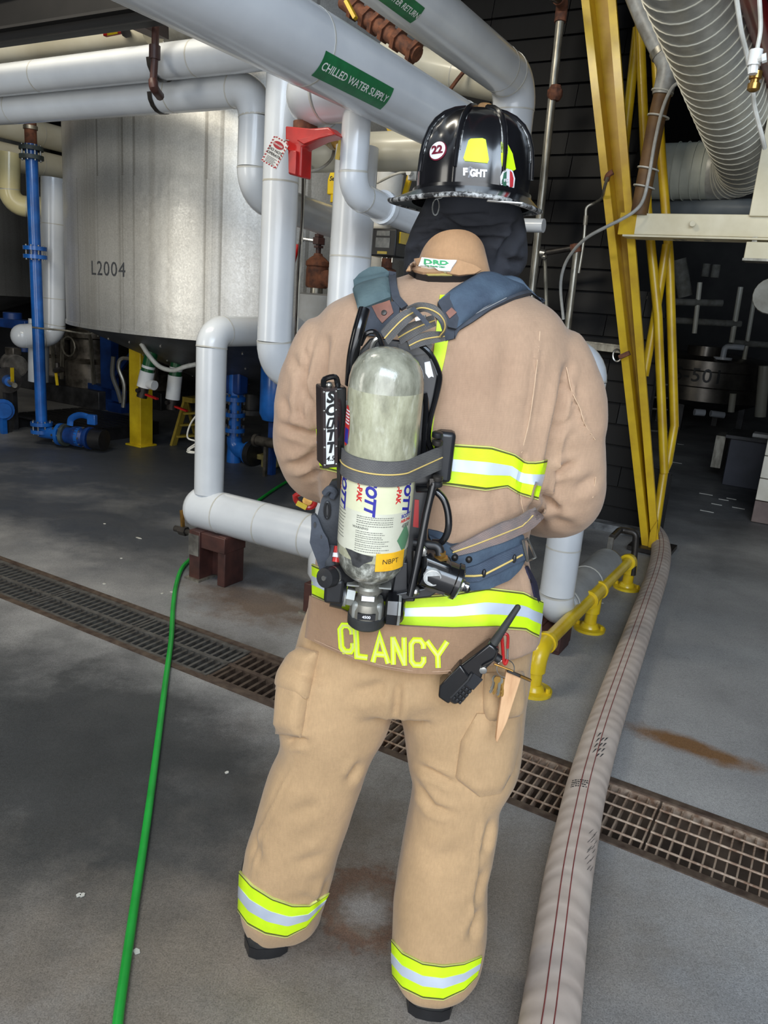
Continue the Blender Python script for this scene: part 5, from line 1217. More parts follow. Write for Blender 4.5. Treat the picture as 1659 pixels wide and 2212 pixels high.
def sculpt(me, folds, noise_amp=.004, noise_scale=7.0, seed=0, amp2=.0016):
    # press sewn seams and cloth folds into the surface: each fold is (polyline, half width in px, depth in m; negative = raised seam)
    n = len(me.vertices); co = np.empty(n * 3); me.vertices.foreach_get('co', co); co = co.reshape(-1, 3)
    nr = np.empty(n * 3); me.vertex_normals.foreach_get('vector', nr); nr = nr.reshape(-1, 3)
    pxy = project(co); view = co - np.array(CAM); view /= np.linalg.norm(view, axis=1)[:, None]
    face = np.clip(-(view * nr).sum(1) * 2.5, 0, 1); disp = np.zeros(n)
    for line, w, dep in folds:
        L = np.array(line, float); best = np.full(n, 1e9); along = np.zeros(n); tot = 0; S = []
        for a, b in zip(L[:-1], L[1:]):
            ab = b - a; l2 = (ab ** 2).sum(); t = np.clip(((pxy - a) @ ab) / l2, 0, 1)
            d = np.linalg.norm(pxy - (a + t[:, None] * ab), axis=1); m_ = d < best
            best = np.where(m_, d, best); along = np.where(m_, tot + t * math.sqrt(l2), along); tot += math.sqrt(l2)
        tap = np.clip(np.minimum(along, tot - along) / (tot * .3) + .25, 0, 1)
        g = np.exp(-(best / w) ** 2) - .55 * np.exp(-((best - 2.1 * w) / (1.1 * w)) ** 2)
        disp -= 1.35 * dep * g * tap * face
    for i in range(n):
        p = Vector(co[i]); disp[i] += noise.noise(p * noise_scale + Vector((seed, 0, 0))) * noise_amp + noise.noise(Vector((p.x * 26, p.y * 26, p.z * 15 + seed))) * amp2
    co += nr * disp[:, None]; me.vertices.foreach_set('co', co.ravel()); me.update()
def finish(me, m_):
    me.materials.clear(); me.materials.append(m_); me.polygons.foreach_set('use_smooth', [True] * len(me.polygons)); return me
def bvh_of(me): return BVHTree.FromPolygons([v.co.copy() for v in me.vertices], [tuple(p.vertices) for p in me.polygons])
def pix_hit(bv_, x, y, fallY=None):
    d = ray(x, y).normalized(); h = bv_.ray_cast(CAM, d)
    if h[0] is None:
        if fallY is None: return None
        return at(x, y, fallY), -d
    return h[0], h[1]
def lerp_poly(P, s):
    P = [Vector((float(a), float(b))) for a, b in P]; seg = [(P[i + 1] - P[i]).length for i in range(len(P) - 1)]; T = sum(seg) * s
    for i, l in enumerate(seg):
        if T <= l or i == len(seg) - 1: return P[i].lerp(P[i + 1], T / l if l else 0)
        T -= l
def drape(bv_, top, bot, nu, nv, off, base=0.0, fall=1.6, smoothn=True, v0=0., v1=1., bulge=0.0, uvs=None):
    # a cloth strip between two pixel polylines, laid on a surface, with its own thickness
    H = [[None] * (nv + 1) for _ in range(nu + 1)]; N = [[None] * (nv + 1) for _ in range(nu + 1)]
    lastY = fall
    for i in range(nu + 1):
        a, b = lerp_poly(top, i / nu), lerp_poly(bot, i / nu)
        for j in range(nv + 1):
            q = a.lerp(b, v0 + (v1 - v0) * j / nv); h = pix_hit(bv_, q.x, q.y)
            if h is None: H[i][j] = at(q.x, q.y, fall); N[i][j] = Vector((0, -1, 0))
            else: H[i][j], N[i][j] = h
    if smoothn:
        for _ in range(2):
            M = [[sum((N[a][b] for a in range(max(0, i - 1), min(nu, i + 1) + 1) for b in range(max(0, j - 1), min(nv, j + 1) + 1)), Vector()).normalized() for j in range(nv + 1)] for i in range(nu + 1)]; N = M
    out = MB(); o = [[H[i][j] + N[i][j] * (off + bulge * min(1, 2.2 * math.sin(math.pi * j / nv)) * min(1, 2.2 * math.sin(math.pi * i / nu))) for j in range(nv + 1)] for i in range(nu + 1)]
    inn = [[H[i][j] + N[i][j] * base for j in range(nv + 1)] for i in range(nu + 1)]
    solid(out, o, inn); return out
def solid(mb, o, inn):
    nr, nc = len(o), len(o[0]); vs = [p for r in o for p in r] + [p for r in inn for p in r]; b = nr * nc
    fs = [(i * nc + j, i * nc + j + 1, (i + 1) * nc + j + 1, (i + 1) * nc + j) for i in range(nr - 1) for j in range(nc - 1)]
    fs += [tuple(b + q for q in reversed(f)) for f in fs]
    rim = [i for i in range(nc)] + [i * nc + nc - 1 for i in range(1, nr)] + [(nr - 1) * nc + j for j in range(nc - 2, -1, -1)] + [i * nc for i in range(nr - 2, 0, -1)]
    k = len(rim); fs += [(rim[i], b + rim[i], b + rim[(i + 1) % k], rim[(i + 1) % k]) for i in range(k)]
    return mb.add(vs, fs)
def cut_poly(poly, cut):
    bm = bmesh.new(); vs = [bm.verts.new((x, y, 0)) for x, y in poly]
    tri = tessellate_polygon([[Vector((x, y, 0)) for x, y in poly]])
    for t_ in tri: bm.faces.new([vs[i] for i in t_])
    for ax in (0, 1):
        lo = min(v.co[ax] for v in bm.verts); hi = max(v.co[ax] for v in bm.verts); c = lo + cut
        while c < hi:
            no = Vector((0, 0, 0)); no[ax] = 1; co = Vector((0, 0, 0)); co[ax] = c
            bmesh.ops.bisect_plane(bm, geom=bm.verts[:] + bm.edges[:] + bm.faces[:], plane_co=co, plane_no=no); c += cut
    bm.verts.index_update(); r = [(v.co.x, v.co.y) for v in bm.verts], [tuple(v.index for v in f.verts) for f in bm.faces]
    bm.free(); return r
def patch(bv_, poly, off, base=0.0, cut=14, fall=1.5, vsfs=None):
    # any flat pixel shape laid on a surface with thickness
    vs, fs = vsfs if vsfs else cut_poly(poly, cut)
    hs = [pix_hit(bv_, x, y, fall) for x, y in vs]; n = len(vs)
    if vsfs is None or True:
        av = Vector()
        for h in hs: av += h[1]
        av.normalize()
    mb = MB(); V = [h[0] + (h[1] * .5 + av * .5).normalized() * off for h in hs] + [h[0] + (h[1] * .5 + av * .5).normalized() * base for h in hs]
    F = list(fs) + [tuple(n + i for i in reversed(f)) for f in fs]
    cnt = {}
    for f in fs:
        for a, b in zip(f, f[1:] + f[:1]): cnt[(a, b)] = 1
    for (a, b) in list(cnt):
        if (b, a) not in cnt: F.append((a, n + a, n + b, b))
    return mb.add(V, F)

# --- coat: torso and sleeves grown together into one surface
YC = 1.60
torso = loft([(905, 585, 1050, 598, 1.60, .07, .07), (842, 604, 1098, 618, 1.60, .095, .1), (760, 632, 1160, 650, 1.60, .125, .12), (694, 672, 1216, 700, 1.60, .15, .14),
              (668, 760, 1236, 790, 1.60, .168, .155), (676, 880, 1216, 900, 1.60, .172, .165), (686, 1000, 1190, 1010, 1.60, .168, .165), (690, 1090, 1158, 1098, 1.60, .16, .16),
              (684, 1170, 1140, 1176, 1.60, .158, .16), (678, 1240, 1152, 1250, 1.60, .165, .165), (668, 1300, 1168, 1312, 1.60, .178, .175), (660, 1352, 1166, 1374, 1.60, .186, .18)], 44, 4)
def A_(x, y, Y): return at(x, y, Y)
sl_l = MB().sweep(crom([A_(790, 725, 1.6), A_(728, 752, 1.6), A_(698, 820, 1.61), A_(680, 905, 1.62), A_(676, 972, 1.65), A_(700, 1012, 1.72), A_(745, 1015, 1.82), A_(800, 1000, 1.92), A_(830, 990, 1.97)], 4),
                  [.06] * 4 + [.085] * 4 + [.09] * 4 + [.088] * 4 + [.083] * 4 + [.08] * 4 + [.075] * 4 + [.066] * 5, 24)
sl_r = MB().sweep(crom([A_(1110, 735, 1.6), A_(1180, 780, 1.6), A_(1212, 850, 1.6), A_(1222, 950, 1.61), A_(1224, 1050, 1.63), A_(1205, 1082, 1.71), A_(1150, 1078, 1.82), A_(1075, 1050, 1.92), A_(1045, 1040, 1.97)], 4),
                  [.06] * 4 + [.084] * 4 + [.088] * 4 + [.082] * 4 + [.085] * 4 + [.084] * 4 + [.078] * 4 + [.066] * 5, 24)
coat_me = remesh([torso, sl_l, sl_r], .0085, 9, 'coat')
folds = [([(613, 921), (640, 928), (667, 938), (694, 934)], 8, .012), ([(620, 1006), (657, 1000), (694, 983)], 8, .012), ([(650, 993), (692, 966)], 6, .009), ([(662, 1028), (700, 1010)], 7, .009),
         ([(634, 775), (652, 803), (654, 840), (650, 891), (664, 923)], 8, .008), ([(668, 770), (664, 834), (674, 870), (685, 918)], 8, .010), ([(612, 860), (630, 900)], 9, .005),
         ([(706, 735), (700, 800), (694, 880), (690, 935)], 9, .012), ([(668, 726), (669, 790), (680, 850)], 3.5, -.004),
         ([(1223, 793), (1235, 844), (1252, 881), (1262, 914), (1285, 950)], 4, -.005), ([(1215, 838), (1230, 831)], 5, .006),
         ([(1224, 796), (1211, 854), (1194, 935), (1186, 985), (1166, 1050), (1146, 1108)], 9, .016), ([(1228, 904), (1201, 935)], 7, .006), ([(1193, 1022), (1236, 1002)], 8, .011),
         ([(1158, 1058), (1178, 1074), (1206, 1104)], 8, .012), ([(1148, 1092), (1172, 1134)], 8, .010), ([(1240, 1060), (1290, 1030)], 12, .006), ([(1190, 1120), (1240, 1140)], 10, .006),
         ([(1166, 716), (1150, 850), (1130, 975)], 3.5, -.003), ([(1130, 980), (1126, 1050), (1130, 1110)], 6, .006), ([(1060, 1060), (1075, 1120)], 10, .004), ([(1000, 760), (985, 900)], 16, .003),
         ([(1100, 720), (1085, 880)], 18, .004), ([(760, 700), (745, 800)], 14, .004), ([(1132, 1190), (1150, 1250), (1158, 1300)], 7, .010), ([(690, 1180), (720, 1240)], 10, .006), ([(950, 1085), (1040, 1075)], 14, .003)]
sculpt(coat_me, folds, .0035, 6, 3)
finish(coat_me, m_coat); coat = part('turnout_coat', coat_me, None, person, label='tan turnout coat with lime and silver bands')
CB_ = bvh_of(coat_me)
# side vent at the right hem, dark lining showing
vent = drape(CB_, [(1133, 1225), (1147, 1262), (1156, 1305), (1142, 1345)], [(1137, 1222), (1157, 1258), (1166, 1303), (1147, 1347)], 14, 2, .004, -.002)
subpart('vent_lining', vent, mat('navy_lining', (40, 38, 62), .8), coat, label='dark navy lining in the side vent')
# reflective bands: lime tape with a silver centre, edged with stitching
def band(bv_, parent, top, bot, nu, fall=1.6, off=.0045):
    subpart('reflective_band', drape(bv_, top, bot, nu, 6, off, -.001, fall), m_lime, parent, label='lime reflective band')
    subpart('silver_strip', drape(bv_, top, bot, nu, 3, off + .0012, off, fall, v0=.335, v1=.665), m_silver, parent, label='silver strip on the lime band')
    for v0, v1 in ((-.045, -.012), (1.012, 1.045)):
        subpart('stitched_edge', drape(bv_, top, bot, nu, 1, off + .0002, -.001, fall, v0=v0, v1=v1), m_olive, parent)
    for v0, v1 in ((-.075, -.05), (1.05, 1.075)):
        subpart('stitched_edge', drape(bv_, top, bot, nu, 1, off + .0002, -.001, fall, v0=v0, v1=v1), m_thread, parent)
chT = [(686, 926), (740, 940), (820, 950), (910, 956), (975, 964), (1060, 970), (1108, 984), (1134, 1001), (1158, 1002), (1180, 998)]
chB = [(694, 1004), (745, 1018), (820, 1028), (910, 1036), (970, 1042), (1050, 1052), (1095, 1046), (1120, 1060), (1140, 1066), (1161, 1074)]
band(CB_, coat, chT, chB, 60)
hmT = [(676, 1222), (720, 1243), (765, 1266), (810, 1284), (878, 1294), (978, 1286), (1050, 1274), (1130, 1284), (1150, 1296), (1171, 1303)]
hmB = [(678, 1282), (720, 1301), (765, 1325), (810, 1341), (874, 1349), (978, 1354), (1070, 1351), (1133, 1356), (1146, 1364), (1161, 1371)]
band(CB_, coat, hmT, hmB, 64)
subpart('reflective_band', drape(CB_, [(985, 640), (962, 770), (944, 850), (930, 960)], [(950, 640), (936, 770), (915, 850), (900, 960)], 24, 3, .0045, -.001), m_lime, coat, label='upright lime band on the back')
m_seam = mat('tan_seam_thread', (206, 176, 146), .8, c2=(188, 158, 128), scale=60)
for sm in ([(1166, 716), (1158, 800), (1144, 904), (1126, 978)], [(1223, 793), (1235, 844), (1252, 881), (1262, 914), (1285, 950)], [(1287, 1030), (1280, 1075)], [(1124, 1060), (1126, 1085), (1132, 1110)]):
    subpart('stitched_seam', MB().sweep(crom([pix_hit(CB_, x, y, 1.6)[0] + pix_hit(CB_, x, y, 1.6)[1] * .0004 for x, y in sm], 6), .0011, n=5), m_seam, coat)
# collar, standing up at the back
cb_c = at(968, 560, 1.605)
def collar_pt(a, t):
    # a: angle round the neck (0 = right, -90 deg = back), t: 0 bottom .. 1 top
    back = max(0, -math.sin(a)); 
    L, Rr = at(876 + 12 * t, 606 - 4 * t, 1.60), at(1074 - 14 * t, 612 - 4 * t, 1.60); c = (L + Rr) / 2; hx = (Rr - L) / 2 * (1 - .13 * t)
    zt = .018 + .084 * (back ** .62) if back > 0 else .018
    b = .094 - .016 * t
    return c + hx * math.cos(a) + Vector((0, 1, 0)) * (b * math.sin(a) + .02 * t) + ZD * (zt * t - .012)
rows_o = []; rows_i = []
for i in range(41):
    a = math.pi * (.18 - 1.36 * i / 40); rows_o.append([collar_pt(a, t / 6) for t in range(7)])
    cen = (collar_pt(0, .5) + collar_pt(math.pi, .5)) / 2; rows_i.append([p + (Vector((cen.x, cen.y, p.z)) - p).normalized() * .012 for p in rows_o[-1]])
cmb = solid(MB(), rows_o, rows_i); co_me = cmb.mesh('collar', m_coat2); sculpt(co_me, [([(905, 565), (960, 548), (1040, 560)], 4, .003), ([(900, 540), (960, 522), (1050, 545)], 5, .002), ([(1060, 540), (1066, 600)], 5, .003)], .002, 16, 2, .001)
collar = subpart('collar', co_me, None, coat, label='standing tan collar with ribbed cloth'); KB = bvh_of(co_me)
NB = BVHTree.FromPolygons([v.co.copy() for v in coat_me.vertices] + [v.co.copy() for v in co_me.vertices], [tuple(p.vertices) for p in coat_me.polygons] + [tuple(len(coat_me.vertices) + i for i in p.vertices) for p in co_me.polygons])
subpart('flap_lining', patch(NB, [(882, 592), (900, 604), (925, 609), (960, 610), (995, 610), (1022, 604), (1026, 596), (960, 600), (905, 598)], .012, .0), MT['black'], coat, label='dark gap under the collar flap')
subpart('lining_edge', patch(NB, [(918, 604), (960, 602), (978, 604), (975, 608), (925, 608)], .0135, .01), mat('yellow_lining', (176, 160, 90), .8), coat)
subpart('collar_flap', patch(NB, [(878, 591), (892, 574), (925, 565), (985, 570), (1020, 582), (1033, 592), (1020, 600), (990, 604), (970, 600), (950, 603), (915, 604), (893, 599)], .018, .012, 9), m_coat2, coat, label='tan flap below the collar')
FB = (923, 568), (987, 573), (975, 597), (914, 594)
subpart('maker_patch', patch(NB, FB, .024, .012, 10), MT['white'], coat, label='white woven patch with green capitals')
def text_px(s, size, x, y, ang=0.0, shear=0, bold=.02, spacing=1.0, sx=1.0, cut=None):
    vs, fs = letters(s, size, bold=bold, shear=shear, spacing=spacing, cut=cut); c, n = math.cos(ang), math.sin(ang)
    return [(x + (a * sx) * c + b_ * n, y + (a * sx) * n - b_ * c) for a, b_ in vs], fs
m_grn = mat('patch_green', (60, 160, 100), .7)
subpart('lettering', patch(NB, None, .0252, .0236, vsfs=text_px('DRD', 15, 951, 577, .07, bold=.035, sx=1.45)), m_grn, coat)
subpart('lettering', patch(NB, None, .0252, .0236, vsfs=text_px('Dry House Clean', 5.5, 948, 587, .07, bold=.01)), m_grn, coat)
# --- trousers: pelvis and both legs grown together
pel = loft([(690, 1230, 1140, 1240, 1.60, .13, .14), (655, 1340, 1148, 1360, 1.60, .155, .15), (628, 1430, 1142, 1450, 1.60, .155, .14), (612, 1480, 1136, 1500, 1.60, .14, .12)], 40, 4)
leg_l = loft([(622, 1420, 870, 1440, 1.60, .14, .13), (603, 1480, 862, 1490, 1.60, .135, .125), (600, 1550, 838, 1570, 1.60, .128, .12), (606, 1610, 808, 1625, 1.60, .118, .11), (574, 1690, 781, 1700, 1.595, .11, .105),
              (546, 1785, 748, 1795, 1.60, .108, .1), (525, 1870, 722, 1885, 1.61, .105, .1), (519, 1945, 700, 1955, 1.63, .102, .095), (528, 1988, 692, 1985, 1.645, .09, .085), (536, 2002, 684, 1994, 1.65, .08, .08)], 32, 5)
leg_r = loft([(862, 1440, 1144, 1455, 1.60, .145, .13), (862, 1500, 1136, 1510, 1.60, .14, .125), (872, 1580, 1128, 1590, 1.60, .135, .12), (883, 1650, 1116, 1660, 1.59, .13, .115), (892, 1705, 1080, 1720, 1.58, .118, .11),
              (872, 1800, 1072, 1808, 1.57, .115, .105), (852, 1900, 1052, 1906, 1.555, .115, .1), (847, 2000, 1050, 2006, 1.535, .115, .1), (849, 2070, 1042, 2072, 1.525, .11, .095), (856, 2098, 1030, 2096, 1.52, .1, .09), (864, 2112, 1020, 2108, 1.52, .09, .085)], 32, 5)
pant_me = remesh([pel, leg_l, leg_r], .009, 7, 'trousers')
pf = [([(618, 1602), (640, 1598), (665, 1601)], 7, .010), ([(752, 1690), (779, 1648)], 8, .008), ([(905, 1655), (940, 1672), (980, 1692)], 7, .009), ([(898, 1690), (936, 1743), (978, 1757)], 8, .008),
      ([(1060, 1770), (1045, 1840)], 7, .008), ([(1046, 1880), (1030, 1950)], 8, .008), ([(1040, 1960), (1015, 2030)], 8, .008), ([(545, 1800), (560, 1860)], 9, .005), ([(640, 1870), (700, 1850)], 12, .005),
      ([(862, 1470), (858, 1520), (850, 1560)], 9, .010), ([(760, 1500), (840, 1480)], 14, .006), ([(880, 1560), (950, 1540)], 16, .004), ([(642, 1640), (560, 1800), (545, 1900)], 3, -.003), ([(1045, 1720), (1030, 1850), (1012, 2050)], 3, -.003),
      ([(690, 1960), (712, 1900)], 7, .008), ([(620, 1760), (690, 1740)], 14, .004), ([(930, 1860), (1000, 1840)], 18, .004), ([(640, 1940), (690, 1950)], 10, .004)]
sculpt(pant_me, pf, .005, 5, 11, .002)
finish(pant_me, m_pant); trousers = part('turnout_trousers', pant_me, None, person, label='tan turnout trousers with reflective cuffs')
PB = bvh_of(pant_me)
band(PB, trousers, [(519, 1886), (545, 1915), (588, 1942), (632, 1957), (667, 1957), (708, 1930)], [(516, 1960), (538, 1990), (575, 2010), (619, 2018), (660, 1998), (690, 1962)], 36, 1.64)
band(PB, trousers, [(849, 2034), (871, 2060), (914, 2082), (957, 2088), (1001, 2082), (1038, 2066)], [(850, 2102), (871, 2128), (914, 2149), (957, 2153), (1001, 2133), (1029, 2104)], 36, 1.53)
subpart('cargo_pocket', drape(PB, [(640, 1412), (614, 1452), (601, 1510), (597, 1584)], [(676, 1420), (668, 1470), (662, 1530), (652, 1592)], 20, 10, .004, -.002, 1.57, bulge=.020), m_pant, trousers, label='bulging cargo pocket on the left thigh', sharp=60)
subpart('pocket_flap', drape(PB, [(652, 1398), (634, 1420), (612, 1456), (605, 1490)], [(690, 1408), (682, 1440), (674, 1478), (668, 1506)], 14, 8, .012, .0, 1.57, bulge=.016), m_pant, trousers, sharp=60)
subpart('cargo_pocket', drape(PB, [(1030, 1540), (996, 1600), (984, 1680), (1036, 1720)], [(1122, 1540), (1120, 1600), (1108, 1660), (1080, 1712)], 22, 10, .004, -.002, 1.57, bulge=.011), m_pant, trousers, label='cargo pocket on the right thigh', sharp=60)
subpart('pocket_flap', drape(PB, [(1046, 1452), (1043, 1490), (1044, 1530), (1050, 1558)], [(1128, 1450), (1130, 1490), (1130, 1520), (1118, 1545)], 12, 10, .006, .0, 1.57, bulge=.016), m_pant, trousers, sharp=60)
# tail panel of the coat with the name in block letters
tT = [(668, 1288), (720, 1308), (765, 1330), (810, 1346), (874, 1353), (978, 1358), (1040, 1356), (1092, 1356)]
tB = [(658, 1377), (705, 1400), (765, 1426), (830, 1445), (890, 1455), (950, 1457), (1022, 1450), (1086, 1366)]
def tailY(x): return 1.585 - .205 * math.sqrt(max(0, 1 - ((x - 900) / 285) ** 2)) - .002
o_, i_ = [], []
for i in range(49):
    a, b = lerp_poly(tT, i / 48), lerp_poly(tB, i / 48); ro = []; ri = []
    for j in range(9):
        q = a.lerp(b, j / 8); y = tailY(q.x) + .012 * (j / 8) + .003 * math.sin(q.x * .05 + j * .4) * (j / 8); p = at(q.x, q.y, y); ro.append(p); ri.append(p + Vector((0, .006, 0)))
    o_.append(ro); i_.append(ri)
tail_mb = solid(MB(), o_, i_); tail_me = tail_mb.mesh('tail_panel', m_tail, 60); tail = subpart('tail_panel', tail_me, None, coat, label='hanging tail panel lettered in lime'); TBV = bvh_of(tail_me)
hem = MB(); pts = [at(q.x, q.y, tailY(q.x) + .009) for q in (lerp_poly(tT, s / 40) + Vector((0, 4 + 1.5 * math.sin(s * 1.3))) for s in range(1, 40))]
subpart('hem_seam', hem.sweep(pts, .003, n=6), m_coat, coat)
subpart('hem_seam', MB().sweep([at(q.x, q.y - 6, tailY(q.x) + .011) for q in (lerp_poly(tB, s / 40) for s in range(1, 38))], .0012, n=5), m_coat, coat)
def stroke_letter(strokes, w):
    # union of thick strokes -> polygons in letter units (0..1)
    out = []
    for s in strokes:
        L = [Vector(p) for p in s]; lf, rt = [], []
        for i, p in enumerate(L):
            d1 = (L[i] - L[i - 1]).normalized() if i else None; d2 = (L[i + 1] - L[i]).normalized() if i < len(L) - 1 else None
            d = ((d1 or d2) + (d2 or d1)).normalized(); n = Vector((-d.y, d.x)); k = 1 / max(.4, n.dot(Vector((-(d1 or d2).y, (d1 or d2).x))))
            lf.append(p + n * w * k); rt.append(p - n * w * k)
        for i in range(len(L) - 1): out.append([lf[i], lf[i + 1], rt[i + 1], rt[i]])
    return out
SH = {'C': [[(.95, .66), (.95, .82), (.75, .97), (.28, .97), (.07, .82), (.07, .18), (.28, .03), (.75, .03), (.95, .18), (.95, .34)]], 'L': [[(.12, 1), (.12, .05), (.95, .05)]],
      'A': [[(.03, 0), (.5, .97), (.97, 0)], [(.24, .3), (.76, .3)]], 'N': [[(.1, 0), (.1, .98)], [(.1, .95), (.9, .05)], [(.9, 1), (.9, 0)]], 'Y': [[(.03, 1), (.5, .46), (.97, 1)], [(.5, .5), (.5, 0)]]}
name_px = [('C', 733, 1348, 762, 1349, 737, 1408), ('L', 766, 1357, 793, 1360, 769, 1420), ('A', 803, 1370, 838, 1373, 805, 1429), ('N', 846, 1374, 876, 1377, 847, 1434), ('C', 886, 1380, 916, 1381, 887, 1437), ('Y', 921, 1384, 967, 1385, 923, 1441)]
for ch_, x0, y0, x1, y1, x2, y2 in name_px:      # top-left, top-right, bottom-left corners of each letter
    ex = Vector((x1 - x0, y1 - y0)); ey = Vector((x2 - x0, y2 - y0)); wx = 5.6
    def mp(p): return (x0 + ex.x * p[0] + ey.x * (1 - p[1]), y0 + ex.y * p[0] + ey.y * (1 - p[1]))
    strokes = [[mp(p) for p in s] for s in SH[ch_]]
    for scale, off, base, m_, nm in ((1.0, .0022, .0, m_lime, 'letter'), (.42, .0027, .0022, m_thread, 'letter_stitching')):
        b = MB()
        for quad in stroke_letter(strokes, wx * scale): pm = patch(TBV, [tuple(q) for q in quad], off, base, 30); b.add(pm.v, pm.f)
        subpart(nm, b, m_, coat)
# --- hood
hood_mb = loft([(925, 385, 1105, 395, 1.70, .125, .10), (922, 425, 1114, 440, 1.70, .135, .11), (908, 455, 1126, 470, 1.70, .135, .11), (893, 490, 1134, 505, 1.71, .12, .11), (878, 530, 1138, 545, 1.72, .11, .11), (870, 570, 1135, 575, 1.725, .10, .11), (874, 598, 1118, 600, 1.72, .09, .11), (900, 640, 1090, 640, 1.68, .07, .08)], 36, 4)
hood_me = remesh([hood_mb], .007, 5, 'hood')
hf = [([(905, 485), (960, 478), (1000, 492), (1060, 495), (1115, 485)], 6, .012), ([(925, 462), (985, 470), (1050, 466)], 6, .008), ([(890, 520), (940, 500), (960, 500)], 7, .009), ([(1128, 470), (1110, 510), (1085, 540), (1075, 575)], 8, .010), ([(1030, 510), (1085, 515)], 7, .009), ([(880, 560), (905, 535)], 8, .008), ([(1090, 560), (1130, 570)], 8, .008), ([(960, 520), (1010, 508), (1060, 530)], 7, .007)]
sculpt(hood_me, hf, .004, 14, 7, .0015); finish(hood_me, m_hood); part('hood', hood_me, None, person, label='black knit protective hood')
# --- body under the clothes: one continuous figure with head, arms, hands and legs
hc = at(1012, 400, 1.70)
def P3(x, y, Y): return at(x, y, Y)
B_ = []
pelv = P3(905, 1330, 1.60); chest = P3(950, 850, 1.61); neckb = P3(985, 600, 1.62)
B_.append(MB().sweep(crom([P3(900, 1420, 1.6), pelv, P3(915, 1180, 1.61), P3(935, 1000, 1.61), chest, P3(965, 700, 1.61), P3(975, 640, 1.61)], 4), [.10] * 4 + [.125] * 4 + [.115] * 4 + [.125] * 4 + [.13] * 4 + [.11] * 4 + [.07], 22, sq=(1.25, .85)))
B_.append(MB().cyl(P3(975, 660, 1.61), hc - ZD * .06, .058, .055, 18))
B_.append(MB().ball(hc, .098, 22, 16, (.8, 1.0, 1.2)))                      # skull
B_.append(MB().ball(hc + Vector((0, .035, -.06)), .06, 16, 12, (1, 1, 1)))  # jaw
B_.append(MB().lathe(hc + Vector((0, .085, .012)), Vector((0, .45, -1)), [(0, .006), (.02, .012), (.042, .018), (.05, .008)], 10))   # nose
for s in (-1, 1):
    B_.append(MB().ball(hc + Vector((s * .08, .0, -.005)), .03, 10, 8, (.35, .7, 1)))  # ears
    B_.append(MB().ball(hc + Vector((s * .032, .083, .012)), .016, 10, 8))             # eye
B_.append(MB().ball(hc + Vector((0, .092, -.055)), .022, 10, 6, (1, .5, .4)))          # mouth
def limb(pts, rad): B_.append(MB().sweep(crom(pts, 4), [rad[min(len(rad) - 1, int(i / 4))] + (rad[min(len(rad) - 1, int(i / 4) + 1)] - rad[min(len(rad) - 1, int(i / 4))]) * ((i % 4) / 4) for i in range(4 * (len(pts) - 1) + 1)], 18))
limb([P3(820, 740, 1.61), P3(735, 800, 1.61), P3(690, 900, 1.62), P3(680, 965, 1.65), P3(742, 1012, 1.82), P3(830, 985, 1.97)], [.05, .05, .048, .048, .042, .03])
limb([P3(1090, 750, 1.61), P3(1175, 810, 1.61), P3(1216, 900, 1.6), P3(1222, 1050, 1.64), P3(1150, 1075, 1.82), P3(1045, 1035, 1.97)], [.05, .05, .048, .048, .042, .03])
limb([P3(770, 1440, 1.6), P3(730, 1560, 1.6), P3(690, 1690, 1.6), P3(640, 1850, 1.61), P3(600, 2010, 1.64), Vector((-.17, 1.64, .06))], [.092, .085, .065, .06, .045, .042])
limb([P3(990, 1450, 1.6), P3(1000, 1580, 1.6), P3(985, 1700, 1.58), P3(960, 1880, 1.55), P3(945, 2100, 1.52), Vector((.19, 1.52, .06))], [.092, .085, .065, .06, .045, .042])
for w_, dx, s in ((P3(830, 985, 1.97), Vector((.55, .55, .1)), 1), (P3(1045, 1035, 1.97), Vector((-.6, .5, .12)), -1)):
    dx.normalize(); up = ZD; sd = dx.cross(up).normalized(); palm = w_ + dx * .055
    B_.append(MB().sweep([w_, w_ + dx * .03, palm, w_ + dx * .095], [.03, .036, .04, .036], 16, sq=(1, .5), up=up))
    for f, (off, ln_) in enumerate(((.028, .072), (.0095, .08), (-.0095, .074), (-.027, .058))):
        a = w_ + dx * .085 + up * off; c1 = a + dx * ln_ * .5; c2 = c1 + (dx * .8 + sd * s * .5).normalized() * ln_ * .35; c3 = c2 + (dx * .3 + sd * s * .9).normalized() * ln_ * .28
        B_.append(MB().sweep([a, c1, c2, c3], [.0105, .0098, .009, .008], 10))
    a = w_ + dx * .035 + up * .03; B_.append(MB().sweep([a, a + up * .03 + dx * .02 + sd * s * .01, a + up * .042 + dx * .05 + sd * s * .02], [.013, .0115, .0095], 10))
body_me = remesh(B_, .0068, 3, 'body'); finish(body_me, m_skin); part('body', body_me, None, person, label='body under the turnout gear')
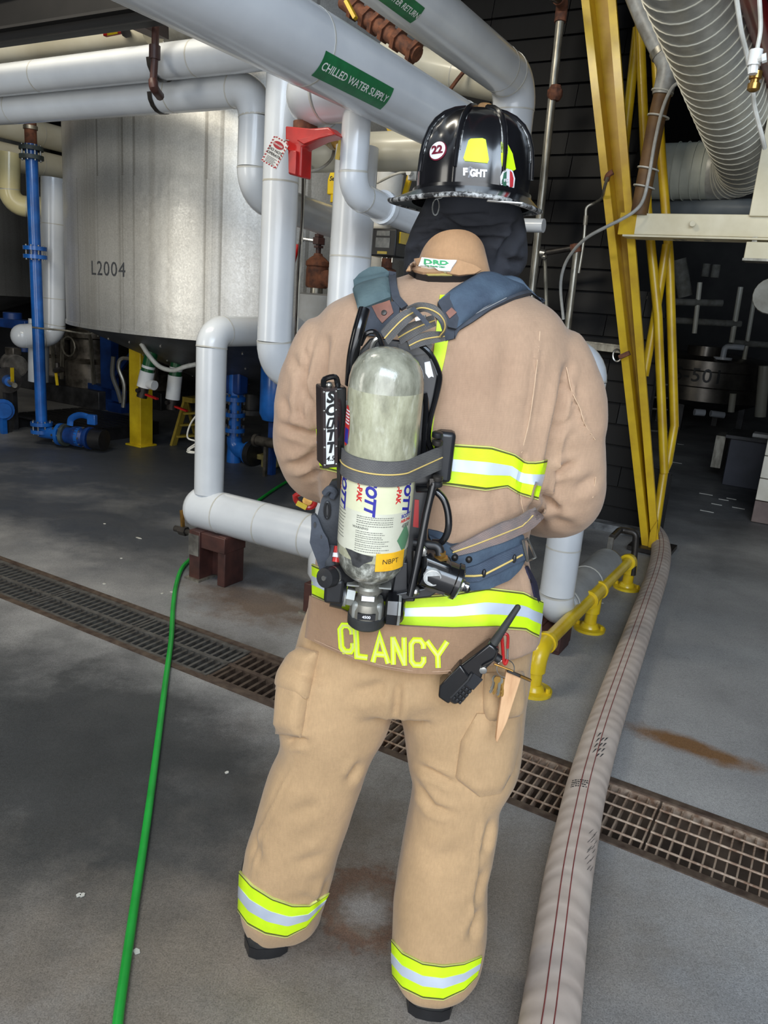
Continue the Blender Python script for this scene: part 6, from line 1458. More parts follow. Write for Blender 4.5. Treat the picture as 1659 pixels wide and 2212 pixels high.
# --- boots
def boot(heel, ang, lab):
    d = Vector((math.sin(ang), math.cos(ang), 0)); s = Vector((d.y, -d.x, 0)); t = heel + d * .05
    def outline(gr, z0):
        pr = [(-.05, 0), (-.047, .028), (-.036, .046), (0, .054), (.06, .05), (.12, .054), (.18, .057), (.23, .047), (.262, .022), (.266, 0)]
        q = [t + d * (x * (1 + gr)) + s * (y * (1 + gr)) + ZD * z0 for x, y in pr] + [t + d * (x * (1 + gr)) - s * (y * (1 + gr)) + ZD * z0 for x, y in reversed(pr[1:-1])]
        return q
    so = MB().prism(outline(.06, .0), ZD * .03); o = part('boot', MB(), MT['rubber'], person, label=lab) if False else None
    up = MB(); rings = [outline(.02, .028), outline(.03, .05), outline(-.0, .085)]
    n = len(rings[0]); base = t + d * .015
    for z, r_ in ((.11, .058), (.14, .055)): rings.append([base + ZD * z + (p - (t + d * .105)).normalized().xyz * r_ if False else base + ZD * z + Vector(((p - t - d * .1).x, (p - t - d * .1).y, 0)).normalized() * r_ for p in rings[0]])
    vs = [p for r_ in rings for p in r_]; fs = [(i * n + j, i * n + (j + 1) % n, (i + 1) * n + (j + 1) % n, (i + 1) * n + j) for i in range(len(rings) - 1) for j in range(n)] + [tuple(range(n - 1, -1, -1)), tuple(range((len(rings) - 1) * n, len(rings) * n))]
    up.add(vs, fs); ub = part('boot', up, MT['rubber'], person, label=lab, sharp=60)
    subpart('boot_sole', so, MT['black'], ub)
    k = MB(); k.box(t - d * .051 + ZD * .07, (.006, .006, .06), (s, d, ZD)); subpart('heel_seam', k, MT['black'], ub)
boot(on(580, 2070), -.25, 'black rubber boot heel below the left cuff'); boot(on(925, 2204), .1, 'black rubber boot heel below the right cuff')
# ================================================================== HELMET
m_helm = mat('black_helmet_shell', (15, 15, 17), .22, c2=(24, 24, 27), scale=10, coat=.5)
def scuff_mat():
    t = NT('scuffed_edge'); v = t.coord('Object'); f = t.ramp(t.noise(v, 46, 8, .75), [(.47, (0, 0, 0)), (.6, (1, 1, 1))])
    t.l(t.mix(f, lin((26, 26, 28)), lin((186, 186, 184))), t.b.inputs['Base Color']); t.b.inputs['Roughness'].default_value = .5; t.bump(t.noise(v, 90, 4), .4, .003); return t.m
m_scuff = scuff_mat()
m_under = mat('green_black_underbrim', (40, 54, 50), .4, c2=(18, 22, 22), scale=22)
H0 = at(1018, 424, 1.665); tilt = R(0.5)
hu = Vector((.0, math.sin(tilt), math.cos(tilt))).normalized(); hr = Vector((1, 0, .0)); hr = (hr - hu * hr.dot(hu)).normalized(); hf_ = hu.cross(hr)
def hp_(x, y, z): return H0 + hr * x + hf_ * y + hu * z
helmet = thing('fire_helmet', 'black traditional fire helmet with scuffed brim and lime panels', 'helmet', H0)
prof = [(0, 1.0), (.03, 1.005), (.06, .985), (.085, .945), (.108, .87), (.126, .76), (.14, .62), (.150, .45), (.156, .26), (.159, .08)]
NA = 128; ribs = [math.radians(-90 + 22.5 + 45 * k) for k in range(8)]
def crown_pt(a, i, lift=0):
    z, r = prof[i]; d = min(abs((a - q + math.pi) % (2 * math.pi) - math.pi) for q in ribs)
    k = 1 + .045 * math.exp(-(d / .085) ** 2) * min(1, r * 1.4) - .012
    return hp_((.1125 * r * k + lift) * math.cos(a), (.134 * r * k + lift) * math.sin(a), z)
mb = MB(); vs = [crown_pt(2 * math.pi * j / NA, i) for i in range(len(prof)) for j in range(NA)]
fs = [(i * NA + j, i * NA + (j + 1) % NA, (i + 1) * NA + (j + 1) % NA, (i + 1) * NA + j) for i in range(len(prof) - 1) for j in range(NA)] + [tuple(range((len(prof) - 1) * NA, len(prof) * NA))]
mb.add(vs, fs); crown_me = mb.mesh('crown', m_helm, 50); crown = part('crown', crown_me, None, helmet); HB = bvh_of(crown_me)
for a in ribs:
    part('crown_rib', MB().sweep([crown_pt(a, i, .002) for i in range(1, len(prof) - 1)], [.0035 + .0006 * min(i, 4) for i in range(len(prof) - 2)], n=8), m_helm, helmet)
for a in (ribs[0], ribs[7], ribs[1], ribs[6]):
    for o_ in (-.05, .05): part('worn_edge', MB().sweep([crown_pt(a + o_, i, .0012) for i in range(2, 8)], .0011, n=5), m_scuff, helmet)
part('crown_band', MB().add([hp_(.119 * math.cos(a), .141 * math.sin(a), z) for z in (-.018, .004) for a in [2 * math.pi * j / 64 for j in range(64)]], [(j, (j + 1) % 64, 64 + (j + 1) % 64, 64 + j) for j in range(64)]), m_helm, helmet)
part('top_knob', MB().lathe(hp_(.01, -.0, .152), hu, [(0, .02), (.012, .018), (.018, .012), (.02, .004)], 12), mat('worn_leather', (150, 112, 66), .7, c2=(110, 78, 44), scale=40), helmet, label='worn brown leather crest end')
# brim: elliptical, longer at the back, curled rim
def brim_pt(a, t):
    ca, sa = math.cos(a), math.sin(a); back = max(0, -sa)
    rx0, ry0 = .118, .138; rx1, ry1 = .152, .168 + .052 * back ** 1.5
    z = -.004 - .012 * t - .016 * t * back - .003 * t * abs(ca) ** 3 + .003 * math.sin(3 * a) * t
    return hp_((rx0 + (rx1 - rx0) * t) * ca - .012 * t, (ry0 + (ry1 - ry0) * t) * sa, z)
NBM = 72; top = [[brim_pt(2 * math.pi * j / NBM, t / 5) + hu * .003 for t in range(6)] for j in range(NBM + 1)]; low = [[p - hu * .006 for p in r_] for r_ in top]
part('brim', MB().grid(top), m_helm, helmet); part('brim_underside', MB().grid(low), m_under, helmet, label='dull greenish underside of the brim')
part('brim_edge', MB().sweep([brim_pt(2 * math.pi * j / NBM, 1.0) for j in range(NBM)], .0046, n=10, closed=True), m_scuff, helmet, label='white scuffed rim of the brim')
ringc = hp_(-.075, -.175, -.034)
part('brim_ring', MB().sweep([ringc + hr * (.006 * math.cos(a)) - ZD * .014 + ZD * (.014 * math.sin(a)) for a in [2 * math.pi * i / 18 for i in range(18)]], .0013, n=6, closed=True).sweep([ringc, ringc + hr * .008 + hu * .002, ringc + hr * .016 + hu * .01], .0013, n=6), MT['steel'], helmet, label='steel ring hanging under the brim')
part('brim_sticker', MB().box(hp_(.045, -.2, -.034), (.062, .012, .002), (hr, hf_, hu)), MT['white'], helmet)
# decals laid on the crown
HD = dict(off=.0016, base=.0004)
def decal(nm, poly, m_, off=.0016, base=.0004, cut=9, lab=None): part(nm, patch(HB, poly, off, base, cut), m_, helmet, label=lab)
decal('lime_panel', [(1017, 300), (1042, 299), (1049, 302), (1056, 345), (1053, 353), (1004, 348), (1001, 342), (1012, 304)], m_lime, lab='lime trapezoid sticker on the rear panel')
decal('lime_panel', [(1082, 307), (1096, 313), (1106, 332), (1113, 366), (1108, 369), (1084, 360), (1082, 345)], m_lime, lab='lime trapezoid sticker on the right panel')
def ell(cx, cy, rx, ry, ang, n=24): c, s = math.cos(ang), math.sin(ang); return [(cx + rx * math.cos(a) * c - ry * math.sin(a) * s, cy + rx * math.cos(a) * s + ry * math.sin(a) * c) for a in [2 * math.pi * i / n for i in range(n)]]
m_mar = mat('maroon_print', (112, 16, 44), .4); m_wdec = mat('decal_white', (238, 236, 238), .35)
decal('number_decal', ell(947, 326.5, 22.5, 16.5, -1.0), m_mar, cut=8); decal('number_decal', ell(946.5, 325.5, 20.5, 14.6, -1.0), m_wdec, .0022, .0016, cut=8, lab='white oval decal with maroon number')
def text_on(bv_, s, size, x, y, m_, par, ang=0, shear=0, bold=.03, off=.0028, base=.0022, sx=1.0, spacing=1.0, nm='lettering', cut=None, lab=None):
    vs, fs = text_px(s, size, x, y, ang, shear, bold, spacing, sx, cut)
    return part(nm, patch(bv_, None, off, base, vsfs=(vs, fs)), m_, par, label=lab) if par.parent is None else subpart(nm, patch(bv_, None, off, base, vsfs=(vs, fs)), m_, par)
text_on(HB, '22', 23, 945.5, 325, m_mar, helmet, ang=-.14, shear=.12, bold=.045, cut=6)
# the word FIGHT with a ribbon in place of the I
text_on(HB, 'F', 21, 1005, 372, m_wdec, helmet, bold=.06, off=.0018, base=.0004, cut=6)
text_on(HB, 'GHT', 21, 1033, 375, m_wdec, helmet, ang=.05, bold=.06, off=.0018, base=.0004, sx=.82, cut=6)
rb = [(1011, 383), (1013, 378), (1017, 371), (1019, 366), (1017, 362), (1014, 363), (1013, 367), (1016, 373), (1021, 381), (1022, 383), (1018, 385), (1012, 374), (1010, 366), (1012, 360), (1017, 358.5), (1022, 362), (1022, 368), (1016, 380), (1014, 385)]
part('ribbon_mark', MB().sweep([pix_hit(HB, x, y, 1.53)[0] for x, y in ((1012, 384), (1015, 377), (1019, 370), (1019, 363), (1016, 361), (1013, 363), (1013, 370), (1017, 377), (1021, 384))], .0018, n=6), mat('ribbon_grey', (150, 150, 154), .5), helmet, label='grey ribbon mark between the letters')
# shield decal in green, white and red at the right
shp = [(1087, 372), (1094, 366), (1101, 366), (1106, 372), (1110, 386), (1108, 404), (1098, 410), (1086, 408), (1082, 395), (1082, 382)]
cx_, cy_ = 1096, 388
decal('shield_decal', [(cx_ + (x - cx_) * 1.12, cy_ + (y - cy_) * 1.1) for x, y in shp], m_wdec, .0012, .0004, lab='shield decal in green, white and red')
decal('shield_stripe', [(1087, 374), (1093, 370), (1092, 407), (1087, 406), (1084, 394)], mat('decal_green', (70, 120, 96), .4), .0017, .0012)
decal('shield_stripe', [(1100, 368), (1105, 373), (1108, 386), (1107, 403), (1100, 407)], mat('decal_red', (196, 56, 62), .4), .0017, .0012)
text_on(HB, 'FD', 9, 1092, 390, m_wdec, helmet, bold=.03, off=.0024, base=.0018)

# ================================================================== BREATHING APPARATUS
Ab, At = at(804, 1186, 1.365), at(834, 836, 1.33); rC = .0655
ax = (At - Ab).normalized(); LC = (At - Ab).length
pack = thing('breathing_apparatus', 'air cylinder pack with grey webbing harness worn on the back', 'air pack', at(815, 1340, 1.38))
def comp_mat():
    t = NT('glass_fibre_cylinder'); v = t.coord('Object'); b = t.b
    g = t.ramp(t.noise(t.coord('Object', (1, 1, .35)), 34, 6, .7), [(.3, lin((122, 120, 98))), (.5, lin((158, 156, 130))), (.72, lin((186, 184, 158)))])
    fl = t.ramp(t.noise(t.coord('Object', (70, 70, 16)), 1, 4, .6), [(.58, (0, 0, 0)), (.68, (1, 1, 1))]); g = t.mix(t.math('MULTIPLY', fl, .3), g, lin((214, 212, 196)))
    t.l(g, b.inputs['Base Color']); b.inputs['Roughness'].default_value = .25; b.inputs['Coat Weight'].default_value = .7; b.inputs['Coat Roughness'].default_value = .08
    t.bump(t.noise(t.coord('Object', (40, 40, 18)), 1, 4), .3, .006); return t.m
def worn_mat():
    t = NT('worn_cylinder_end'); v = t.coord('Object'); b = t.b
    g = t.ramp(t.noise(t.coord('Object', (1, 1, .5)), 52, 8, .75), [(.34, lin((60, 60, 56))), (.5, lin((112, 112, 102))), (.66, lin((190, 190, 180)))])
    t.l(g, b.inputs['Base Color']); b.inputs['Roughness'].default_value = .3; b.inputs['Coat Weight'].default_value = .6; b.inputs['Coat Roughness'].default_value = .1
    t.bump(t.noise(v, 60, 5, .7), .5, .006); return t.m
m_comp, m_worn = comp_mat(), worn_mat()
cyl = part('air_cylinder', MB().lathe(Ab, ax, [(0, rC), (LC * .5, rC), (LC, rC)], 48, caps=False), m_comp, pack, label='grey green fibre wound air cylinder')
subpart('top_dome', MB().lathe(At, ax, [(0, rC), (.014, rC * .985), (.032, rC * .92), (.048, rC * .78), (.059, rC * .58), (.066, rC * .34), (.068, .005)], 48), mat('glossy_dome', (166, 165, 148), .22, c2=(118, 117, 102), scale=55, lo=.3, hi=.7, coat=.7, bump=.5, bscale=60, stretch=(1, 1, .5)), cyl)
subpart('bottom_dome', MB().lathe(Ab, -ax, [(-.005, rC), (.01, rC * .99), (.026, rC * .93), (.042, rC * .8), (.053, rC * .62), (.06, rC * .42), (.064, .024), (.09, .022)], 48), m_worn, cyl)
def cyl_h(y, x=None):            # height along the axis seen at image row y on the cylinder's centre line
    best = min(range(400), key=lambda k: abs(project(np.array([Ab + ax * (LC * 1.2 * k / 400 - .06)]))[0][1] - y)); return LC * 1.2 * best / 400 - .06
oC = (CAM - (Ab + At) / 2); oC = (oC - ax * oC.dot(ax)).normalized(); rt = ax.cross(oC)
if rt.x < 0: rt = -rt
def cp(phi, h, r=0.0): return Ab + ax * h + (oC * math.cos(phi) + rt * math.sin(phi)) * (rC + r)
def wrap(p0, p1, h0, h1, r0, r1, n=24, k=4):
    o_ = [[cp(p0 + (p1 - p0) * i / n, h0 + (h1 - h0) * j / k, r1) for j in range(k + 1)] for i in range(n + 1)]; i_ = [[cp(p0 + (p1 - p0) * i / n, h0 + (h1 - h0) * j / k, r0) for j in range(k + 1)] for i in range(n + 1)]
    return solid(MB(), o_, i_)
hT, hM, hB_ = cyl_h(1004), cyl_h(1082), cyl_h(1168)
m_lab = mat('cream_label', (216, 214, 180), .3, c2=(204, 202, 166), scale=14, coat=.3); m_lab2 = mat('white_label', (208, 206, 188), .3, c2=(196, 194, 174), scale=18, coat=.3)
subpart('cream_label', wrap(-1.9, 1.9, hM, hT, 0, .0006, 40), m_lab, cyl, label='cream label with blue and red printing'); subpart('white_label', wrap(-1.9, 1.9, hB_, hM, 0, .0006, 40), m_lab2, cyl, label='pale instruction label with small print')
m_blu = mat('print_blue', (44, 44, 150), .4); m_red2 = mat('print_red', (206, 48, 48), .4); m_gr = mat('print_dull', (118, 118, 108), .5); m_grn2 = mat('print_green', (96, 140, 104), .4)
def on_cyl(s, size, phi, h, m_, r=.0009, shear=0, bold=.03, sx=1.0, down=True, cut=.006):
    vs, fs = letters(s, size, bold=bold, shear=shear, cut=cut)
    if down: pts = [cp(phi + b_ / rC, h - a * sx, r) for a, b_ in vs]
    else: pts = [cp(phi + a * sx / rC, h + b_, r) for a, b_ in vs]
    return subpart('lettering', MB().add(pts, fs), m_, cyl)
hc_ = (cyl_h(994) + cyl_h(1078)) / 2
for ph in (-1.12, -.17, .92):
    on_cyl('SCOTT', .026, ph, hc_, m_blu, shear=.25, bold=.055)
    on_cyl('AIR-PAK', .0135, ph - .31, hc_ + .004, m_red2, bold=.045, sx=1.05)
sp = MB(); rr_ = random.Random(2)
for k, y in enumerate((1088, 1092.5, 1097, 1101.5, 1106, 1119, 1123.5, 1128, 1132.5, 1137, 1141.5, 1146, 1150.5, 1155, 1159.5)):
    h = cyl_h(y + 2); a = -.5; e = .52 - (.0 if k < 5 else rr_.random() * .3)
    while a < e:
        w_ = rr_.uniform(.02, .07); sp_ = wrap(a, min(a + w_, e), h - .0007, h + .0007, .0007, .0009, 3, 1); sp.add(sp_.v, sp_.f); a += w_ + .014
subpart('small_print', sp, m_gr, cyl, kind='stuff')
on_cyl('WARNING', .0062, -.38, cyl_h(1114.5), m_gr, bold=.03, down=False)
sp = MB()
for k in range(9):
    h = cyl_h(1090 + 7 * k); sp_ = wrap(-1.35, -1.0 + rr_.random() * .1, h - .0006, h + .0006, .0007, .0009, 5, 1); sp.add(sp_.v, sp_.f)
subpart('small_print', sp, m_gr, cyl, kind='stuff')
on_cyl('SCOTT', .009, 1.0, cyl_h(1091), m_blu, down=False, bold=.04); on_cyl('AIR-PAK', .008, 1.0, cyl_h(1101), m_red2, down=False, bold=.04); on_cyl('4500', .011, 1.0, cyl_h(1112), m_gr, down=False, bold=.04)
dm = MB(); hh = cyl_h(1140); vs_, fs_ = cut_poly([(-.3, 0), (0, -.3), (.3, 0), (0, .3)], .06); dm.add([cp(1.0 + a, hh + b_ * .1, .0009) for a, b_ in vs_], fs_); subpart('green_diamond', dm, m_grn2, cyl)
ov = MB(); hh = cyl_h(918)
for a0, m_ in ((0, None),):
    n = 24; pts = [cp(-1.22 + .2 * math.cos(2 * math.pi * i / n), hh + .036 * math.sin(2 * math.pi * i / n), .0008) for i in range(n)]; ov.add(pts + [cp(-1.22, hh, .0008)], [(i, (i + 1) % n, n) for i in range(n)])
subpart('flag_sticker', ov, m_red2, cyl, label='oval flag sticker at the left of the cylinder')
fw_ = MB()
for j in range(5):
    sp_ = wrap(-1.32 + .02 * j % .03, -1.06, hh + .004 + .0055 * j, hh + .0065 + .0055 * j, .0009, .0011, 4, 1); fw_.add(sp_.v, sp_.f)
subpart('flag_stripes', fw_, m_wdec, cyl); fb = wrap(-1.3, -1.06, hh - .03, hh - .004, .0009, .0011, 5, 2); subpart('flag_field', fb, m_blu, cyl)
y0, y1 = cyl_h(1203), cyl_h(1166)
subpart('yellow_tape', wrap(.12, 1.05, y0 + .002, y1 + .002, .0004, .0016, 16), mat('yellow_tape', (238, 182, 36), .4, c2=(214, 158, 30), scale=40), cyl, label='yellow tape strip with handwritten letters')
on_cyl('NBPT', .0135, .55, (y0 + y1) / 2 + .003, MT['black'], r=.002, down=False, bold=.0)
tb = MB(); pts = [(-.82, y1), (-.6, y1 + .001), (.05, y1 - .004), (.02, y1 - .013), (-.2, y1 - .02), (-.32, y1 - .03), (-.52, y1 - .028), (-.6, y1 - .014)]
vs_, fs_ = cut_poly(pts, .08); tb.add([cp(a, h, .0008) for a, h in vs_], fs_); subpart('torn_tape', tb, mat('torn_dark_tape', (62, 62, 62), .5, c2=(30, 30, 30), scale=60), cyl, label='torn dark tape under the label')
# valve at the bottom
vb = Ab - ax * .085
valve = part('cylinder_valve', MB().lathe(vb + ax * .015, -ax, [(0, .022), (.006, .027), (.014, .027), (.02, .021), (.03, .021), (.036, .03), (.05, .034), (.066, .034)], 24), MT['galv'], pack, label='grey metal cylinder valve')
MT['vgrey'] = mat('cast_valve_grey', (150, 150, 144), .4, .3, c2=(126, 126, 120), scale=30)
subpart('valve_block', MB().box(vb - ax * .037, (.058, .05, .036), (rt, oC, ax)), MT['vgrey'], valve, bevel=.006)
subpart('gauge_window', MB().box(vb - ax * .04 + oC * .0335, (.034, .006, .012), (rt, oC, ax)), MT['black'], valve)
subpart('gauge_figures', MB().add(*(lambda q: ([vb - ax * .04 + oC * .0368 + rt * a + ax * b_ for a, b_ in q[0]], q[1]))(letters('4500', .008, bold=.02))), m_wdec, valve)
subpart('bumper', MB().lathe(vb - ax * .05, -ax, [(0, .034), (.002, .0365), (.02, .0365), (.024, .033), (.025, .0)], 28), MT['rubber'], valve, label='black rubber bumper')
subpart('collar_plate', MB().box(vb + ax * .012, (.085, .03, .004), (rt, oC, ax)), MT['vgrey'], valve, bevel=.002)
subpart('white_sticker', MB().box(vb - ax * .008 + oC * .0225, (.024, .002, .01), (rt, oC, ax)), m_wdec, valve)
kn = vb - ax * .036 + rt * .034
subpart('hand_wheel', MB().lathe(kn, rt, [(0, .018), (.004, .033), (.022, .034), (.028, .032), (.034, .026), (.038, .018), (.038, 0)], 8), MT['gblack'], valve, label='black octagonal hand wheel')
subpart('wheel_scuff', MB().lathe(kn + rt * .0245, rt, [(0, .0344), (.005, .0334)], 8, caps=False), MT['vgrey'], valve)
nt = vb - ax * .018 - rt * .026
subpart('coupling_nut', MB().cyl(nt, nt - rt * .016 + ax * .002, .018, n=6).cyl(nt - rt * .016, nt - rt * .022, .02, n=20), MT['vgrey'], valve)
cpl = part('hose_coupling', MB().cyl(nt - rt * .02, nt - rt * .042 + ax * .004, .026, n=20), MT['black'], pack); e_ = at(700, 1249, 1.335)
subpart('coupling_arm', MB().bar(nt - rt * .045 + ax * .003, at(722, 1282, 1.36), .03, .034).box(at(722, 1272, 1.36), (.036, .03, .05), (rt, oC, ax)), MT['black'], cpl, bevel=.006)
subpart('alarm_barrel', MB().lathe(e_, (at(745, 1238, 1.39) - e_), [(0, .012), (.001, .0185), (.012, .02), (.02, .02), (.021, .0175), (.026, .0175), (.027, .02), (.05, .02), (.06, .026), (.07, .026)], 20), MT['black'], cpl)
subpart('alarm_ring', MB().lathe(e_ + (at(745, 1238, 1.39) - e_).normalized() * .020, at(745, 1238, 1.39) - e_, [(0, .0208), (.004, .0208)], 20, caps=False), MT['steel'], cpl)
subpart('alarm_tip', MB().cyl(e_ - (at(745, 1238, 1.39) - e_).normalized() * .002, e_, .005, n=10), MT['steel'], cpl)
subpart('red_tag', MB().cyl(at(726, 1214, 1.37), at(731, 1180, 1.38), .008, n=10), MT['red'], cpl, label='red and white tag sleeve'); subpart('white_tag', MB().cyl(at(727.3, 1204, 1.369), at(728.6, 1195, 1.372), .0085, n=10), m_wdec, cpl)
# backplate frame
m_alu = mat('black_anodised', (26, 27, 30), .35, c2=(38, 39, 42), scale=9, coat=.15)
def plate(poly, Y, dY, m_, nm, **k): return part(nm, MB().prism([at(x, y, Y) for x, y in poly], Vector((0, dY, 0))), m_, pack, **k)
bp_ = plate([(868, 735), (916, 745), (934, 770), (948, 808), (940, 850), (930, 905), (922, 960), (944, 1000), (946, 1046), (930, 1060), (918, 1180), (896, 1300), (820, 1300), (760, 1230), (762, 1000), (775, 760), (800, 730)], 1.405, .012, m_alu, 'backplate', bevel=.003, label='black metal backplate')
subpart('edge_tube', MB().sweep(crom([at(905, 742, 1.395), at(930, 765, 1.395), at(947, 800, 1.395), at(950, 822, 1.395), at(942, 860, 1.395), at(930, 905, 1.395), at(925, 950, 1.395), at(938, 985, 1.395)], 4), .005, n=8), MT['gblack'], bp_)
subpart('edge_tube', MB().sweep(crom([at(917, 850, 1.398), at(921, 880, 1.396), at(917, 940, 1.396), at(915, 1000, 1.396)], 4), .005, n=8), MT['gblack'], bp_)
wl = [(917, 783), (929, 780), (937, 815), (932, 813), (926, 817), (919, 806)]
subpart('white_sticker', MB().prism([at(x, y, 1.4035) for x, y in wl], Vector((0, .001, 0))), m_wdec, bp_); subpart('bolt_hole', MB().cyl(at(918, 775, 1.403), at(918, 775, 1.406), .003, n=10), MT['black'], bp_)
subpart('red_sticker', MB().prism([at(x, y, 1.4035) for x, y in [(896, 1079), (905, 1080), (904, 1140), (892, 1138)]], Vector((0, .001, 0))), m_red2, bp_)
cl = part('strap_clamp', MB().box(at(958, 985, 1.405), (.036, .03, .098), (rt, oC, ax)), m_alu, pack, label='black clamp block holding the strap', bevel=.008)
for y in (938, 955, 1032, 1044): subpart('clamp_pin', MB().lathe(at(945, y, 1.372), ax, [(-.006, .0085), (-.004, .01), (.003, .01), (.005, .007)], 12), MT['dsteel'] if y in (955, 1032) else MT['black'], cl)
subpart('clamp_hook', MB().bar(at(928, 1040, 1.37), at(948, 1040, 1.37), .008, .012).bar(at(930, 1042, 1.37), at(934, 1060, 1.38), .012, .01), MT['dsteel'], cl)
part('frame_rod', MB().sweep([at(937, 1042, 1.372), at(921, 1110, 1.368), at(900, 1220, 1.362), at(886, 1286, 1.36)], .0075, n=10), MT['gblack'], pack)
part('frame_rod', MB().sweep([at(896, 1190, 1.39), at(895, 1286, 1.37)], .006, n=10), MT['dsteel'], pack)
part('base_bracket', MB().prism([at(x, y, 1.372) for x, y in [(848, 1290), (858, 1282), (930, 1268), (948, 1278), (930, 1290), (880, 1296)]], Vector((0, .03, .0))), m_alu, pack, bevel=.003)
part('base_bracket', MB().prism([at(x, y, 1.385) for x, y in [(858, 1215), (880, 1215), (880, 1296), (845, 1298), (850, 1262)]], Vector((0, .012, .0))), m_alu, pack, bevel=.002)
part('bracket_bolt', MB().lathe(at(897, 1277, 1.366), oC + ZD, [(0, .009), (.006, .008), (.009, .004)], 12), MT['steel'], pack)
part('bracket_bolt', MB().lathe(at(911, 1190, 1.37), oC, [(0, .011), (.006, .009), (.008, .003)], 12), MT['steel'], pack)
part('hose_loop', MB().sweep(crom([at(900, 1056, 1.395), at(935, 1058, 1.385), at(958, 1078, 1.378), at(968, 1110, 1.375), at(968, 1145, 1.375), at(955, 1170, 1.385), at(935, 1172, 1.395)], 5), .0068, n=10), MT['gblack'], pack)
part('hose_elbow', MB().sweep(fillet([at(894, 1172, 1.385), at(950, 1180, 1.372), at(951, 1200, 1.368)], .012), .0085, n=10), MT['black'], pack)
part('hose', MB().sweep(crom([at(787, 668, 1.375), at(774, 715, 1.36), at(762, 770, 1.365), at(757, 830, 1.385)], 5), .0105, n=12), MT['gblack'], pack, label='thick black hose up to the left shoulder')
part('hose', MB().sweep(crom([at(778, 745, 1.385), at(790, 722, 1.38), at(806, 716, 1.378), at(818, 726, 1.375), at(826, 748, 1.375)], 5), .0045, n=8), MT['gblack'], pack)
part('braided_line', MB().sweep(crom([at(800, 760, 1.38), at(808, 738, 1.378), at(818, 730, 1.378)], 4), .005, n=8), MT['steel'], pack)
# pressure reducer on the right
rc = at(952, 1243, 1.378); rd_ = (at(1000, 1262, 1.375) - at(915, 1230, 1.38)).normalized()
red_ = part('pressure_reducer', MB().lathe(rc - rd_ * .036, rd_, [(0, .026), (.003, .033), (.062, .033), (.064, .036), (.072, .036), (.076, .03)], 24), MT['gblack'], pack, label='black pressure reducer with round steel cap')
subpart('reducer_block', MB().box(rc - rd_ * .01 + ax * .012, (.058, .05, .05), (rd_, oC, ax)), MT['gblack'], red_, bevel=.008)
subpart('round_cap', MB().lathe(at(934, 1247, 1.35), oC, [(-.012, .018), (0, .018), (.004, .0165), (.0045, .0145), (.003, .014), (.003, 0)], 24), mat('brushed_cap', (200, 200, 196), .35, .2, c2=(160, 160, 158), scale=60), red_, label='scratched round steel cap')
subpart('top_fitting', MB().lathe(at(952, 1208, 1.37), ax, [(-.006, .012), (0, .012), (.002, .0145), (.006, .0145), (.008, .009), (.016, .009)], 6), MT['brass'], red_)
subpart('end_fitting', MB().lathe(at(990, 1260, 1.372), rd_, [(0, .012), (.004, .0135), (.01, .0135), (.012, .009), (.02, .009)], 12), MT['steel'], red_); subpart('end_button', MB().ball(at(1003, 1268, 1.37), .009, 12, 8), MT['black'], red_)
subpart('underside_label', MB().prism([at(x, y, 1.352) for x, y in [(915, 1272), (920, 1268), (962, 1280), (958, 1286)]], Vector((0, .001, 0))), MT['dsteel'], red_)
# electronic box on the left with the lettered plate
ex = (at(727, 834, 1.322) - at(694, 836, 1.312)).normalized(); ez = (at(694, 836, 1.312) - at(696, 1008, 1.33)).normalized(); ey = ex.cross(ez)
if ey.y < 0: ey = -ey
bc = (at(694, 836, 1.312) + at(729, 1010, 1.336)) / 2; bw, bh = (at(727, 834, 1.32) - at(694, 836, 1.32)).length, (at(694, 836, 1.32) - at(696, 1009, 1.33)).length
m_bx = mat('dark_brown_housing', (56, 44, 42), .35, c2=(40, 32, 32), scale=20, coat=.2)
ebox = part('alarm_box', MB().box(bc + ey * .02, (bw, .04, bh), (ex, ey, ez)), m_bx, pack, label='dark alarm box with silver lettered plate', bevel=.003)
subpart('side_case', MB().box(bc + ey * .03 + ex * (bw / 2 + .008), (.024, .05, bh * .97), (ex, ey, ez)), MT['gblack'], ebox, bevel=.003)
fm = MB()
for s in (-1, 1): fm.box(bc + ex * s * (bw / 2 - .0025) - ey * .002, (.005, .005, bh), (ex, ey, ez)); fm.box(bc + ez * s * (bh / 2 - .0025) - ey * .002, (bw, .005, .005), (ex, ey, ez))
subpart('box_frame', fm, m_bx, ebox)
subpart('lettered_plate', MB().box(bc - ey * .001, (bw * .56, .003, bh * .92), (ex, ey, ez)), mat('silver_plate', (214, 216, 212), .3, c2=(200, 202, 198), scale=8), ebox, label='silver plate with black slanted letters')
rv = MB()
for s in (-1, 1):
    for k in range(5): rv.ball(bc + ex * s * (bw / 2 - .0025) + ez * bh * (-.46 + .23 * k) - ey * .004, .0026, 8, 6)
subpart('rivets', rv, MT['steel'], ebox)
fpl = bc - ey * .003
for k, ch_ in enumerate('SC0TT'):
    z = bh * (.385 - .158 * k)
    if ch_ == '0':
        b = MB(); q = [(-.0058, -.008), (.0032, -.008), (.0078, .008), (-.0012, .008)]
        for (a, b2) in ((0, 1), (1, 2), (2, 3), (3, 0)):
            if (a, b2) == (2, 3): pass
            b.bar(fpl + ex * q[a][0] + ez * q[a][1], fpl + ex * q[b2][0] + ez * q[b2][1], .0012, .0034, ez)
    else:
        b = MB(); put_letters(b, ch_, .0262, lambda a, b_: fpl + ex * a + ez * (b_ + z) - ey * .0004, bold=.05, shear=.2)
    if ch_ == '0':
        for v_ in b.v: v_ += ez * z - ey * .0004
    subpart('lettering', b, MT['black'], ebox)
subpart('lettering', put_letters(MB(), '4.5', .0125, lambda a, b_: fpl + ex * a + ez * (b_ - bh * .385) - ey * .0004, bold=.02, shear=.2), MT['black'], ebox)
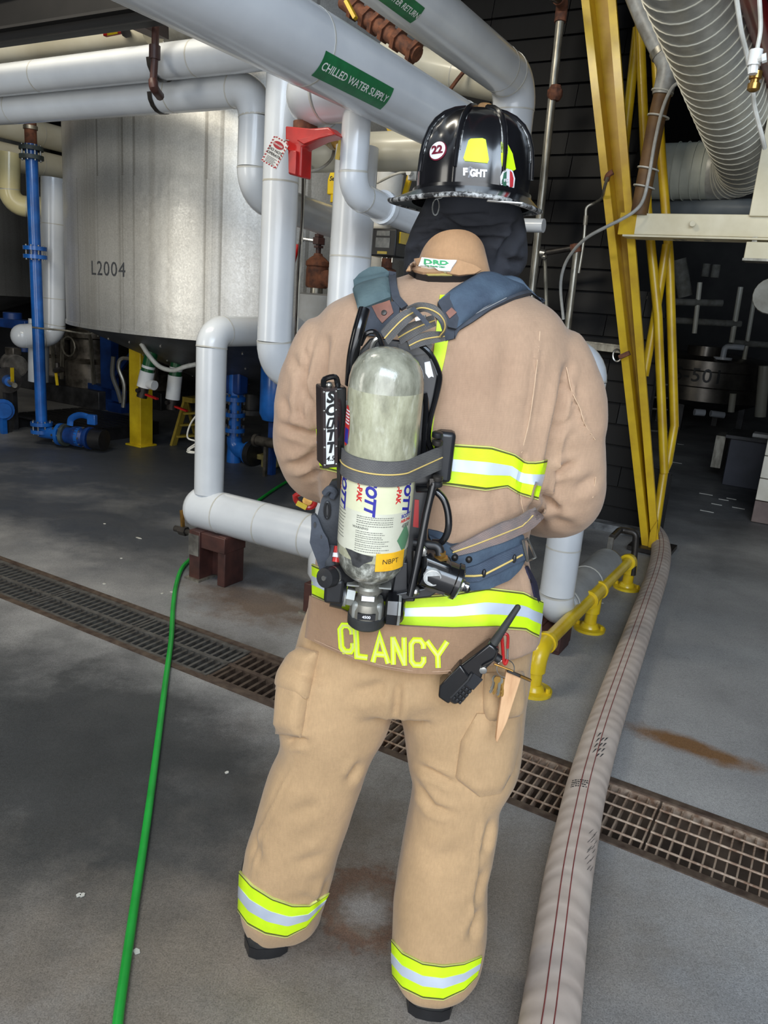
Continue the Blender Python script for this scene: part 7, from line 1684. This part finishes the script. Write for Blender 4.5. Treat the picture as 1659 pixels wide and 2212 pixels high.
subpart('side_sticker', MB().box(bc + ey * .004 + ex * (bw / 2 + .0208) + ez * .02, (.001, .008, .05), (ex, ey, ez)), m_wdec, ebox)
subpart('handle', MB().sweep(crom([bc + ez * bh / 2 + ex * (-.006) + ey * .012, bc + ez * (bh / 2 + .012) + ex * (-.004) + ey * .014, bc + ez * (bh / 2 + .014) + ex * .016 + ey * .018, bc + ez * (bh / 2 - .002) + ex * .022 + ey * .02], 4), .005, n=8), MT['gblack'], ebox)
subpart('top_screw', MB().ball(bc + ez * (bh / 2 + .003) + ex * .002 + ey * .008, .006, 10, 6), MT['steel'], ebox)
# webbing
def web_mat(nm, c, c2, fx=240):
    t = NT(nm); v = t.coord('Object'); g = t.ramp(t.noise(v, 30, 4), [(.3, lin(c)), (.7, lin(c2))])
    w = t.n('ShaderNodeTexChecker'); w.inputs['Scale'].default_value = 420; t.l(v, w.inputs['Vector']); w.inputs['Color1'].default_value = (.75, .75, .75, 1); w.inputs['Color2'].default_value = (1.1, 1.1, 1.1, 1)
    t.l(t.mix(.6, g, w.outputs['Color'], 'MULTIPLY'), t.b.inputs['Base Color']); t.b.inputs['Roughness'].default_value = .85; t.bump(t.noise(v, 500, 2), .4, .001); return t.m
m_web2 = web_mat('grey_webbing', (98, 96, 94), (82, 80, 80)); m_webb = web_mat('brownish_webbing', (138, 118, 110), (112, 104, 102)); m_yth = mat('yellow_thread', (218, 188, 110), .8)
m_pad = mat('slate_blue_pad', (72, 88, 104), .8, c2=(54, 66, 82), scale=16, bump=.3, bscale=160); m_pad2 = mat('slate_pad_edge', (66, 70, 78), .85, c2=(50, 54, 62), scale=22, bump=.3, bscale=160); m_padg = mat('faded_green_pad', (84, 102, 104), .8, c2=(62, 80, 84), scale=16, bump=.3, bscale=160)
def ribbon(nm, top, bot, m_, thick=.003, nu=24, nv=4, stripe=None, lab=None, par=None, bend=0):
    # top / bot: lists of (x, y, Y)
    def L3(P, s):
        seg = [math.hypot(P[i + 1][0] - P[i][0], P[i + 1][1] - P[i][1]) for i in range(len(P) - 1)]; T = sum(seg) * s
        for i, l in enumerate(seg):
            if T <= l or i == len(seg) - 1: f = T / l if l else 0; return [P[i][k] + (P[i + 1][k] - P[i][k]) * f for k in range(3)]
            T -= l
    tp = crom([at(*p) for p in top], 6); bt = crom([at(*p) for p in bot], 6)
    def smp(P, s): k = s * (len(P) - 1); i = min(int(k), len(P) - 2); return P[i].lerp(P[i + 1], k - i)
    o_, i_ = [], []
    for i in range(nu + 1):
        a, b = smp(tp, i / nu), smp(bt, i / nu); d = (smp(tp, min(1, i / nu + .02)) - smp(tp, max(0, i / nu - .02))).normalized(); n = d.cross(b - a).normalized()
        if n.dot(CAM - a) < 0: n = -n
        o_.append([a.lerp(b, j / nv) + n * (thick / 2 + bend * math.sin(math.pi * j / nv)) for j in range(nv + 1)]); i_.append([a.lerp(b, j / nv) - n * thick / 2 for j in range(nv + 1)])
    o = part(nm, solid(MB(), o_, i_), m_, pack, label=lab, sharp=60)
    if stripe:
        mid = [((r_[nv // 2] + r_[nv // 2 + (nv % 2)]) / 2) + (r_[nv // 2] - i_[k][nv // 2]).normalized() * .0006 for k, r_ in enumerate(o_)]
        subpart('yellow_stitch', MB().sweep(mid, .0013, n=6), m_yth, o)
    return o
# cylinder strap
hS0, hS1 = cyl_h(1023), cyl_h(972)
o_, i_ = [], []
for i in range(31):
    a = -1.45 + 2.25 * i / 30; o_.append([cp(a, hS0 + (hS1 - hS0) * j / 4 - .006 * (a / 1.4) * 0, .0042) for j in range(5)]); i_.append([cp(a, hS0 + (hS1 - hS0) * j / 4, .0004) for j in range(5)])
e0, e1 = at(957, 962, 1.383), at(954, 1014, 1.383)
for k in range(1, 9):
    f = k / 8; o_.append([o_[30][j].lerp(e1.lerp(e0, j / 4), f) for j in range(5)]); i_.append([i_[30][j].lerp(e1.lerp(e0, j / 4) + Vector((0, .004, 0)), f) for j in range(5)])
strap = part('cylinder_strap', solid(MB(), o_, i_), m_web2, pack, label='grey webbing strap with yellow centre line', sharp=60)
subpart('yellow_stitch', MB().sweep([r_[2] + (r_[2] - i_[k][2]).normalized() * .0006 for k, r_ in enumerate(o_)], .0013, n=6), m_yth, strap)
part('strap_buckle', MB().bar(at(735, 950, 1.345), at(737, 1052, 1.36), .007, .016), MT['dsteel'], pack)
# shoulder pads laid over the coat
lp_t = [(764, 605), (776, 591), (801, 577), (826, 578), (852, 588)]; 
padL = part('shoulder_pad', drape(CB_, [(764, 604), (767, 640), (779, 676)], [(840, 586), (843, 620), (846, 651)], 14, 8, .012, -.002, 1.6, bulge=.006), m_padg, pack, label='faded slate left shoulder pad', sharp=60)
subpart('pad_top', drape(CB_, [(764, 606), (778, 590), (802, 576), (826, 577), (842, 588)], [(766, 622), (780, 606), (803, 594), (826, 594), (842, 602)], 10, 3, .015, -.002, 1.62), m_padg, padL, sharp=60)
subpart('pad_edging', drape(CB_, [(840, 585), (842, 620), (848, 652), (868, 672)], [(856, 589), (859, 622), (866, 648), (882, 664)], 14, 3, .009, -.002), m_pad2, padL, sharp=60)
subpart('under_pad', drape(CB_, [(774, 664), (784, 700), (792, 726)], [(866, 655), (862, 690), (846, 730)], 10, 8, .008, -.002), m_pad2, padL, sharp=60)
m_lea = mat('brown_leather', (138, 92, 76), .6, c2=(112, 72, 58), scale=30)
subpart('leather_patch', patch(CB_, [(806, 667), (844, 655), (852, 680), (828, 702), (818, 690)], .0105, .006, 10), m_lea, padL); subpart('snap', MB().lathe(pix_hit(CB_, 832, 681)[0] + pix_hit(CB_, 832, 681)[1] * .0105, pix_hit(CB_, 832, 681)[1], [(0, .0055), (.002, .005), (.0025, .002)], 14), MT['dsteel'], padL)
padR = part('shoulder_pad', drape(CB_, [(947, 656), (973, 635), (1005, 617), (1032, 601), (1070, 596), (1106, 596), (1124, 602), (1140, 622), (1168, 650)], [(983, 715), (1010, 694), (1040, 672), (1075, 657), (1105, 645), (1125, 636), (1140, 633), (1155, 640), (1172, 656)], 30, 10, .013, -.003, 1.6, bulge=.008), m_pad, pack, label='slate blue right shoulder pad', sharp=60)
subpart('pad_edging', drape(CB_, [(981, 706), (1010, 690), (1040, 669), (1075, 653), (1105, 642), (1140, 632)], [(982, 734), (990, 716), (1020, 698), (1060, 671), (1111, 648), (1148, 638)], 26, 3, .009, -.003, 1.6), m_pad2, padR, sharp=60)
subpart('pad_end', drape(CB_, [(944, 662), (958, 690), (966, 712)], [(968, 645), (990, 690), (984, 716)], 8, 4, .017, .004), m_pad2, padR, sharp=60)
subpart('under_pad', drape(CB_, [(930, 672), (950, 700), (962, 738)], [(966, 662), (986, 700), (980, 733)], 10, 5, .007, -.002), m_pad2, padR, sharp=60)
subpart('leather_patch', patch(CB_, [(960, 684), (972, 674), (984, 684), (968, 696)], .0195, .014, 8), m_lea, padR)
for xs in ([(1012, 688), (1060, 662), (1110, 640), (1150, 632)], [(990, 700), (1040, 676), (1090, 652)]):
    subpart('stitch_line', MB().sweep([pix_hit(CB_, x, y, 1.58)[0] + pix_hit(CB_, x, y, 1.58)[1] * .0105 for x, y in xs], .0009, n=5), mat('pale_stitch', (150, 150, 150), .8), padR)
# crossed webbing between the pads
ribbon('webbing', [(822, 716, 1.362), (840, 696, 1.36), (864, 675, 1.36), (893, 662, 1.372)], [(838, 744, 1.37), (858, 722, 1.366), (880, 700, 1.362), (899, 683, 1.372)], m_web2, .004, stripe=True, lab='grey webbing crossing to the left pad')
ribbon('webbing', [(878, 664, 1.375), (905, 654, 1.358), (940, 660, 1.352), (962, 682, 1.355), (966, 708, 1.368), (955, 728, 1.385)], [(898, 678, 1.38), (918, 672, 1.362), (940, 684, 1.356), (952, 694, 1.358), (957, 708, 1.37), (950, 722, 1.388)], m_web2, .004, stripe=True, lab='grey webbing loop behind the neck')
ribbon('webbing', [(956, 716, 1.395), (930, 716, 1.388), (905, 722, 1.384), (880, 738, 1.38)], [(962, 736, 1.398), (935, 742, 1.39), (910, 748, 1.385), (886, 756, 1.38)], m_web2, .004, stripe=True)
ribbon('webbing', [(856, 714, 1.39), (880, 700, 1.386), (910, 688, 1.384), (936, 680, 1.388)], [(866, 744, 1.39), (890, 730, 1.386), (915, 716, 1.384), (942, 704, 1.388)], m_web2, .004, stripe=True)
ribbon('webbing', [(886, 668, 1.352), (902, 684, 1.35), (922, 706, 1.352)], [(894, 662, 1.352), (912, 680, 1.35), (930, 700, 1.352)], m_pad2, .003)
part('steel_slider', MB().bar(at(898, 690, 1.37), at(920, 684, 1.366), .006, .006), MT['steel'], pack)
part('yoke_plate', MB().prism([at(x, y, 1.398) for x, y in [(860, 742), (900, 735), (935, 745), (928, 762), (880, 770), (862, 765)]], Vector((0, .008, 0))), m_alu, pack)
# waist belt, right side
belt = part('waist_pad', drape(CB_, [(925, 1150), (975, 1175), (1020, 1168), (1060, 1150), (1105, 1140), (1118, 1150)], [(975, 1258), (1010, 1272), (1050, 1268), (1090, 1250), (1112, 1225), (1124, 1200)], 28, 8, .018, -.002, 1.6, bulge=.004), m_pad, pack, label='slate blue padded waist belt', sharp=60)
subpart('belt_webbing', drape(CB_, [(985, 1224), (1020, 1212), (1060, 1190), (1112, 1165)], [(990, 1250), (1025, 1248), (1068, 1226), (1118, 1198)], 24, 4, .027, .018, 1.6), web_mat('slate_webbing', (70, 82, 98), (56, 66, 82)), belt, sharp=60)
subpart('yellow_cord', MB().sweep([pix_hit(CB_, x, y, 1.5)[0] + pix_hit(CB_, x, y, 1.5)[1] * .028 for x, y in ((990, 1236), (1015, 1235), (1032, 1234), (1060, 1217), (1092, 1198), (1108, 1188))], .0022, n=6), m_yth, belt)
for x, y in ((1034, 1230), (1092, 1197)): q, n_ = pix_hit(CB_, x, y, 1.5); subpart('cord_eyelet', MB().ball(q + n_ * .028, .0075, 10, 8, (.6, .6, 1.2)), MT['black'], belt)
for x, y in ((977, 1196), (1008, 1200), (1002, 1268)): q, n_ = pix_hit(CB_, x, y, 1.5); subpart('stud', MB().ball(q + n_ * .022, .007, 10, 8), MT['dsteel'], belt)
subpart('belt_buckle', MB().sweep([pix_hit(CB_, x, y, 1.52)[0] + pix_hit(CB_, x, y, 1.52)[1] * .03 for x, y in ((1108, 1156), (1116, 1152), (1126, 1198), (1118, 1204))], .003, n=6, closed=True), MT['steel'], belt)
part('waist_strap', drape(CB_, [(968, 1174), (1010, 1154), (1060, 1126), (1110, 1104), (1146, 1080)], [(985, 1190), (1020, 1182), (1070, 1162), (1115, 1140), (1150, 1118)], 30, 4, .026, .02, 1.58), m_webb, pack, label='brownish grey strap rising to the right elbow', sharp=60)
part('yellow_stitch', MB().sweep([pix_hit(CB_, x, y, 1.58)[0] + pix_hit(CB_, x, y, 1.58)[1] * .0268 for x, y in ((972, 1183), (1015, 1168), (1065, 1144), (1112, 1122), (1134, 1106))], .0016, n=6), m_yth, pack)
part('blue_tab', drape(CB_, [(925, 1142), (945, 1146), (962, 1152)], [(925, 1160), (942, 1175), (955, 1176)], 8, 3, .006, -.002), m_pad, pack)
# waist belt, left side: two dark pads and a flap
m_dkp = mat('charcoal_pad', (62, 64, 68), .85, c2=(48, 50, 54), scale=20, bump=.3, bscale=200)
def slab(nm, poly, Yf, th, m_, lab=None, bulge=.01, cut=10):
    vs, fs = cut_poly(poly, cut); cx_ = sum(p[0] for p in poly) / len(poly); cy_ = sum(p[1] for p in poly) / len(poly); mr = max(math.hypot(p[0] - cx_, p[1] - cy_) for p in poly)
    n = len(vs); V = [at(x, y, Yf - bulge * max(0, 1 - (math.hypot(x - cx_, y - cy_) / mr) ** 2)) for x, y in vs]; V += [p + Vector((0, th, 0)) for p in [at(x, y, Yf) for x, y in vs]]
    F = list(fs) + [tuple(n + i for i in reversed(f)) for f in fs]; ed = set()
    for f in fs:
        for a, b in zip(f, f[1:] + f[:1]): ed.add((a, b))
    for a, b in ed:
        if (b, a) not in ed: F.append((a, n + a, n + b, b))
    return part(nm, MB().add(V, F), m_, pack, label=lab, sharp=60)
wp = slab('waist_pad', [(716, 1040), (742, 1034), (746, 1120), (744, 1182), (722, 1186), (706, 1172), (690, 1146), (686, 1112), (694, 1080), (702, 1064)], 1.405, .02, m_dkp, 'charcoal left waist pad', .012)
subpart('eyelet', MB().sweep([at(707 + 5 * math.cos(a), 1102 + 17 * math.sin(a), 1.39) for a in [2 * math.pi * i / 18 for i in range(18)]], .003, n=6, closed=True), MT['black'], wp)
subpart('eyelet_hole', MB().prism([at(707 + 4.5 * math.cos(a), 1102 + 16 * math.sin(a), 1.389) for a in [2 * math.pi * i / 18 for i in range(18)]], Vector((0, .002, 0))), MT['black'], wp)
subpart('top_fold', MB().sweep(crom([at(702, 1066, 1.392), at(712, 1056, 1.385), at(722, 1062, 1.388), at(718, 1074, 1.392)], 4), .007, n=8), m_pad2, wp)
fp = slab('hip_flap', [(672, 1114), (680, 1112), (688, 1122), (698, 1148), (708, 1165), (712, 1186), (708, 1232), (700, 1236), (690, 1230), (684, 1212), (674, 1186), (669, 1172), (672, 1142)], 1.385, .014, m_pad2, 'dark slate flap at the left hip', .010)
for x, y, a_, b_ in ((680, 1134, 2.5, 6), (694, 1160, 1.6, 4)): subpart('slot', MB().prism([at(x + a_ * math.cos(t_), y + b_ * math.sin(t_), 1.3745) for t_ in [2 * math.pi * i / 12 for i in range(12)]], Vector((0, .002, 0))), MT['black'], fp)
part('lower_strap', MB().sweep(crom([at(722, 1180, 1.395), at(716, 1200, 1.385), at(714, 1222, 1.378), at(722, 1240, 1.372)], 4), .011, n=10, sq=(1, .6)), m_dkp, pack)
# belt post and dark fill behind the cylinder
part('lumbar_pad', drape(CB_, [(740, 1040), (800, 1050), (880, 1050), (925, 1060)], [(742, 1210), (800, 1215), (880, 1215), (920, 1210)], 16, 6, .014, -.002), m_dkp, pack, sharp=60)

# ================================================================== RADIO, KEYS, WEDGE
ra, rb_ = at(1068, 1390, 1.385), at(971, 1500, 1.402); rdv = (rb_ - ra).normalized(); rnx = Vector((0, -1, .08)); rnx = (rnx - rdv * rnx.dot(rdv)).normalized(); rs_ = rdv.cross(rnx)
if rs_.x < 0: rs_ = -rs_
radio = thing('portable_radio', 'black portable radio hanging diagonally from the tail of the coat', 'radio', rb_)
Lr = (rb_ - ra).length
def rp(a, b, c): return ra + rdv * a + rs_ * b + rnx * c
poly = [(.0, -.012), (.0, .012), (.03, .018), (.055, .016), (.07, .022), (Lr - .012, .027), (Lr + .006, .016), (Lr + .008, -.018), (Lr - .01, -.03), (.075, -.028), (.04, -.02)]
rbody = part('radio_body', MB().prism([rp(a, b, -.014) for a, b in poly], rnx * .03), MT['gblack'], radio, bevel=.004)
subpart('belt_case', MB().prism([rp(a, b, -.018) for a, b in [(.07, -.030), (Lr - .012, -.033), (Lr + .01, -.02), (Lr + .01, .006), (.08, .002)]], rnx * .038), MT['gblack'], rbody, bevel=.004)
subpart('speaker_ridge', MB().sweep([rp(.072, .0, .0185), rp(Lr * .6, .002, .0205), rp(Lr - .006, .0, .0195)], .003, n=8), MT['black'], rbody)
part('antenna', MB().sweep([rp(.012, .0, 0), rp(.012, .0, 0).lerp(at(1120, 1309, 1.378), .4), at(1119.4, 1310, 1.378), at(1121, 1307, 1.378)], [.0098, .0078, .0058, .003], n=12), MT['rubber'], radio)
part('volume_knob', MB().lathe(rp(.02, .014, .004), rs_, [(0, .009), (.014, .009), (.016, .006)], 14), MT['black'], radio)
part('side_stud', MB().lathe(rp(.052, .012, .016), rnx, [(0, .008), (.005, .0075), (.006, .004)], 16), MT['steel'], radio)
part('cord', MB().sweep(crom([rp(.0, .008, .016), rp(.02, .014, .02), rp(.045, .006, .02), rp(.06, .01, .018)], 4), .0018, n=6), MT['dsteel'], radio)
part('display', MB().box(rp(.085, .014, .0165), (.022, .03, .002), (rs_, rdv, rnx)), mat('radio_screen', (40, 42, 46), .2), radio)
for i in range(4):
    for j in range(3): part('key', MB().box(rp(.108 + .0105 * i, .0055 + .008 * j, .017), (.006, .0075, .003), (rs_, rdv, rnx)), MT['black'], radio, bevel=.0012)
# red carabiner, key ring, keys
car = thing('carabiner', 'red carabiner clipped to the coat hem', 'carabiner', at(1091, 1434, 1.405))
cq = [(1084, 1374), (1090, 1369), (1097, 1374), (1096.5, 1400), (1096, 1424), (1092, 1434), (1088, 1428), (1086, 1400)]
part('frame', MB().sweep(crom([at(x, y, 1.40) for x, y in cq[:4]], 4), .003, n=8).sweep(crom([at(x, y, 1.40) for x, y in (cq[4], cq[5], cq[6], cq[7], cq[0])], 4), .0034, n=8), MT['red'], car)
part('gate', MB().cyl(at(1096.8, 1386, 1.40), at(1096, 1424, 1.40), .0022, n=8), MT['steel'], car)
ring = thing('key_ring', 'steel key ring with a bunch of brass keys hanging from the carabiner', 'keys', at(1092, 1470, 1.405))
part('split_ring', MB().sweep([at(1092 + 19 * math.cos(a), 1444 + 19 * math.sin(a), 1.403 + .004 * math.cos(a)) for a in [2 * math.pi * i / 28 for i in range(28)]], .0012, n=6, closed=True), MT['steel'], ring)
for k, (x, y, a) in enumerate(((1076, 1462, .12), (1081, 1464, .02), (1087, 1466, -.06), (1072, 1460, .2), (1084, 1468, .05))):
    d = Vector((-math.sin(a), 0, -math.cos(a))); p = at(x, y, 1.398 + .002 * k); sx_ = Vector((math.cos(a), 0, -math.sin(a)))
    kb = [(0, .004), (.004, .0065), (.01, .0065), (.014, .003), (.036, .003), (.04, .001), (.04, -.001), (.037, -.003), (.032, -.0015), (.028, -.003), (.024, -.0018), (.014, -.003), (.01, -.0065), (.004, -.0065), (0, -.004)]
    part('key', MB().prism([p + d * u_ + sx_ * w_ for u_, w_ in kb], Vector((0, .0018, 0))), MT['brass'] if k % 2 == 0 else MT['galv'], ring)
part('tool_bar', MB().cyl(at(1067, 1434, 1.395), at(1108, 1450, 1.395), .0022, n=8), MT['brass'], ring)
part('spanner_tool', MB().bar(at(1096, 1448, 1.394), at(1146, 1470, 1.40), .006, .005), MT['dsteel'], ring, label='dark multi tool bar'); part('tool_tip', MB().bar(at(1124, 1460, 1.3935), at(1147, 1470, 1.3965), .005, .004), MT['brass'], ring)
# wooden door wedge
wt = [(1094, 1452), (1127, 1462), (1112, 1510), (1096, 1560), (1074, 1606), (1071, 1600), (1078, 1540), (1086, 1490)]
wedge = single('wooden_wedge', MB().prism([at(x, y, 1.398 + .0001 * (y - 1450)) for x, y in wt], Vector((0, .016, 0))), mat('pale_pine', (214, 172, 130), .7, c2=(190, 144, 104), scale=60, stretch=(1, 1, .12)), 'pale wooden door wedge hanging point down beside the keys', 'wedge', bevel=.002)
# red clip on the pipe left of the hip
t = thing('lever_clip', 'red loop valve lever with yellow label at the pipe left of the hip', 'valve lever', at(655, 1095, 3.4), None)
lp = [(637, 1072), (650, 1066), (672, 1070), (680, 1078), (678, 1092), (664, 1096), (642, 1084)]
part('loop', MB().sweep(crom([at(x, y, 2.95) for x, y in lp] + [at(*lp[0], 2.95)], 3)[:-1], .011, n=8, closed=True), MT['red'], t)
part('yellow_label', MB().bar(at(641, 1086, 2.93), at(662, 1097, 2.93), .006, .02), MT['yellow2'], t)
part('stem', MB().cyl(at(664, 1082, 2.95), at(664, 1082, 3.2), .02, n=10), MT['brass'], t)
